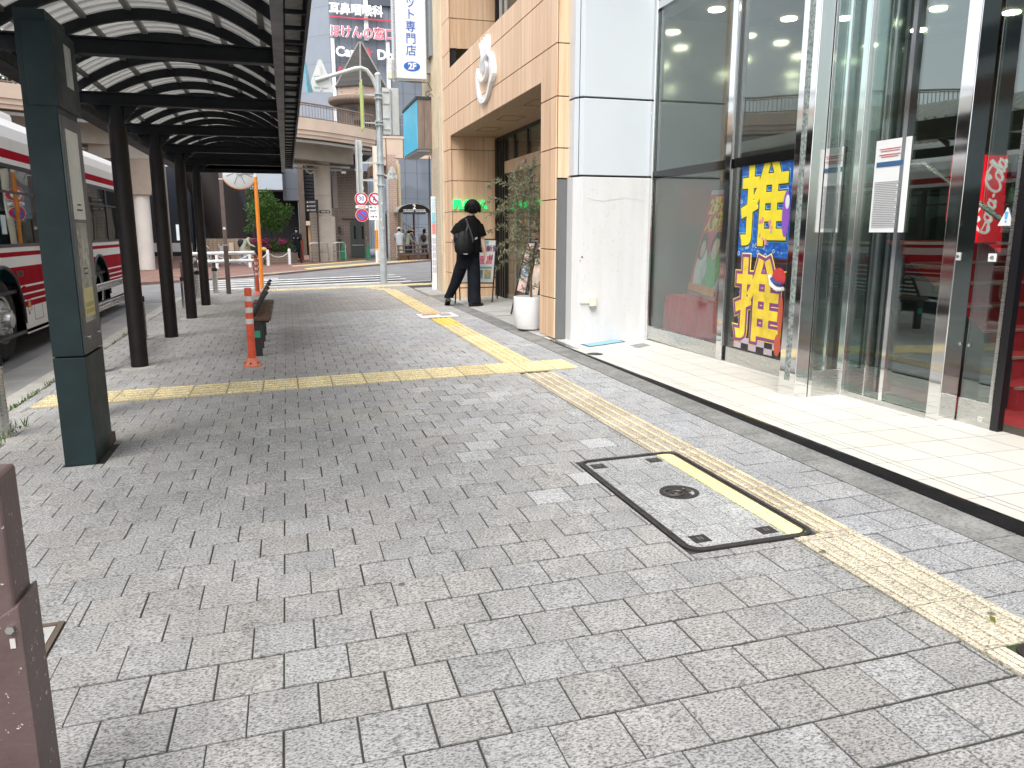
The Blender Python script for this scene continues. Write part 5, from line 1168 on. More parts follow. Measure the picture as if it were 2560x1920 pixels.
# lift tower under the deck
lt_ = thing('lift_tower', 'tiled lift tower under the deck with grey double door', 'lift tower', (3.2, 41, 0))
LTB = brickmat('lift_tile', (.27, .22, .185), (.31, .255, .21), (.15, .115, .09), .24, .075, .012, var=.2)
MB().box(2.55, 4.05, 40, 44, .0, 4.3).build('wall', LTB, lt_); MB().box(2.1, 2.549, 40.2, 44, .0, 2.5).build('wall', LTB, lt_)
MB().box(2.7, 3.95, 39.94, 40, 1.96, 2.0).build('trim', M('trim_brown', (.08, .06, .05), .7), lt_)
d_ = MB().box(3.10, 3.78, 39.95, 40.0, .08, 1.9).build('door', M('door_grey', (.085, .10, .095), .35, .4, var=.1), lt_)
for x in (3.27, 3.66): MB().box(x, x + .10, 39.935, 39.949, .98, 1.62).build('door_window', M('door_glass', (.012, .018, .022), .1), d_)
MB().box(3.44, 3.448, 39.94, 39.949, .08, 1.9).build('door_gap', DARKJ, d_); MB().box(3.16, 3.74, 39.92, 39.949, .66, .70).build('push_bar', STEEL, d_)
MB().box(3.86, 3.90, 39.96, 40, .95, 1.08).build('call_button', STEEL, lt_)
for z0, z1 in ((.3, 1.0), (1.25, 1.6)): MB().box(2.48, 2.62, 39.9, 39.99, z0, z1).build('panel_box', M('panel_dark', (.04, .045, .05), .4), lt_)
o = MB().box(1.10, 1.40, 36.9, 37.9, .0, 2.2); o = o.build('block_pier', brickmat('pier_block', (.42, .37, .31), (.46, .40, .34), (.30, .26, .22), .5, .14, .01, off=0, var=.12)); tag(o, 'square block-clad pier left of the big round concrete column', 'pier')
o = thing('column_guard', 'rounded beige casing wrapped round foot of the big concrete column', 'column casing', (1.8, 36.7, 0))
mb = MB(); mb.prism([(x + 1.80, y + 36.95) for x, y in rrect(.78, .7, .16, 5)], -.05, 2.03); mb.build('casing', PALEC, o, bevel=.05); MB().box(1.38, 1.405, 36.62, 36.7, .0, 2.0).build('seam', M('joint_grey2', (.2, .18, .16), .9), o) if False else None
o = thing('brick_pier', 'tall pinkish brick pier carrying the deck beside the lift tower', 'pier', (4.6, 35.2, .1))
MB().box(4.50, 4.88, 35.6, 36.1, .05, 4.7).build('shaft', brickmat('pink_brick', (.44, .31, .25), (.50, .36, .29), (.28, .20, .16), .24, .085, .012, var=.15), o)
MB().cyl((4.33, 34.6, .08), (4.33, 34.6, 3.6), .05, n=12).build('downpipe', GALV, o, smooth=True)
o = MB().cyl((5.12, 36.6, .1), (5.12, 36.6, 4.4), .09, n=14).build('cream_pipe', M('pipe_yellow', (.60, .50, .30), .5, var=.1), None, smooth=True); tag(o, 'cream painted vertical pipe right of the brick pier', 'pipe')
# dark leaning mass, planter wall, blocks behind
o = thing('leaning_wall', 'dark brown leaning curved wall of the ramp behind the bus canopy', 'wall', (-3.2, 44, 0))
MBl = MB(); k = 12; rings = []
for z, xl, xr in ((.98, -3.86, -1.80), (1.7, -4.08, -1.93), (2.6, -4.40, -2.12), (3.5, -4.75, -2.35), (4.45, -5.1, -2.65)):
    rings.append([(lerp(xl, xr, i / k), 44 - .9 * math.sin(PI * i / k) ** .7, z) for i in range(k + 1)] + [(xr, 46, z), (xl, 46, z)])
MBl.loft(rings).build('wall', M('dark_brown_wall', (.014, .009, .008), .7, var=.35, vs=.8, stretch=(2, 2, .3)), o, smooth=True)
o = MB().prism([(-4.3, 41.5), (-1.75, 40.3), (-1.6, 41), (-1.6, 46), (-4.3, 46)], -.1, .99).build('planter_wall', brickmat('planter_tile', (.30, .235, .175), (.33, .26, .20), (.19, .145, .11), .11, .11, .01, off=0)); tag(o, 'low brown tiled wall at the foot of the dark leaning wall', 'wall')
tag(MB().box(-2.72, -2.52, 40.6, 40.68, .42, .82).build('small_notice', M('notice_tan', (.62, .54, .42), .7, var=.3, vs=20)), 'small pale notice fixed on the brown tiled wall', 'notice')
gb = thing('grey_box_building', 'pale blue grey box volume jutting out above the round tree', 'building', (0, 49, 0))
MB().box(-1.9, -.05, 47.6, 50, 3.72, 6).build('upper_box', M('box_pale', (.42, .47, .53), .45, var=.05), gb); MB().box(-.049, .82, 48.2, 50, 3.15, 6).build('ribbed_wall', RIB, gb)
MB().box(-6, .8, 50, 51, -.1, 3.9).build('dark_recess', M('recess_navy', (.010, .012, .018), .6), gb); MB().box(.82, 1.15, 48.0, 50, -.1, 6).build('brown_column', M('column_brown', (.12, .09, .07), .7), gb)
mb = MB()
for k in range(16): mb.box(1.15, 2.5, 48.6, 48.7, 1.9 + .2 * k, 2.05 + .2 * k)
mb.box(1.15, 4.2, 48.9, 49.0, -.1, 6.0); mb.build('louvres', M('louvre_black', (.016, .018, .022), .5), gb)
MB().box(1.25, 2.3, 47.5, 47.6, -.1, 1.65).build('lit_entrance', M('warm_entrance', (.30, .18, .08), .6, emit=.25, var=.4, vs=2), gb); MB().box(1.15, 2.4, 46.9, 47.6, 1.7, 1.95).build('entrance_canopy', M('canopy_cream', (.6, .52, .42), .6), gb)
nb = thing('dark_shopfront', 'dark navy shopfront with lit posters under the deck behind the pillars', 'shopfront', (-8, 50, 0))
MB().box(-22, -5.2, 49, 50, -.2, 5.0).build('wall', M('navy_wall', (.014, .020, .030), .4), nb)
for x in (-6.1, -5.75): MB().box(x, x + .28, 48.9, 49, .85, 1.75).build('lit_poster', M('lit_poster', (.70, .78, .80), .5, emit=.3), nb)
MB().box(-9, -5.3, 48.8, 49, .2, .7).build('pale_stripe', WHITE, nb)
# opposite side of the road, seen mirrored in the store glass
ob = thing('opposite_building', 'grey office building with brown band across the bus lanes, mirrored in glass', 'building', (-30, 5, 0))
OPP = brickmat('opp_panel', (.44, .45, .46), (.48, .49, .50), (.28, .28, .29), 3.0, 3.2, .03, off=0, var=.12)
MB().box(-44, -28, -32, 20, -.5, 26).build('wall', OPP, ob); MB().box(-27.99, -27.8, -32, 20, 8.2, 9.6).build('brown_band', M('opp_brown', (.16, .09, .07), .6), ob)
for k in range(4): MB().box(-27.99, -27.93, -30, 19, 10.6 + 3.4 * k, 12.2 + 3.4 * k).build('window_band', M('opp_window', (.03, .04, .05), .1), ob)
MB().box(-27.99, -27.9, -30, 19, .2, 3.6).build('shop_band', M('opp_shop', (.06, .06, .06), .3), ob)

# ================================================================== BUS
bus = thing('city_bus', 'white and red striped city bus standing at the kerb', 'bus', (-4.35, 12.6, -.14))
BW = M('bus_white', (.80, .80, .79), .35, var=.04, vs=2, spec=.3); BR = M('bus_red', (.36, .003, .016), .6, var=.05, vs=2, spec=.03); BK = M('bus_black', (.012, .013, .015), .35)
BX = -3.15; BL = -5.60; YF, YRr = 7.45, 17.7; ZG = -.136
wheels = (10.15, 15.0); WZ = ZG + .48
def arch_z(y):
    z = -9
    for wy in wheels:
        d = .60 ** 2 - (y - wy) ** 2
        if d > 0: z = max(z, WZ + math.sqrt(d))
    return z
bands = [(.10, .43, 0), (.43, .50, 1), (.50, .52, 0), (.52, .58, 1), (.58, .602, 0), (.602, .675, 1), (.675, .70, 0), (.70, .93, 1), (.93, 1.055, 0), (1.055, 1.11, 1), (1.11, 1.17, 0)]
ys = [YF + (YRr - YF) * i / 240 for i in range(241)]
for xs_, nm in ((BX, 'side'), (BL, 'side')):
    mb = MB()
    for ya, yb in zip(ys[:-1], ys[1:]):
        za, zb = arch_z(ya), arch_z(yb)
        for z0, z1, m in bands:
            a0, b0 = max(z0, za), max(z0, zb)
            if a0 >= z1 and b0 >= z1: continue
            mb.m = m; mb.add([(xs_, ya, min(a0, z1)), (xs_, yb, min(b0, z1)), (xs_, yb, z1), (xs_, ya, z1)], [(0, 1, 2, 3)])
    mb.build('side_panel', [BW, BR], bus)
prof = [(0, 2.14), (0, 2.205), (0, 2.31), (0, 2.45), (.05, 2.60), (.16, 2.73), (.38, 2.82), (.8, 2.86)]
mb = MB(); W_ = BX - BL
P2 = [(BX - a, z) for a, z in prof] + [(BL + a, z) for a, z in prof[::-1]]
for i, ((xa, za), (xb, zb)) in enumerate(zip(P2[:-1], P2[1:])):
    mb.m = 1 if i in (1, len(P2) - 3) else 0
    mb.add([(xa, YF, za), (xa, YRr, za), (xb, YRr, zb), (xb, YF, zb)], [(0, 1, 2, 3)])
mb.m = 0; mb.add([(x, YF, z) for x, z in P2], [tuple(range(len(P2)))]); mb.add([(x, YRr, z) for x, z in P2], [tuple(range(len(P2)))])
mb.build('roof', [BW, BR], bus)
MB().box(-5.0, -3.8, 10.5, 13.5, 2.86, 3.05).build('roof_unit', BW, bus, bevel=.06)
for y, nm in ((YF, 'front'), (YRr, 'rear')):
    mb = MB()
    for z0, z1, m in bands: mb.m = m; mb.box(BL, BX, y - .01, y + .01, z0, z1)
    mb.m = 0
    if nm == 'rear': mb.box(BL, BX, y - .01, y + .01, 1.17, 2.14)
    mb.build(nm + '_panel', [BW, BR], bus)
MB().box(BL + .1, BX - .1, YF - .01, YF, 1.18, 2.13).build('windscreen', M('bus_glass_dark', (.012, .016, .018), .05), bus)
BG = glassmat('bus_glass', (.24, .30, .30), .05, .5)
cols = [YF, 8.75, 9.95, 11.95, 13.40, 14.62, 16.0, 17.3]
mb = MB()
for y in cols: mb.box(BX - .03, BX + .002, y - .05, y + .05, 1.17, 2.14)
mb.box(BX - .03, BX + .002, YF, YRr, 1.165, 1.205); mb.box(BX - .03, BX + .003, YF, YRr, 2.095, 2.142); mb.box(BX - .03, BX + .002, 17.3, YRr, 1.17, 2.14)
mb.build('window_frame', BK, bus); mb = MB()
for y in cols: mb.box(BL, BL + .03, y - .05, y + .05, 1.17, 2.14)
mb.box(BL, BL + .03, YF, YRr, 1.165, 1.205); mb.box(BL, BL + .03, YF, YRr, 2.095, 2.142); mb.build('window_frame', BK, bus)
for a, b in zip(cols[:-1], cols[1:]):
    p_ = MB().quad((BX - .012, a + .05, 1.205), (BX - .012, b - .05, 1.205), (BX - .012, b - .05, 2.095), (BX - .012, a + .05, 2.095)).build('window', BG, bus)
    MB().box(BX - .02, BX - .005, a + .05, b - .05, 1.80, 1.83).build('window_bar', BK, p_)
    MB().quad((BL + .012, a + .05, 1.205), (BL + .012, b - .05, 1.205), (BL + .012, b - .05, 2.095), (BL + .012, a + .05, 2.095)).build('window', BG, bus)
MB().box(BL, BX, YF, YRr, .12, .16).build('underbody', BK, bus); MB().box(BL + .03, BX - .03, YF + .02, YRr - .02, .62, .66).build('floor', M('bus_floor', (.06, .065, .07), .8), bus)
MB().box(-5.5, BX - .32, YF + .5, YRr - .1, .16, .62).build('chassis', BK, bus)
SEAT = M('seat_teal', (.05, .16, .18), .85, var=.2, vs=12)
for y in (10.6, 11.4, 12.2, 13.0, 13.8, 14.5, 15.2, 15.9, 16.6):
    for x in (-3.62, -5.1):
        s_ = MB().box(x - .22, x + .22, y, y + .45, .66, 1.12).build('seat', SEAT, bus, bevel=.05)
        mb = MB(); mb.prism([(px + x, pz + y + .5) for px, pz in rrect(.44, .10, .04, 3)], 1.0, 1.62); mb.build('backrest', SEAT, s_, bevel=.05)
MB().cyl((-3.45, 10.62, .7), (-3.5, 10.28, 2.05), .03, n=10).build('orange_pole', M('pole_orange', (.70, .16, .02), .4), bus, smooth=True)
MB().box(-3.24, -3.18, 10.5, 10.56, 1.95, 2.06).build('door_motor', BK, bus)
for y, z, w_, h_, c in ((10.35, 1.32, .16, .22, (.55, .72, .74)), (9.83, 1.30, .10, .16, (.3, .5, .65)), (14.15, 1.62, .10, .18, (.72, .74, .73)), (14.42, 1.58, .20, .24, (.70, .74, .66)), (13.6, 1.65, .2, .2, (.66, .68, .66))):
    MB().box(BX - .009, BX - .006, y, y + w_, z, z + h_).build('window_notice', M('wn_%d' % int(y * 100), c, .5, var=.2, vs=20), bus)
TYRE = M('tyre', (.014, .014, .014), .85, var=.2, vs=10); HUB = M('hub_steel', (.55, .55, .54), .32, .8, var=.15, vs=9)
for wy in wheels:
    for xs_, sg in ((BX - .04, 1), (BL + .04, -1)):
        mb = MB(); pr_ = [(.27, -.26), (.45, -.26), (.48, -.22), (.48, -.05), (.45, -.01), (.36, .0), (.28, -.02)]
        rings = [[(xs_ + sg * d, wy + r * math.cos(2 * PI * i / 40), WZ + r * math.sin(2 * PI * i / 40)) for i in range(40)] for r, d in pr_]
        t_ = mb.loft(rings).build('wheel', TYRE, bus, smooth=True)
        front = wy < 12
        pr_ = [(.285, -.02), (.275, .0), (.24, -.03), (.20, .01), (.10, .02), (.09, .085), (.06, .10), (.0, .10)] if front else [(.285, -.02), (.27, .0), (.22, -.10), (.15, -.17), (.10, -.10), (.0, -.08)]
        mb = MB(); mb.loft([[(xs_ + sg * d, wy + r * math.cos(2 * PI * i / 36), WZ + r * math.sin(2 * PI * i / 36)) for i in range(36)] for r, d in pr_])
        if front:
            for k in range(10): a = 2 * PI * k / 10; mb.cyl((xs_ + sg * .01, wy + .15 * math.cos(a), WZ + .15 * math.sin(a)), (xs_ + sg * .055, wy + .15 * math.cos(a), WZ + .15 * math.sin(a)), .020, .016, 8)
        mb.build('hub', HUB, t_, smooth=True)
    mb = MB(); mb.box(BX - .42, BX - .40, wy - .62, wy + .62, .1, 1.0); mb.build('wheel_well', BK, bus)
    mb = MB(); mb.tube([(BX + .004, wy + .605 * math.cos(R(a)), WZ + .605 * math.sin(R(a))) for a in range(-10, 191, 8)], .022, 6); mb.build('arch_trim', BK, bus)
mb = MB(); mb.box(BX, BX + .006, 10.92, 11.02, .415, .49); mb.build('side_marker', M('amber_lens', (.62, .16, .03), .25), bus)
mb = MB(); mb.box(BX, BX + .005, 10.92, 10.96, .33, .37); mb.build('reflector', MATS['amber_lens'], bus)
for y0, y1, z0, z1 in ((10.9, 11.06, .38, .52), (11.15, 11.5, .24, .50), (12.1, 13.1, .16, .55), (13.3, 14.0, .16, .55)):
    mb = MB()
    for a in ((y0, y1, z0, z0 + .006), (y0, y1, z1 - .006, z1), (y0, y0 + .006, z0 + .006, z1 - .006), (y1 - .006, y1, z0 + .006, z1 - .006)): mb.box(BX, BX + .002, *a)
    mb.build('flap_seam', M('seam_dark', (.10, .01, .012), .5), bus)
text('08-08', .11, 'fleet_number', M('fleet_black', (.05, .05, .05), .5), bus, (BX + .003, 10.75, .84), (0, 1, 0), (0, 0, 1), .001, .001)
MB().box(BX + .001, BX + .004, 10.78, 10.9, .61, .69).build('vent_plate', BR, bus)

# ================================================================== PLANTS
LEAF = {}
def leafmat(name, col, trans=.25):
    m, n, o = nodes(name); at = n.nodes.new('ShaderNodeAttribute'); at.attribute_name = 'tone'
    c = mul(n, at.outputs['Color'], col)
    a = N(n, 'ShaderNodeBsdfPrincipled', Roughness=.45); n.links.new(c, a.inputs['Base Color']); a.inputs['Specular IOR Level'].default_value = .35
    b = n.nodes.new('ShaderNodeBsdfTranslucent'); n.links.new(c, b.inputs[0])
    x = n.nodes.new('ShaderNodeMixShader'); x.inputs[0].default_value = trans; n.links.new(a.outputs[0], x.inputs[1]); n.links.new(b.outputs[0], x.inputs[2]); n.links.new(x.outputs[0], o.inputs[0]); return m
def leaf(mb, p, d, l, wd, rg):
    d = Vector(d).normalized(); s = d.cross(Vector((rg.uniform(-1, 1), rg.uniform(-1, 1), rg.uniform(-1, 1)))).normalized(); n_ = d.cross(s); p = Vector(p)
    mb.add([p, p + d * l * .45 + s * wd / 2 + n_ * l * .06, p + d * l, p + d * l * .45 - s * wd / 2 + n_ * l * .06], [(0, 1, 2, 3)])
def rdir(rg): 
    while True:
        v = Vector((rg.uniform(-1, 1), rg.uniform(-1, 1), rg.uniform(-1, 1)))
        if .05 < v.length < 1: return v.normalized()
ol = thing('potted_olive_tree', 'slender olive tree in a large white round pot beside the wood pier', 'potted tree', (3.03, 9.68, .08))
pot = MB().lathe([(.14, 0), (.165, .015), (.19, .10), (.205, .25), (.208, .40), (.205, .43), (.19, .432), (.183, .40), (.18, .38), (0, .38)], (3.03, 9.68, .085), 48).build('pot', M('pot_white', (.78, .78, .77), .45, var=.04, vs=4), ol, smooth=True)
MB().lathe([(.178, .382), (.09, .395), (0, .39)], (3.03, 9.68, .085), 24).build('soil', M('soil', (.05, .035, .025), .95, var=.4, vs=40), ol)
ro_l = random.Random(21); brs = []
trunk = smooth([(3.06, 9.68, .45), (3.055, 9.69, .75), (3.10, 9.70, 1.0), (3.17, 9.72, 1.25), (3.16, 9.74, 1.55), (3.12, 9.75, 1.85), (3.10, 9.76, 2.15)], 3)
mb = MB(); mb.tube(trunk, [lerp(.019, .005, i / (len(trunk) - 1)) for i in range(len(trunk))], 8)
t2 = smooth([(3.10, 9.70, 1.0), (3.02, 9.72, 1.2), (2.97, 9.74, 1.5), (2.95, 9.75, 1.85)], 3); mb.tube(t2, [lerp(.011, .004, i / (len(t2) - 1)) for i in range(len(t2))], 7)
tips = []
for i in range(58):
    src = trunk[5:] if ro_l.random() < .6 else t2
    b = Vector(ro_l.choice(src)); a = ro_l.uniform(0, 2 * PI); l = ro_l.uniform(.18, .42)
    d = Vector((math.cos(a), math.sin(a), ro_l.uniform(-.2, .7))).normalized(); e = b + d * l; e2 = e + (d + Vector((0, 0, -.9))).normalized() * l * .5
    mb.tube([b, b + d * l * .5 + Vector((0, 0, .02)), e, e2], [.004, .003, .0025, .0015], 5); tips += [(b, e), (e, e2)]
for k in range(5):
    a = ro_l.uniform(0, 6.28); b = Vector((3.055, 9.69, .55 + .06 * k)); e = b + Vector((math.cos(a) * .12, math.sin(a) * .12, .08)); mb.tube([b, e], .003, 5); tips.append((b, e))
mb.build('trunk', M('olive_bark', (.20, .13, .09), .9, var=.3, vs=20), ol, smooth=True)
mb = MB()
for a, b in tips:
    n_ = int((b - a).length / .0065)
    for i in range(n_):
        if ro_l.random() < .2: continue
        p = a.lerp(b, ro_l.random()); k = ro_l.uniform(.55, 1.35); mb.c = (k * ro_l.uniform(.85, 1.1), k, k * ro_l.uniform(.8, 1.1))
        leaf(mb, p, (b - a).normalized() * .6 + rdir(ro_l) * .9, ro_l.uniform(.04, .085), ro_l.uniform(.011, .019), ro_l)
mb.build('foliage', leafmat('olive_leaf', (.19, .205, .13), .2), ol)

def shrub_tree(name, label, cat, base, clumps, n, lsize, col, stems, seed, flower=None):
    rg = random.Random(seed); t = thing(name, label, cat, base); mb = MB()
    for s in stems: mb.tube(s, [.035, .03, .022, .012][:len(s)], 7)
    if stems: mb.build('trunk', M('bark', (.085, .065, .05), .9, var=.3, vs=8), t, smooth=True)
    mb = MB(); fl = MB()
    for cx, cy, cz, r, wgt in clumps:
        for i in range(int(n * wgt)):
            d = rdir(rg); rad = r * rg.random() ** .45; p = Vector((cx, cy, cz)) + Vector((d.x, d.y, d.z * .85)) * rad
            k = rg.uniform(.45, 1.5); mb.c = (k * rg.uniform(.8, 1.25), k, k * rg.uniform(.6, 1.0)); leaf(mb, p, d + rdir(rg) * .8 + Vector((0, 0, -.15)), rg.uniform(.7, 1.3) * lsize, lsize * .5, rg)
            if flower and flower(p, rg):
                for q in range(3): fl.c = (rg.uniform(.8, 1.1), rg.uniform(.5, 1.2), rg.uniform(.8, 1.1)); leaf(fl, p + d * .03, rdir(rg) + d, .06, .06, rg)
    mb.build('foliage', leafmat(name + '_leaf', col), t)
    if flower: fl.build('blossom', leafmat('azalea', (.62, .06, .30), .3), t)
    return t
rt1 = random.Random(31); cl = []
for i in range(34):
    d = rdir(rt1); cl.append((-.70 + d.x * .80 * rt1.uniform(.5, 1), 37.5 + d.y * .7, 2.10 + d.z * .72 * rt1.uniform(.6, 1), rt1.uniform(.22, .38), 1))
cl += [(-1.45, 37.3, 2.35, .32, 1), (-.75, 37.4, 2.98, .30, 1), (.15, 37.4, 2.3, .30, 1), (-1.62, 37.3, 1.45, .18, .5)]
stems = [[(-.7 + dx, 37.5, .6), (-.7 + dx * 1.6, 37.5, 1.0), (-.7 + dx * 2.6, 37.5, 1.5), (-.7 + dx * 3.4, 37.5, 2.2)] for dx in (-.22, -.1, .02, .13, .24)]
shrub_tree('round_tree', 'rounded bushy green tree with several thin stems in the planter', 'tree', (-.7, 37.5, .4), cl, 150, .11, (.09, .19, .05), stems, 33)
rt1 = random.Random(35); cl = [(lerp(-1.45, .15, i / 13), 36.35 + .1 * rt1.uniform(-1, 1), lerp(.62, .72, i / 13) + .12 * rt1.uniform(-1, 1), .27, 1) for i in range(14)] + [(lerp(-1.4, .1, i / 9), 36.7, .88, .16, .6) for i in range(10)]
shrub_tree('azalea_hedge', 'clipped azalea hedge with pink blossom in front of the round tree', 'hedge', (-.65, 36.4, .33), cl, 170, .07, (.055, .125, .03), [], 36,
           flower=lambda p, rg: rg.random() < (.5 if (p.z > .82 and (-1.5 < p.x < -.75 or -.35 < p.x < 0)) else .35 if (-1.05 < p.x < -.7 and p.z < .75) else .02))
o = MB().prism([(-1.7, 36.4), (-1.5, 35.8), (-.7, 35.75), (.1, 36.0), (.45, 36.5), (.5, 39), (-1.7, 39)], -.1, .36).build('brick_planter', MATS['planter_tile']); tag(o, 'low brown brick planter holding the tree and azaleas', 'planter')
cl = []; rt1 = random.Random(41)
for i in range(26): d = rdir(rt1); cl.append((-15 + d.x * 3.0, 47 + d.y * 2, 9.3 + d.z * 1.8, 1.1, 1))
shrub_tree('tall_tree', 'dark green tree standing beyond the elevated deck at far left', 'tree', (-15, 47, 0), cl, 110, .35, (.06, .12, .035), [[(-15, 47, 0), (-15, 47, 4), (-14.7, 47, 7), (-14.5, 47, 9)]], 42)
cl = [(-1.75, 46.5, 2.6 + .35 * i, .32, 1) for i in range(5)]
shrub_tree('slender_bush', 'pale green slender bush between dark leaning wall and round tree', 'bush', (-1.75, 46.5, .9), cl, 130, .12, (.07, .13, .05), [[(-1.75, 46.5, .9), (-1.75, 46.5, 2), (-1.7, 46.5, 3)]], 44)
# weeds in the kerb joint
rw = random.Random(50); mb = MB()
for i in range(420):
    y = rw.choice([rw.uniform(5.6, 6.2), rw.uniform(6.5, 13), rw.uniform(6.5, 9)]); x = -2.19 + rw.uniform(-.012, .02)
    if y < 6.2: x = rw.uniform(-2.0, -1.88) if rw.random() < .6 else x
    k = rw.uniform(.6, 1.3); mb.c = (k, k, k * .8); leaf(mb, (x, y, gz(x)), Vector((rw.uniform(-.6, .6), rw.uniform(-.6, .6), 1)), rw.uniform(.015, .06) * (1.5 if y < 6.2 else 1), .010, rw)
tag(mb.build('weeds', leafmat('weed', (.10, .19, .035))), 'small green weeds growing in kerb joints', 'weeds', kind='stuff')
mb = MB(); mb.c = (1, .9, .4); leaf(mb, (2.22, 1.83, gz(2.22) + .012), (.3, .8, .1), .045, .018, rw)
tag(mb.build('fallen_leaf', leafmat('leaf_fallen', (.16, .19, .05))), 'single small fallen leaf on the pale tactile tiles', 'leaf')

# ================================================================== A-BOARDS
def aboard(name, label, BLc, BRc, TRc, TLc, back, nleg):
    t = thing(name, label, 'signboard', ((BLc[0] + BRc[0]) / 2, (BLc[1] + BRc[1]) / 2, .08))
    BLc, BRc, TRc, TLc = map(Vector, (BLc, BRc, TRc, TLc)); nr = (BRc - BLc).cross(TLc - BLc).normalized()
    def P(u, v, d=0): return BLc.lerp(BRc, u).lerp(TLc.lerp(TRc, u), v) + nr * d
    def plate(u0, u1, v0, v1, d, nm, mat, th=.004):
        mb = MB(); q = [P(u0, v0, d), P(u1, v0, d), P(u1, v1, d), P(u0, v1, d)]; r = [x - nr * th for x in q]
        return mb.add(q + r, [(0, 1, 2, 3), (7, 6, 5, 4), (0, 4, 5, 1), (1, 5, 6, 2), (2, 6, 7, 3), (3, 7, 4, 0)]).build(nm, mat, t)
    mb = MB(); mb.tube([P(0, 0), P(1, 0), P(1, 1), P(0, 1)], .016, 6, closed=True); mb.build('frame', BLACK, t)
    for u in (0, 1):
        d = (BLc - TLc) if u == 0 else (BRc - TRc); k = (P(u, 0).z - .085) / max(.01, -d.normalized().z)
        mb = MB(); mb.tube([P(u, 1), P(u, 0) + d.normalized() * k], .013, 6); mb.tube([P(u, 1, -.01), Vector((P(u, 1).x, P(u, 1).y, .085)) + Vector(back)], .012, 6); mb.build('leg', BLACK, t)
    for h_ in (.25, .45, .62):
        mb = MB(); a = P(0, 1).lerp(Vector((P(0, 1).x, P(0, 1).y, .085)) + Vector(back), 1 - h_ / 1.2); b = P(1, 1).lerp(Vector((P(1, 1).x, P(1, 1).y, .085)) + Vector(back), 1 - h_ / 1.2); mb.tube([a, b], .010, 6); mb.build('crossbar', BLACK, t)
    return t, plate, P, nr
t, plate, P, nr = aboard('signboard', 'black framed white signboard with pink and teal pictures behind the walking person', (2.87, 13.55, .45), (3.58, 13.62, .43), (3.69, 13.80, 1.21), (2.95, 13.73, 1.22), (.12, .42, 0), 2)
plate(.02, .98, .02, .98, -.002, 'sheet', M('board_sheet', (.80, .79, .79), .45, var=.04), .01)
TEAL = M('board_teal', (.12, .52, .50), .5); PNK = M('board_pink', (.78, .25, .36), .5, var=.35, vs=25)
plate(.58, .80, .89, .96, .003, 'teal_heading', TEAL); plate(.40, .92, .335, .375, .003, 'teal_band', TEAL)
for u in (.40, .58, .76): plate(u, u + .15, .44, .62, .003, 'pink_picture', PNK)
for u, c in ((.52, (.30, .33, .36)), (.74, (.72, .55, .30))): plate(u, u + .17, .10, .30, .003, 'picture', M('pic_%d' % int(u * 100), c, .5, var=.5, vs=18)); plate(u, u + .17, .10, .135, .005, 'picture_base', TEAL)
for u in (.84, .90): plate(u, u + .025, .53, .65, .006, 'dark_shape', M('board_maroon', (.16, .02, .03), .5))
text('レンジ新設', .128, 'headline', M('board_purple', (.18, .06, .14), .5), t, P(.66, .78, .006), P(1, .8) - P(0, .8), P(.5, 1) - P(.5, 0), .0005, .002, sx=.95)
t, plate, P, nr = aboard('signboard', 'tilted black framed signboard with pastel pictures behind the olive tree', (3.40, 11.55, .44), (3.66, 11.25, .34), (3.84, 11.35, 1.18), (3.60, 11.65, 1.19), (.22, .30, 0), 2)
plate(.03, .40, .02, .98, -.002, 'sheet', M('board_pastel', (.62, .45, .42), .5, var=.45, vs=9)); plate(.58, .98, .02, .98, -.002, 'sheet', M('board_peach', (.68, .55, .45), .5, var=.35, vs=8))
plate(.40, .58, .0, 1.0, -.001, 'centre_bar', BLACK); plate(.05, .38, .30, .55, .002, 'blue_picture', M('board_bluepic', (.36, .46, .60), .5, var=.4, vs=15))

# ================================================================== FAR STREET FURNITURE
def white_post(x, y, label, h=.62):
    z = gz(x); o = thing('chain_post', label, 'post', (x, y, z), 'white chain posts on the far pavement')
    MB().cyl((x, y, z - .02), (x, y, z + h), .062, n=16).build('post', WHITE, o, smooth=True); MB().cyl((x, y, z + h), (x, y, z + h + .03), .055, .03, n=16).build('cap', WHITE, o, smooth=True)
wp = [(-4.95, 31.7, 'white chain post near the pale concrete column'), (-2.55, 31.0, 'white chain post behind the thin round pillars'), (-1.41, 31.9, 'white chain post left of the orange mirror pole'), (-.76, 33.0, 'white chain post just right of the orange mirror pole'), (.08, 33.96, 'white chain post at the right end of the azalea planter')]
for a in wp: white_post(*a)
for (a, b, la), (c_, d_, lb_) in zip(wp[1:-1], wp[2:]):
    mb = MB(); z0 = gz(a) + .55; mb.tube([(lerp(a, c_, t / 8), lerp(b, d_, t / 8), z0 - .22 * (1 - (t / 4 - 1) ** 2)) for t in range(9)], .018, 6)
    tag(mb.build('chain', M('chain_white', (.66, .66, .64), .5), None, smooth=True), 'white chain sagging towards the ' + lb_.replace('white chain ', ''), 'chain', 'white chains between the far posts')
def hoop(x0, x1, y, label):
    mb = MB(); z = gz(x0); h = .82; r = .12
    pts = [(x0, y, z), (x0, y, z + h - r)] + [(x0 + r - r * math.cos(R(a)), y, z + h - r + r * math.sin(R(a))) for a in (30, 60, 90)] + [(x1 - r + r * math.sin(R(a)), y, z + h - r + r * math.cos(R(a))) for a in (0, 30, 60)] + [(x1, y, z + h - r), (x1, y, z)]
    mb.tube(pts, .03, 8); mb.tube([(x0, y, z + .42), (x1, y, z + .42)], .02, 6); mb.cyl(((x0 + x1) / 2, y, z), ((x0 + x1) / 2, y, z + .82), .018, n=8)
    tag(mb.build('hoop_barrier', STEEL, None, smooth=True), label, 'barrier', 'steel hoop barriers')
hoop(.98, 1.80, 36.3, 'wider steel hoop barrier in front of big round column'); hoop(2.04, 2.56, 36.3, 'narrower steel hoop barrier right of the big round column')
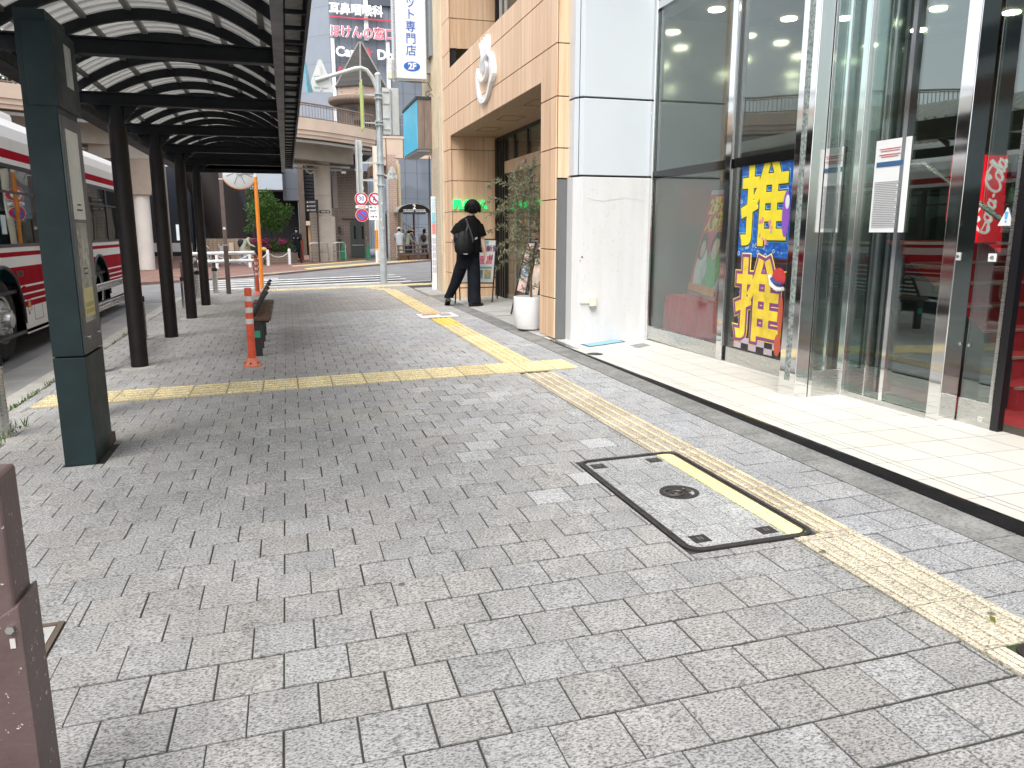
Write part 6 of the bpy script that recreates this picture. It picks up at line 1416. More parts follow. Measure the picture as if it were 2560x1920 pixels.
o = thing('direction_sign', 'brown pedestrian direction sign with three left and one right fingers', 'direction sign', (1.40, 36.2, .03)); MB().cyl((1.40, 36.2, .0), (1.40, 36.2, 2.75), .035, n=10).build('pole', BROWNM, o, smooth=True)
SBR = M('sign_brown', (.030, .022, .020), .5); MB().box(1.32, 1.45, 36.15, 36.19, 2.15, 2.75).build('backing', SBR, o)
for k in range(3):
    f_ = MB().yprism([(.87, 2.63 - .175 * k), (.93, 2.56 - .175 * k), (1.38, 2.56 - .175 * k), (1.38, 2.70 - .175 * k), (.93, 2.70 - .175 * k)], 36.10, 36.13).build('finger', SBR, o)
    mb = MB(); mb.box(.95, 1.02, 36.09, 36.099, 2.60 - .175 * k, 2.66 - .175 * k); mb.box(1.06, 1.08, 36.09, 36.099, 2.60 - .175 * k, 2.66 - .175 * k); mb.box(1.10, 1.33, 36.09, 36.099, 2.635 - .175 * k, 2.66 - .175 * k); mb.box(1.10, 1.30, 36.09, 36.099, 2.60 - .175 * k, 2.61 - .175 * k); mb.build('pictogram', WHITE, f_)
f_ = MB().yprism([(1.47, 2.15), (1.90, 2.15), (1.96, 2.22), (1.90, 2.29), (1.47, 2.29)], 36.10, 36.13).build('finger', SBR, o); mb = MB(); mb.box(1.82, 1.88, 36.09, 36.099, 2.19, 2.25); mb.box(1.55, 1.78, 36.09, 36.099, 2.23, 2.25); mb.box(1.57, 1.78, 36.09, 36.099, 2.19, 2.20); mb.build('pictogram', WHITE, f_)
# road sign cluster
rs = thing('road_sign_post', 'white post with speed limit and no parking signs and orange plates', 'road signs', (3.56, 32.6, .08))
MB().cyl((3.56, 32.6, .05), (3.56, 32.6, 2.95), .04, n=12).build('post', WHITE, rs, smooth=True); mb = MB(); mb.box(2.9, 3.56, 32.58, 32.60, 2.62, 2.66); mb.box(2.9, 3.56, 32.58, 32.60, 2.00, 2.04); mb.build('arm', STEEL, rs)
def disc(x, z, r, y, nm, mat, par): 
    mb = MB(); mb.loft([[(x + r * math.cos(2 * PI * i / 32), yy_, z + r * math.sin(2 * PI * i / 32)) for i in range(32)] for yy_ in (y, y + .012)]); return mb.build(nm, mat, par)
RED = M('traffic_red', (.55, .02, .04), .4); TBL = M('traffic_blue', (.05, .16, .55), .4)
d1 = disc(3.015, 2.66, .265, 32.55, 'speed_limit_sign', MATS['sticker_white'], rs); disc(3.015, 2.66, .250, 32.545, 'ring', RED, d1); disc(3.015, 2.66, .178, 32.54, 'disc', MATS['sticker_white'], d1); text('30', .25, 'numeral', M('numeral_blue', (.05, .20, .45), .4), d1, (3.015, 32.535, 2.66), (1, 0, 0), (0, 0, 1), .001, .004)
d1 = disc(2.995 + .03, 2.01, .265, 32.55, 'no_parking_sign', MATS['sticker_white'], rs); disc(3.025, 2.01, .250, 32.545, 'ring', RED, d1); disc(3.025, 2.01, .178, 32.54, 'disc', TBL, d1)
mb = MB(); mb.yprism([(3.025 + a * .7071 - b * .7071, 2.01 - a * .7071 - b * .7071) for a, b in ((-.19, -.03), (.19, -.03), (.19, .03), (-.19, .03))], 32.533, 32.539); mb.build('slash', RED, d1)
d1 = disc(3.56, 2.66, .265, 32.55, 'no_crossing_sign', MATS['sticker_white'], rs); disc(3.56, 2.66, .250, 32.545, 'ring', RED, d1); disc(3.56, 2.66, .178, 32.54, 'disc', MATS['sticker_white'], d1)
mb = MB(); mb.ell((3.54, 32.536, 2.735), .035, .003, .035); mb.yprism([(3.50, 2.70), (3.58, 2.70), (3.60, 2.62), (3.48, 2.62)], 32.534, 32.538); mb.yprism([(3.50, 2.62), (3.53, 2.62), (3.50, 2.53), (3.47, 2.53)], 32.534, 32.538); mb.yprism([(3.55, 2.62), (3.58, 2.62), (3.61, 2.53), (3.58, 2.53)], 32.534, 32.538); mb.build('walker', TBL, d1)
mb = MB(); mb.yprism([(3.56 + a * .7071 - b * .7071, 2.66 - a * .7071 - b * .7071) for a, b in ((-.19, -.025), (.19, -.025), (.19, .025), (-.19, .025))], 32.527, 32.533); mb.build('slash', RED, d1)
pl_ = MB().box(2.78, 3.26, 32.55, 32.562, 2.285, 2.395).build('arrow_plate', MATS['sticker_white'], rs); mb = MB(); mb.box(2.86, 3.12, 32.54, 32.549, 2.328, 2.352); mb.yprism([(3.12, 2.31), (3.20, 2.34), (3.12, 2.37)], 32.54, 32.549); mb.build('arrow', RED, pl_)
pl_ = MB().box(3.30, 3.75, 32.55, 32.562, 1.82, 2.40).build('text_plate', MATS['sticker_white'], rs)
for x, z, a, b in ((3.34, 2.29, .10, .06), (3.50, 2.30, .10, .02), (3.34, 2.20, .28, .015), (3.34, 2.16, .22, .012), (3.36, 1.93, .05, .05), (3.44, 1.92, .07, .07), (3.56, 1.93, .06, .05), (3.36, 2.06, .03, .03), (3.56, 2.06, .03, .03)): MB().box(x, x + a, 32.54, 32.549, z, z + b).build('text_mark', M('mark_grey', (.14, .14, .15), .5), pl_)
for x in (3.515, 3.585):
    q_ = MB().box(x, x + .062, 32.545, 32.558, .62, 1.42).build('orange_plate', M('plate_orange', (.80, .36, .03), .45), rs)
    for k in range(8): MB().box(x + .015, x + .045, 32.538, 32.544, .68 + .09 * k, .74 + .09 * k).build('character', M('plate_ink', (.18, .06, .02), .5), q_)
# bus stop 2 shelter with queue
s2 = thing('small_bus_shelter', 'dark arched bus stop shelter numbered 2 across the road', 'bus shelter', (5.4, 34.6, .1))
arcp = [(5.40 - .70 * math.cos(R(a)), 2.16 + .37 * math.sin(R(a))) for a in range(0, 181, 12)]
b2 = MB().yprism(arcp[::-1], 34.0, 34.05).build('end_board', M('shelter_brown', (.010, .008, .007), .6, spec=.2), s2)
text('2', .27, 'numeral', WHITE, b2, (5.40, 33.99, 2.40), (1, 0, 0), (0, 0, 1), .001, .006)
mb = MB(); rq = random.Random(3)
for row, z in enumerate((2.255, 2.195)):
    x = 4.93
    while x < 5.86: 
        l = rq.uniform(.03, .06)
        if not 5.36 < x < 5.42: mb.box(x, x + l, 33.985, 33.999, z, z + .035)
        x += l + .02
mb.build('stop_names', M('names_white', (.62, .60, .58), .5), b2)
mb = MB(); rings = [[(x, y, z + .02) for x, z in arcp] for y in (34.05, 39.0)]
mb.add([p for r_ in rings for p in r_], [(i, i + 1, len(arcp) + i + 1, len(arcp) + i) for i in range(len(arcp) - 1)]); mb.build('roof', RM, s2, smooth=True)
MB().box(4.9, 5.9, 34.02, 34.1, 2.09, 2.14).build('light_box', BLACK, s2)
for x, y in ((6.08, 34.2), (6.08, 38.5), (4.74, 38.5)): MB().cyl((x, y, .1), (x, y, 2.2), .05, n=12).build('post', BROWNM, s2, smooth=True)
qr = thing('queue_railing', 'brown double railing in front of the waiting queue', 'railing', (5.4, 33.8, .1))
mb = MB()
for z in (.76, .58, .36): mb.tube([(4.58, 33.8, z - .02), (7.5, 34.6, z + .06)], .026, 8)
mb.build('rails', BROWNM, qr, smooth=True)
for x, y in ((4.62, 33.8), (5.55, 34.05), (6.5, 34.3)): MB().box(x - .03, x + .03, y - .03, y + .03, .1, .78).build('post', BROWNM, qr)
for k, la in enumerate(('leftmost brown wooden planter box below the queue', 'second brown wooden planter box from the left below the queue', 'third brown wooden planter box from the left below the queue', 'rightmost brown wooden planter box below the queue')):
    x = 4.72 + .45 * k; y = 34.25 + .12 * k; o = thing('planter_box', la, 'planter box', (x + .2, y, .1), 'brown planter boxes along the railing')
    MB().box(x, x + .36, y, y + .36, .09, .40).build('box', M('planter_brown', (.085, .042, .026), .7, var=.3, vs=8), o, bevel=.01); MB().box(x - .02, x + .38, y - .02, y + .38, .36, .42).build('rim', MATS['planter_brown'], o)
stw = thing('deck_stair', 'stairway with pale handrails rising to the deck behind the queue', 'stairs', (6.5, 42, .1))
mb = MB()
for k in range(9): mb.box(5.2 + .26 * k * 0, 5.8, 40.6 + .1 * k, 40.7 + .1 * k, .1, .2 + .1 * k)
for k in range(14): mb.box(7.6 - .17 * k - .17, 7.6 - .17 * k, 42, 43.4, .0, .25 + .13 * k)
mb.build('steps', CONC, stw)
for dz in (0, -.28, -.52):
    mb = MB(); mb.tube([(5.55, 41.95, 2.10 + dz * .7), (6.5, 41.95, 1.60 + dz * .7), (7.2, 41.95, 1.57 + dz * .7), (8.2, 41.95, 1.05 + dz * .7)], .03, 8); mb.build('handrail', STEEL, stw, smooth=True)
mb = MB()
for k in range(9): mb.cyl((5.6 + .12 * k, 41.95, 2.06 - .062 * k), (5.6 + .12 * k, 41.95, 1.2 - .062 * k), .014, n=6)
mb.build('balusters', BROWNM, stw)
for a in ((1.0, 40.5, .52, 'green traffic cone'), ): pass
def cone(x, y, h, r, label, mat):
    o = thing('traffic_cone', label, 'traffic cone', (x, y, gz(x))); MB().lathe([(r, .03), (.03, h), (0, h)], (x, y, gz(x)), 18).build('cone', mat, o, smooth=True); MB().box(x - r * 1.2, x + r * 1.2, y - r * 1.2, y + r * 1.2, gz(x), gz(x) + .035).build('base', mat, o)
GRC = M('cone_green', (.02, .30, .14), .5); cone(2.62, 38.6, .75, .20, 'green traffic cone left of the lift door', GRC); cone(3.88, 39.3, .72, .11, 'slim green traffic cone right of the lift door', GRC)
o = MB().cyl((.72, 38.5, .0), (.72, 38.5, .95), .045, n=10); tag(o.build('red_marker_post', M('marker_red', (.70, .10, .06), .5), None, smooth=True), 'thin red marker post left of the block-clad pier', 'marker post')
o = MB().cyl((.58, 35.2, .0), (.58, 35.2, .62), .04, n=10); tag(o.build('short_bollard', BLACK, None, smooth=True), 'short dark bollard beside the azalea planter', 'bollard')

# ================================================================== PEOPLE
SKIN = M('skin', (.78, .53, .41), .5, var=.08, vs=12); HAIR = M('black_hair', (.006, .005, .005), .7, var=.3, vs=40, stretch=(1, 1, .2), spec=.2)
def skin(name, mat, parent, chains, sub=2):
    """chains: list of ([(pos, radius or (rx, ry)), ...], joint key of the start or None); one continuous surface"""
    vs, rs, es, keys = [], [], [], {}
    for ch, start, ks in chains:
        prev = keys.get(start) if start else None
        for i, (p, r) in enumerate(ch):
            vs.append(Vector(p)); rs.append(r if isinstance(r, tuple) else (r, r)); j = len(vs) - 1
            if prev is not None: es.append((prev, j))
            prev = j
            if ks and i in ks: keys[ks[i]] = j
    org = ORG.get(parent.name, Vector((0, 0, 0)))
    me = bpy.data.meshes.new('skeleton'); me.from_pydata([tuple(v - org) for v in vs], es, [])
    o = bpy.data.objects.new('skeleton', me); C.objects.link(o)
    m = o.modifiers.new('skin', 'SKIN'); m.use_smooth_shade = True
    if sub: s = o.modifiers.new('sub', 'SUBSURF'); s.levels = sub; s.render_levels = sub
    for i, d in enumerate(me.skin_vertices[0].data): d.radius = rs[i]; d.use_root = (i == 0)
    dg = bpy.context.evaluated_depsgraph_get(); out = bpy.data.meshes.new_from_object(o.evaluated_get(dg))
    bpy.data.objects.remove(o); bpy.data.meshes.remove(me)
    out.name = name; out.materials.clear(); out.materials.append(mat); out.polygons.foreach_set('use_smooth', [True] * len(out.polygons))
    r = bpy.data.objects.new(name, out); C.objects.link(r); r.parent = parent; ORG[r.name] = org; return r
def ringe(c, rx, ry, n=20, ang=0., tilt=(0, 0), wob=0., rg=None):
    out = []
    for i in range(n):
        t = 2 * PI * i / n; k = 1 + (wob * math.sin(5 * t + c[2] * 23) if wob else 0); x, y = rx * k * math.cos(t), ry * k * math.sin(t)
        X_, Y_ = x * math.cos(ang) - y * math.sin(ang), x * math.sin(ang) + y * math.cos(ang)
        out.append((c[0] + X_, c[1] + Y_, c[2] + X_ * tilt[0] + Y_ * tilt[1]))
    return out
def hand(root, d, side, out, curl=.5, sc_=1.0):
    """five fingers of their own on a palm; d = direction of the hand, side = towards the thumb, out = back of the hand"""
    d, s, u = Vector(d).normalized(), Vector(side).normalized(), Vector(out).normalized(); root = Vector(root); ch = []
    for k, (o_, l) in enumerate(((.027, .070), (.009, .080), (-.009, .075), (-.026, .058))):
        b = root + d * (.085 - .004 * abs(k - 1)) * sc_ + s * o_ * sc_; c1 = (d - u * curl * .55).normalized(); c2 = (d - u * curl * 1.5).normalized()
        ch.append(([(root + d * .035 * sc_ + s * o_ * .7 * sc_, .011 * sc_), (b, .0095 * sc_), (b + c1 * l * .45 * sc_, .0085 * sc_), (b + c1 * l * .45 * sc_ + c2 * l * .5 * sc_, .007 * sc_)], 'hand', None))
    b = root + d * .025 * sc_ + s * .022 * sc_
    ch.append(([(b, .012 * sc_), (b + (d * .7 + s * .7).normalized() * .035 * sc_, .0105 * sc_), (b + (d * .7 + s * .7).normalized() * .035 * sc_ + (d - u * .3).normalized() * .035 * sc_, .0085 * sc_)], 'hand', None))
    return ch

# the man in black walking into the wood-clad building, seen from behind
mn = thing('person', 'person in black t-shirt and wide dark trousers walking away, seen from behind', 'person', (2.95, 13.2, .07))
hd = Vector((3.105, 13.2, 1.765))
chains = [([((3.02, 13.2, 1.00), (.135, .10)), ((3.03, 13.19, 1.18), (.13, .095)), ((3.035, 13.19, 1.38), (.15, .10)), ((3.045, 13.19, 1.49), (.10, .075)), ((3.065, 13.195, 1.58), .052), ((3.09, 13.20, 1.665), .058), ((3.10, 13.215, 1.72), (.078, .088)), ((3.105, 13.205, 1.79), (.083, .095)), ((3.105, 13.2, 1.85), (.065, .07))], None, {0: 'pelvis', 3: 'chest'}),
          ([((3.15, 13.18, 1.46), .055), ((3.235, 13.175, 1.41), .050), ((3.268, 13.18, 1.20), .048), ((3.30, 13.20, 1.09), .046), ((3.328, 13.225, .985), .031), ((3.338, 13.235, .95), (.027, .037))], 'chest', {5: 'hand'}),
          ([((2.93, 13.22, 1.46), .055), ((2.845, 13.23, 1.41), .050), ((2.775, 13.28, 1.21), .044), ((2.84, 13.42, 1.12), .036), ((2.90, 13.52, 1.10), .027)], 'chest', {4: 'hand2'}),
          ([((3.10, 13.19, .93), .085), ((3.10, 13.14, .57), .060), ((3.08, 13.06, .20), .042), ((3.08, 13.05, .12), .040)], 'pelvis', None),
          ([((2.935, 13.22, .93), .085), ((2.86, 13.29, .58), .060), ((2.71, 13.40, .24), .042), ((2.69, 13.42, .15), .040)], 'pelvis', None)]
body = chains + hand((3.333, 13.23, .965), (.10, .05, -1), (-.3, 1, 0), (1, .2, .1), .45, 1.05)
h2 = [(c_, 'hand2', k) for c_, s_, k in hand((2.90, 13.52, 1.10), (.5, 1, .1), (1, -.4, .3), (0, 0, -1), .8, .9)]
bd = skin('body', SKIN, mn, body + h2)
def ear(p): MB().ell(p, .012, .026, .034, 10, 6).build('ear', SKIN, bd, smooth=True)
# hair: a rounded mop with loose locks
mb = MB(); rg = random.Random(60)
rings = []
for z, r in ((1.655, .045), (1.675, .085), (1.71, .108), (1.76, .120), (1.81, .118), (1.855, .098), (1.885, .062), (1.897, .02)):
    rings.append([(3.102 + r * (1 + .05 * math.sin(3 * t + z * 40) + rg.uniform(-.03, .03)) * math.cos(t), 13.185 + (r * .98 + .01) * (1 + rg.uniform(-.03, .03)) * math.sin(t) + (.02 if math.sin(t) > .5 and z < 1.8 else 0) - (.0), z) for t in [2 * PI * i / 26 for i in range(26)]])
mb.loft(rings)
for i in range(420):
    a = rg.uniform(0, 2 * PI); el = rg.uniform(-.75, 1.4); p = Vector((3.102 + .112 * math.cos(el) * math.cos(a), 13.185 + .11 * math.cos(el) * math.sin(a), 1.775 + .112 * math.sin(el)))
    if math.sin(a) > .3 and el < .4: continue
    d = Vector((math.cos(a) * .5, math.sin(a) * .5, -.8)); mb.tube([p, p + d * .03 + Vector((math.cos(a), math.sin(a), 0)) * rg.uniform(.004, .020), p + d * .06 + Vector((rg.uniform(-.012, .012), rg.uniform(-.012, .012), 0))], [.010, .007, .0015], 5)
mb.build('hair', HAIR, mn, smooth=True)
MB().ell((3.205, 13.225, 1.745), .012, .022, .030, 10, 6).build('ear', SKIN, mn, smooth=True)
TEE = M('black_cotton', (.006, .006, .006), .95, var=.3, vs=6, spec=.15); TRS = M('dark_navy_twill', (.009, .011, .016), .9, spec=.15, var=.35, vs=5, bump=.2, bs=40)
mb = MB(); wv = .018
mb.loft([ringe((3.045, 13.2, .985), .225, .155, 24, .1, (.04, 0), .03), ringe((3.04, 13.2, 1.10), .215, .150, 24, .1, (0, 0), .025), ringe((3.035, 13.195, 1.24), .215, .145, 24, .1, (0, 0), .02), ringe((3.035, 13.19, 1.38), .230, .142, 24, .1, (0, 0), .01), ringe((3.04, 13.19, 1.46), .226, .130, 24, .1), ringe((3.043, 13.19, 1.51), .205, .118, 24, .1), ringe((3.048, 13.19, 1.55), .165, .106, 24, .1), ringe((3.058, 13.192, 1.582), .115, .092, 24, .1), ringe((3.07, 13.195, 1.605), .078, .078, 24, .1), ringe((3.075, 13.197, 1.622), .068, .07, 24, .1)], caps=False)
def sleeve(a, b, c, r0, r1, r2):
    a, b, c = map(Vector, (a, b, c)); mb.tube([a, b, b.lerp(c, .5), c], [r0, r1, (r1 + r2) / 2, r2], 16)
sleeve((3.15, 13.18, 1.455), (3.215, 13.175, 1.425), (3.262, 13.185, 1.27), .07, .085, .086); sleeve((2.93, 13.21, 1.455), (2.865, 13.22, 1.425), (2.79, 13.25, 1.30), .07, .085, .084)
mb.build('t_shirt', TEE, mn, smooth=True)
mb = MB(); mb.loft([ringe((3.02, 13.2, 1.06), .19, .125, 24, .1), ringe((3.02, 13.2, .96), .205, .135, 24, .1), ringe((3.01, 13.2, .86), .205, .14, 24, .1), ringe((2.99, 13.21, .78), .198, .135, 24, .1), ringe((2.985, 13.215, .72), .185, .125, 24, .1)])
def leg(P_):
    mb.loft([ringe(c, rx, ry, 20, .1, (0, 0), wv_) for c, rx, ry, wv_ in P_])
leg([((3.105, 13.19, .90), .105, .13, 0), ((3.105, 13.17, .75), .112, .125, .02), ((3.10, 13.14, .60), .112, .118, .02), ((3.095, 13.11, .45), .113, .116, .03), ((3.09, 13.08, .30), .114, .114, .035), ((3.085, 13.06, .19), .116, .114, .05), ((3.085, 13.05, .135), .113, .112, .05)])
leg([((2.94, 13.22, .90), .110, .13, 0), ((2.905, 13.25, .76), .115, .125, .02), ((2.86, 13.29, .60), .110, .118, .03), ((2.81, 13.34, .45), .098, .108, .03), ((2.755, 13.385, .32), .086, .102, .04), ((2.71, 13.42, .225), .080, .10, .05), ((2.705, 13.425, .20), .078, .098, .05)])
mb.build('trousers', TRS, mn, smooth=True)
SHOE = M('black_leather', (.010, .010, .010), .35, var=.2); SOCK = M('white_sock', (.72, .71, .69), .9)
def shoe(x, y, z, ang, pitch, l=.28):
    d = Vector((math.sin(ang), math.cos(ang), 0)); s = Vector((d.y, -d.x, 0)); u = Vector((0, 0, 1)); d2 = (d * math.cos(pitch) - u * math.sin(pitch)); u2 = (u * math.cos(pitch) + d * math.sin(pitch)); o_ = Vector((x, y, z)); mb = MB(); rings = []
    for t, w_, h0, h1 in ((-.09, .022, .03, .075), (-.075, .036, .03, .10), (-.03, .040, .03, .105), (.03, .042, .03, .085), (.09, .048, .03, .065), (.14, .046, .03, .055), (.18, .028, .03, .045)):
        rings.append([tuple(o_ + d2 * t + s * (w_ * math.cos(a)) + u2 * ((h0 + h1) / 2 + (h1 - h0) / 2 * math.sin(a))) for a in [2 * PI * i / 14 for i in range(14)]])
    mb.loft(rings); q = []
    for t, w_ in ((-.095, .03), (-.08, .042), (0, .042), (.09, .05), (.15, .047), (.19, .025)): q.append((t, w_))
    pts = [o_ + d2 * t + s * w_ for t, w_ in q] + [o_ + d2 * t - s * w_ for t, w_ in q[::-1]]; n = len(pts)
    mb.add([tuple(p) for p in pts] + [tuple(p + u2 * .038) for p in pts], [tuple(range(n)), tuple(range(2 * n - 1, n - 1, -1))] + [(i, n + i, n + (i + 1) % n, (i + 1) % n) for i in range(n)])
    mb.build('shoe', SHOE, mn, smooth=True)
shoe(3.07, 13.03, .077, R(68), 0); shoe(2.69, 13.41, .115, R(5), R(22))
MB().cyl((3.08, 13.045, .14), (3.075, 13.04, .20), .045, n=14).build('sock', SOCK, mn, smooth=True); MB().cyl((2.685, 13.40, .17), (2.70, 13.42, .25), .044, n=14).build('sock', SOCK, mn, smooth=True)
bgk = thing('drawstring_bag', 'black drawstring backpack hanging on the back of the person in black', 'bag', (2.89, 13.0, 1.0))
NYL = M('black_nylon', (.007, .007, .008), .65, var=.35, vs=12, bump=.5, bs=25, spec=.25)
mb = MB(); rings = []
for z, rx, ry, ox in ((.965, .06, .05, .0), (.975, .12, .085, 0), (1.02, .155, .105, 0), (1.10, .165, .115, .0), (1.18, .150, .105, .005), (1.26, .120, .085, .01), (1.33, .085, .055, .015), (1.36, .05, .03, .02)):
    rings.append([(2.895 + ox + rx * (1 + .06 * max(0, (z - 1.12) / .24) * math.sin(9 * t)) * math.cos(t), 12.985 + ry * (1 + .10 * max(0, (z - 1.12) / .24) * math.sin(9 * t)) * math.sin(t), z) for t in [2 * PI * i / 36 for i in range(36)]])
mb.loft(rings).build('sack', NYL, bgk, smooth=True)
mb = MB(); mb.ell((2.80, 13.03, 1.22), .075, .07, .11); mb.build('side_pouch', NYL, bgk, smooth=True)
mb = MB()
for pts in ([(2.93, 13.00, 1.33), (2.98, 13.05, 1.45), (2.965, 13.09, 1.555), (2.955, 13.14, 1.575)], [(2.99, 12.95, 1.05), (3.06, 13.02, 1.20), (3.03, 13.045, 1.35), (2.98, 13.06, 1.50)]):
    pts = smooth(pts, 4); L_ = [Vector(p) + Vector((-.014, 0, 0)) for p in pts]; R_ = [Vector(p) + Vector((.014, 0, 0)) for p in pts]
    mb.loft([[a, b, b + Vector((0, .006, 0)), a + Vector((0, .006, 0))] for a, b in zip(L_, R_)])
mb.build('strap', M('strap_black', (.03, .03, .034), .6), bgk)
mb = MB(); mb.box(2.86, 2.93, 12.868, 12.875, .975, .982); mb.build('tag', WHITE, bgk)
mb = MB(); mb.add([(3.10, 13.04, 1.215), (3.15, 13.05, 1.235), (3.152, 13.05, 1.245), (3.102, 13.04, 1.225), (3.10, 13.04, 1.235), (3.15, 13.05, 1.255), (3.152, 13.05, 1.262), (3.102, 13.04, 1.243)], [(0, 1, 2, 3), (4, 5, 6, 7)]); mb.build('shirt_mark', WHITE, mn)

def far_person(label, x, y, h, face, top, bottom, hair=None, hat=None, lean=0., arms='down', shoe_c=(.02, .02, .02), coat=False, bagc=None, mask=False, stride=.0):
    """small figure; face = heading in degrees clockwise from +Y"""
    z0 = gz(x); s = h / 1.7; a = R(face); f = Vector((math.sin(a), math.cos(a), 0)); r = Vector((f.y, -f.x, 0)); u = Vector((0, 0, 1)); o = Vector((x, y, z0))
    t = thing('person', label, 'person', tuple(o)); 
    def P(fr, rt_, up): 
        k = max(0, up - .9); return tuple(o + (f * (fr + lean * k) + r * rt_ + u * (up - abs(lean) * .25 * k)) * s)
    def Q(k): return k * s
    top_m, bot_m = M('cloth_%d' % (hash(str(top)) % 9999), top, .85, var=.15, vs=9), M('cloth_%d' % (hash(str(bottom)) % 9999), bottom, .85, var=.15, vs=9)
    hx = .0 + .05
    hands = {'down': ((.03, .27, 1.12), (.06, .28, .86)), 'fwd': ((.16, .24, 1.12), (.40, .20, 1.02)), 'push': ((.25, .22, 1.10), (.55, .18, 1.00)), 'phone': ((.12, .25, 1.12), (.27, .10, 1.20))}[arms]
    ch = [([(P(0, 0, .92), (Q(.13), Q(.10))), (P(0, 0, 1.15), (Q(.12), Q(.09))), (P(0, 0, 1.36), (Q(.13), Q(.09))), (P(0, 0, 1.45), Q(.05)), (P(.02, 0, 1.52), (Q(.072), Q(.085))), (P(.02, 0, 1.62), (Q(.07), Q(.08)))], None, {0: 'p', 2: 'c'})]
    for sg in (1, -1):
        e, hnd = hands; ch.append(([(P(0, sg * .17, 1.37), Q(.055)), (P(e[0], sg * e[1], e[2]), Q(.042)), (P(hnd[0], sg * hnd[1], hnd[2]), Q(.03)), (P(hnd[0] + .05, sg * hnd[1] * .98, hnd[2] - .06), Q(.026))], 'c', None))
        ch.append(([(P(0, sg * .09, .84), Q(.085)), (P(sg * stride * .5 + .02, sg * .095, .47), Q(.058)), (P(sg * stride, sg * .10, .09), Q(.042)), (P(sg * stride + .10, sg * .11, .035), Q(.035))], 'p', None))
    skin('body', SKIN, t, ch, 1)
    ang = -a
    def rg_(up, rx, ry, fr=0.): c = P(fr, 0, up); return ringe(c, Q(rx), Q(ry), 16, ang)
    mb = MB(); low = .62 if coat else .86
    mb.loft([rg_(low, .22 if coat else .19, .17 if coat else .14), rg_(1.0, .19, .14), rg_(1.2, .20, .14), rg_(1.36, .215, .13), rg_(1.44, .13, .09), rg_(1.48, .06, .06)])
    for sg in (1, -1):
        e, hnd = hands; mb.tube([P(0, sg * .15, 1.39), P(0, sg * .20, 1.36), P(e[0], sg * e[1], e[2]), P(lerp(e[0], hnd[0], .85), sg * lerp(e[1], hnd[1], .85), lerp(e[2], hnd[2], .85))], [Q(.07), Q(.075), Q(.062), Q(.05)], 10)
    mb.build('jacket', top_m, t, smooth=True); mb = MB()
    mb.loft([rg_(1.0, .16, .12), rg_(.85, .18, .135), rg_(.76, .17, .13)])
    for sg in (1, -1): mb.tube([P(0, sg * .09, .86), P(sg * stride * .5 + .02, sg * .095, .47), P(sg * stride, sg * .10, .10)], [Q(.10), Q(.085), Q(.08)], 10)
    mb.build('trousers', bot_m, t, smooth=True)
    for sg in (1, -1):
        mb = MB(); c = Vector(P(sg * stride + .06, sg * .105, .04)); mb.loft([[tuple(c + f * (Q(.13) * math.cos(q) if k else Q(.10) * math.cos(q)) + r * Q(.05) * math.sin(q) + u * Q(k * .05 - .035)) for q in [2 * PI * i / 12 for i in range(12)]] for k in (0, 1)]); mb.build('shoe', M('shoe_%d' % int(shoe_c[0] * 1000), shoe_c, .5), t)
    if hair:
        mb = MB(); c = P(-.012, 0, 1.62); mb.ell(c, Q(.092), Q(.095), Q(.10)); 
        if hair == 'long': mb.ell(P(-.05, 0, 1.52), Q(.085), Q(.06), Q(.13))
        mb.build('hair', HAIR, t, smooth=True)
    if hat:
        c = Vector(P(.01, 0, 1.66)); hm = M('hat_%d' % int(hat[1] * 1000 + hat[2] * 100), hat, .8); MB().lathe([(Q(.19 if hat[1] < .6 else .12), -.02 * s), (Q(.10), .0), (Q(.095), .05 * s), (Q(.06), .10 * s), (0, .115 * s)], tuple(c), 20).build('hat', hm, t, smooth=True)
    if bagc:
        mb = MB(); c = P(-.20, 0, 1.18); mb.ell(c, Q(.16), Q(.12), Q(.22)); mb.build('backpack', M('bag_%d' % int(bagc[0] * 1000), bagc, .6), t, smooth=True)
    if mask: MB().ell(P(.095, 0, 1.535), Q(.055), Q(.03), Q(.05), 10, 6).build('face_mask', M('mask_white', (.75, .75, .75), .8), t, smooth=True)
    return t
far_person('person in pale grey shirt and white hat at the left end of queue', 4.84, 34.95, 1.42, 10, (.42, .46, .50), (.50, .45, .38), 'short', (.72, .70, .66), .15, 'fwd')
far_person('person in olive grey jacket with dark hair in the middle of queue', 5.22, 35.2, 1.30, 70, (.30, .31, .25), (.02, .025, .04), 'short', None, .2, 'fwd')
far_person('person in striped grey jacket and straw hat in the queue', 5.42, 35.6, 1.34, 75, (.16, .17, .19), (.03, .03, .035), 'short', (.62, .50, .36), .15, 'phone')
far_person('person with black backpack and dark hair at the right of queue', 6.02, 35.2, 1.34, 20, (.34, .31, .27), (.025, .025, .03), 'long', None, .05, 'down', bagc=(.012, .012, .013))
far_person('person in pale green coat with black backpack pushing a stroller', -1.78, 34.0, 1.36, 80, (.46, .50, .38), (.40, .44, .50), 'short', None, .55, 'push', (.3, .3, .32), True, (.010, .010, .014), stride=.14)
far_person('person in dark navy clothes and white mask beside the azaleas', .47, 38.5, 1.50, 190, (.012, .014, .028), (.012, .016, .035), 'short', None, 0., 'phone', mask=True, coat=True, stride=.1)
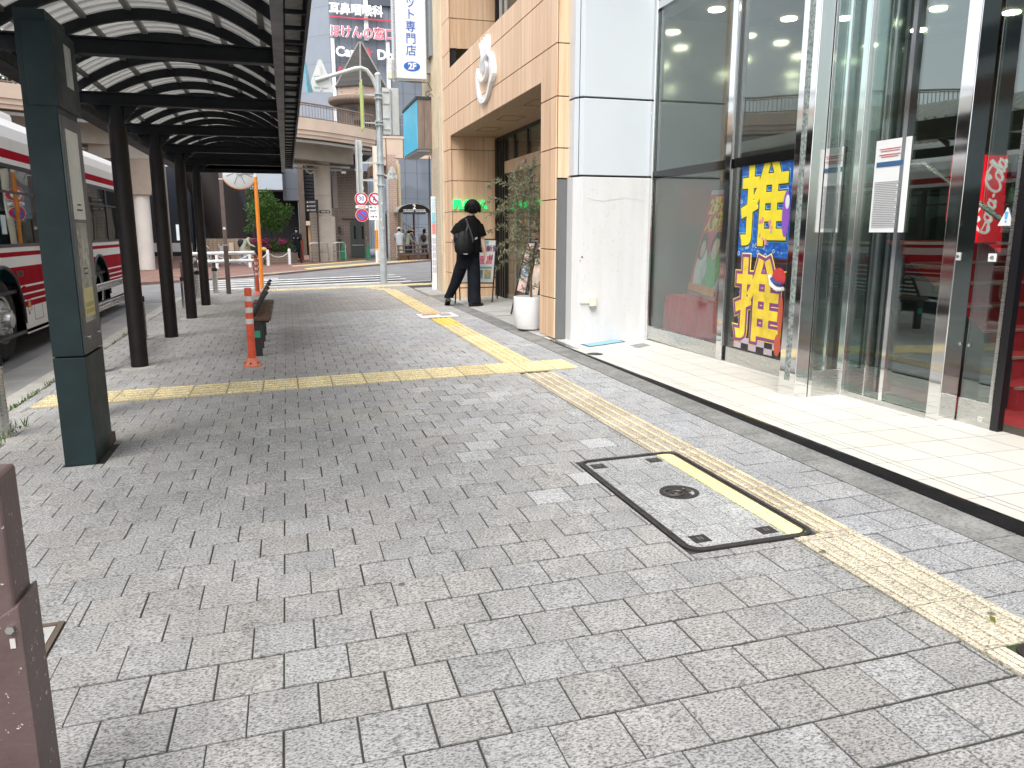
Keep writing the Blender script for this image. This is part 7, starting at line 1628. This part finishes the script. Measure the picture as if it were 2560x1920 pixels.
far_person('person with a bicycle half hidden behind the thin pillars', -3.35, 33.2, 1.35, 85, (.50, .58, .66), (.02, .02, .025), 'short', None, .2, 'fwd')
sp = thing('stroller', 'dark stroller with yellow cushion pushed past the azaleas', 'stroller', (-1.1, 34.1, 0)); z = gz(-1.1)
mb = MB(); mb.ell((-1.05, 34.1, z + .55), .22, .17, .2); mb.build('seat', BLACK, sp, smooth=True); MB().ell((-.93, 34.02, z + .66), .12, .1, .08).build('cushion', M('cushion_yellow', (.70, .50, .12), .8), sp, smooth=True)
mb = MB(); mb.tube([(-1.28, 34.1, z + .86), (-1.1, 34.1, z + .5), (-.85, 34.1, z + .12)], .016, 6); mb.tube([(-.9, 34.1, z + .6), (-1.2, 34.1, z + .12)], .016, 6); mb.build('frame', BLACK, sp)
def wheelr(x, y, z, r, par, mat=GUM): MB().tube([(x + r * math.cos(2 * PI * i / 20), y, z + r * math.sin(2 * PI * i / 20)) for i in range(20)], .02, 6, closed=True).build('wheel', mat, par, smooth=True)
for x in (-.85, -1.2): wheelr(x, 34.02, z + .1, .09, sp); wheelr(x, 34.2, z + .1, .09, sp)
bc = thing('bicycle', 'bicycle with front basket beside the person behind the pillars', 'bicycle', (-2.9, 33, -.06)); z = gz(-2.9)
for x in (-3.35, -2.45): wheelr(x, 33.0, z + .30, .28, bc)
mb = MB(); mb.tube([(-2.45, 33, z + .30), (-2.55, 33, z + .75), (-2.6, 33, z + .9)], .02, 6); mb.tube([(-2.55, 33, z + .65), (-3.0, 33, z + .32), (-3.35, 33, z + .30)], .02, 6); mb.tube([(-3.0, 33, z + .32), (-3.12, 33, z + .75)], .02, 6); mb.tube([(-2.6, 32.8, z + .92), (-2.6, 33.2, z + .92)], .014, 6); mb.build('frame', GALV, bc)
MB().box(-2.55, -2.3, 32.87, 33.13, z + .62, z + .86).build('basket', M('basket_grey', (.35, .36, .37), .5, .4), bc); MB().ell((-3.14, 33, z + .80), .12, .08, .04).build('saddle', BLACK, bc, smooth=True)
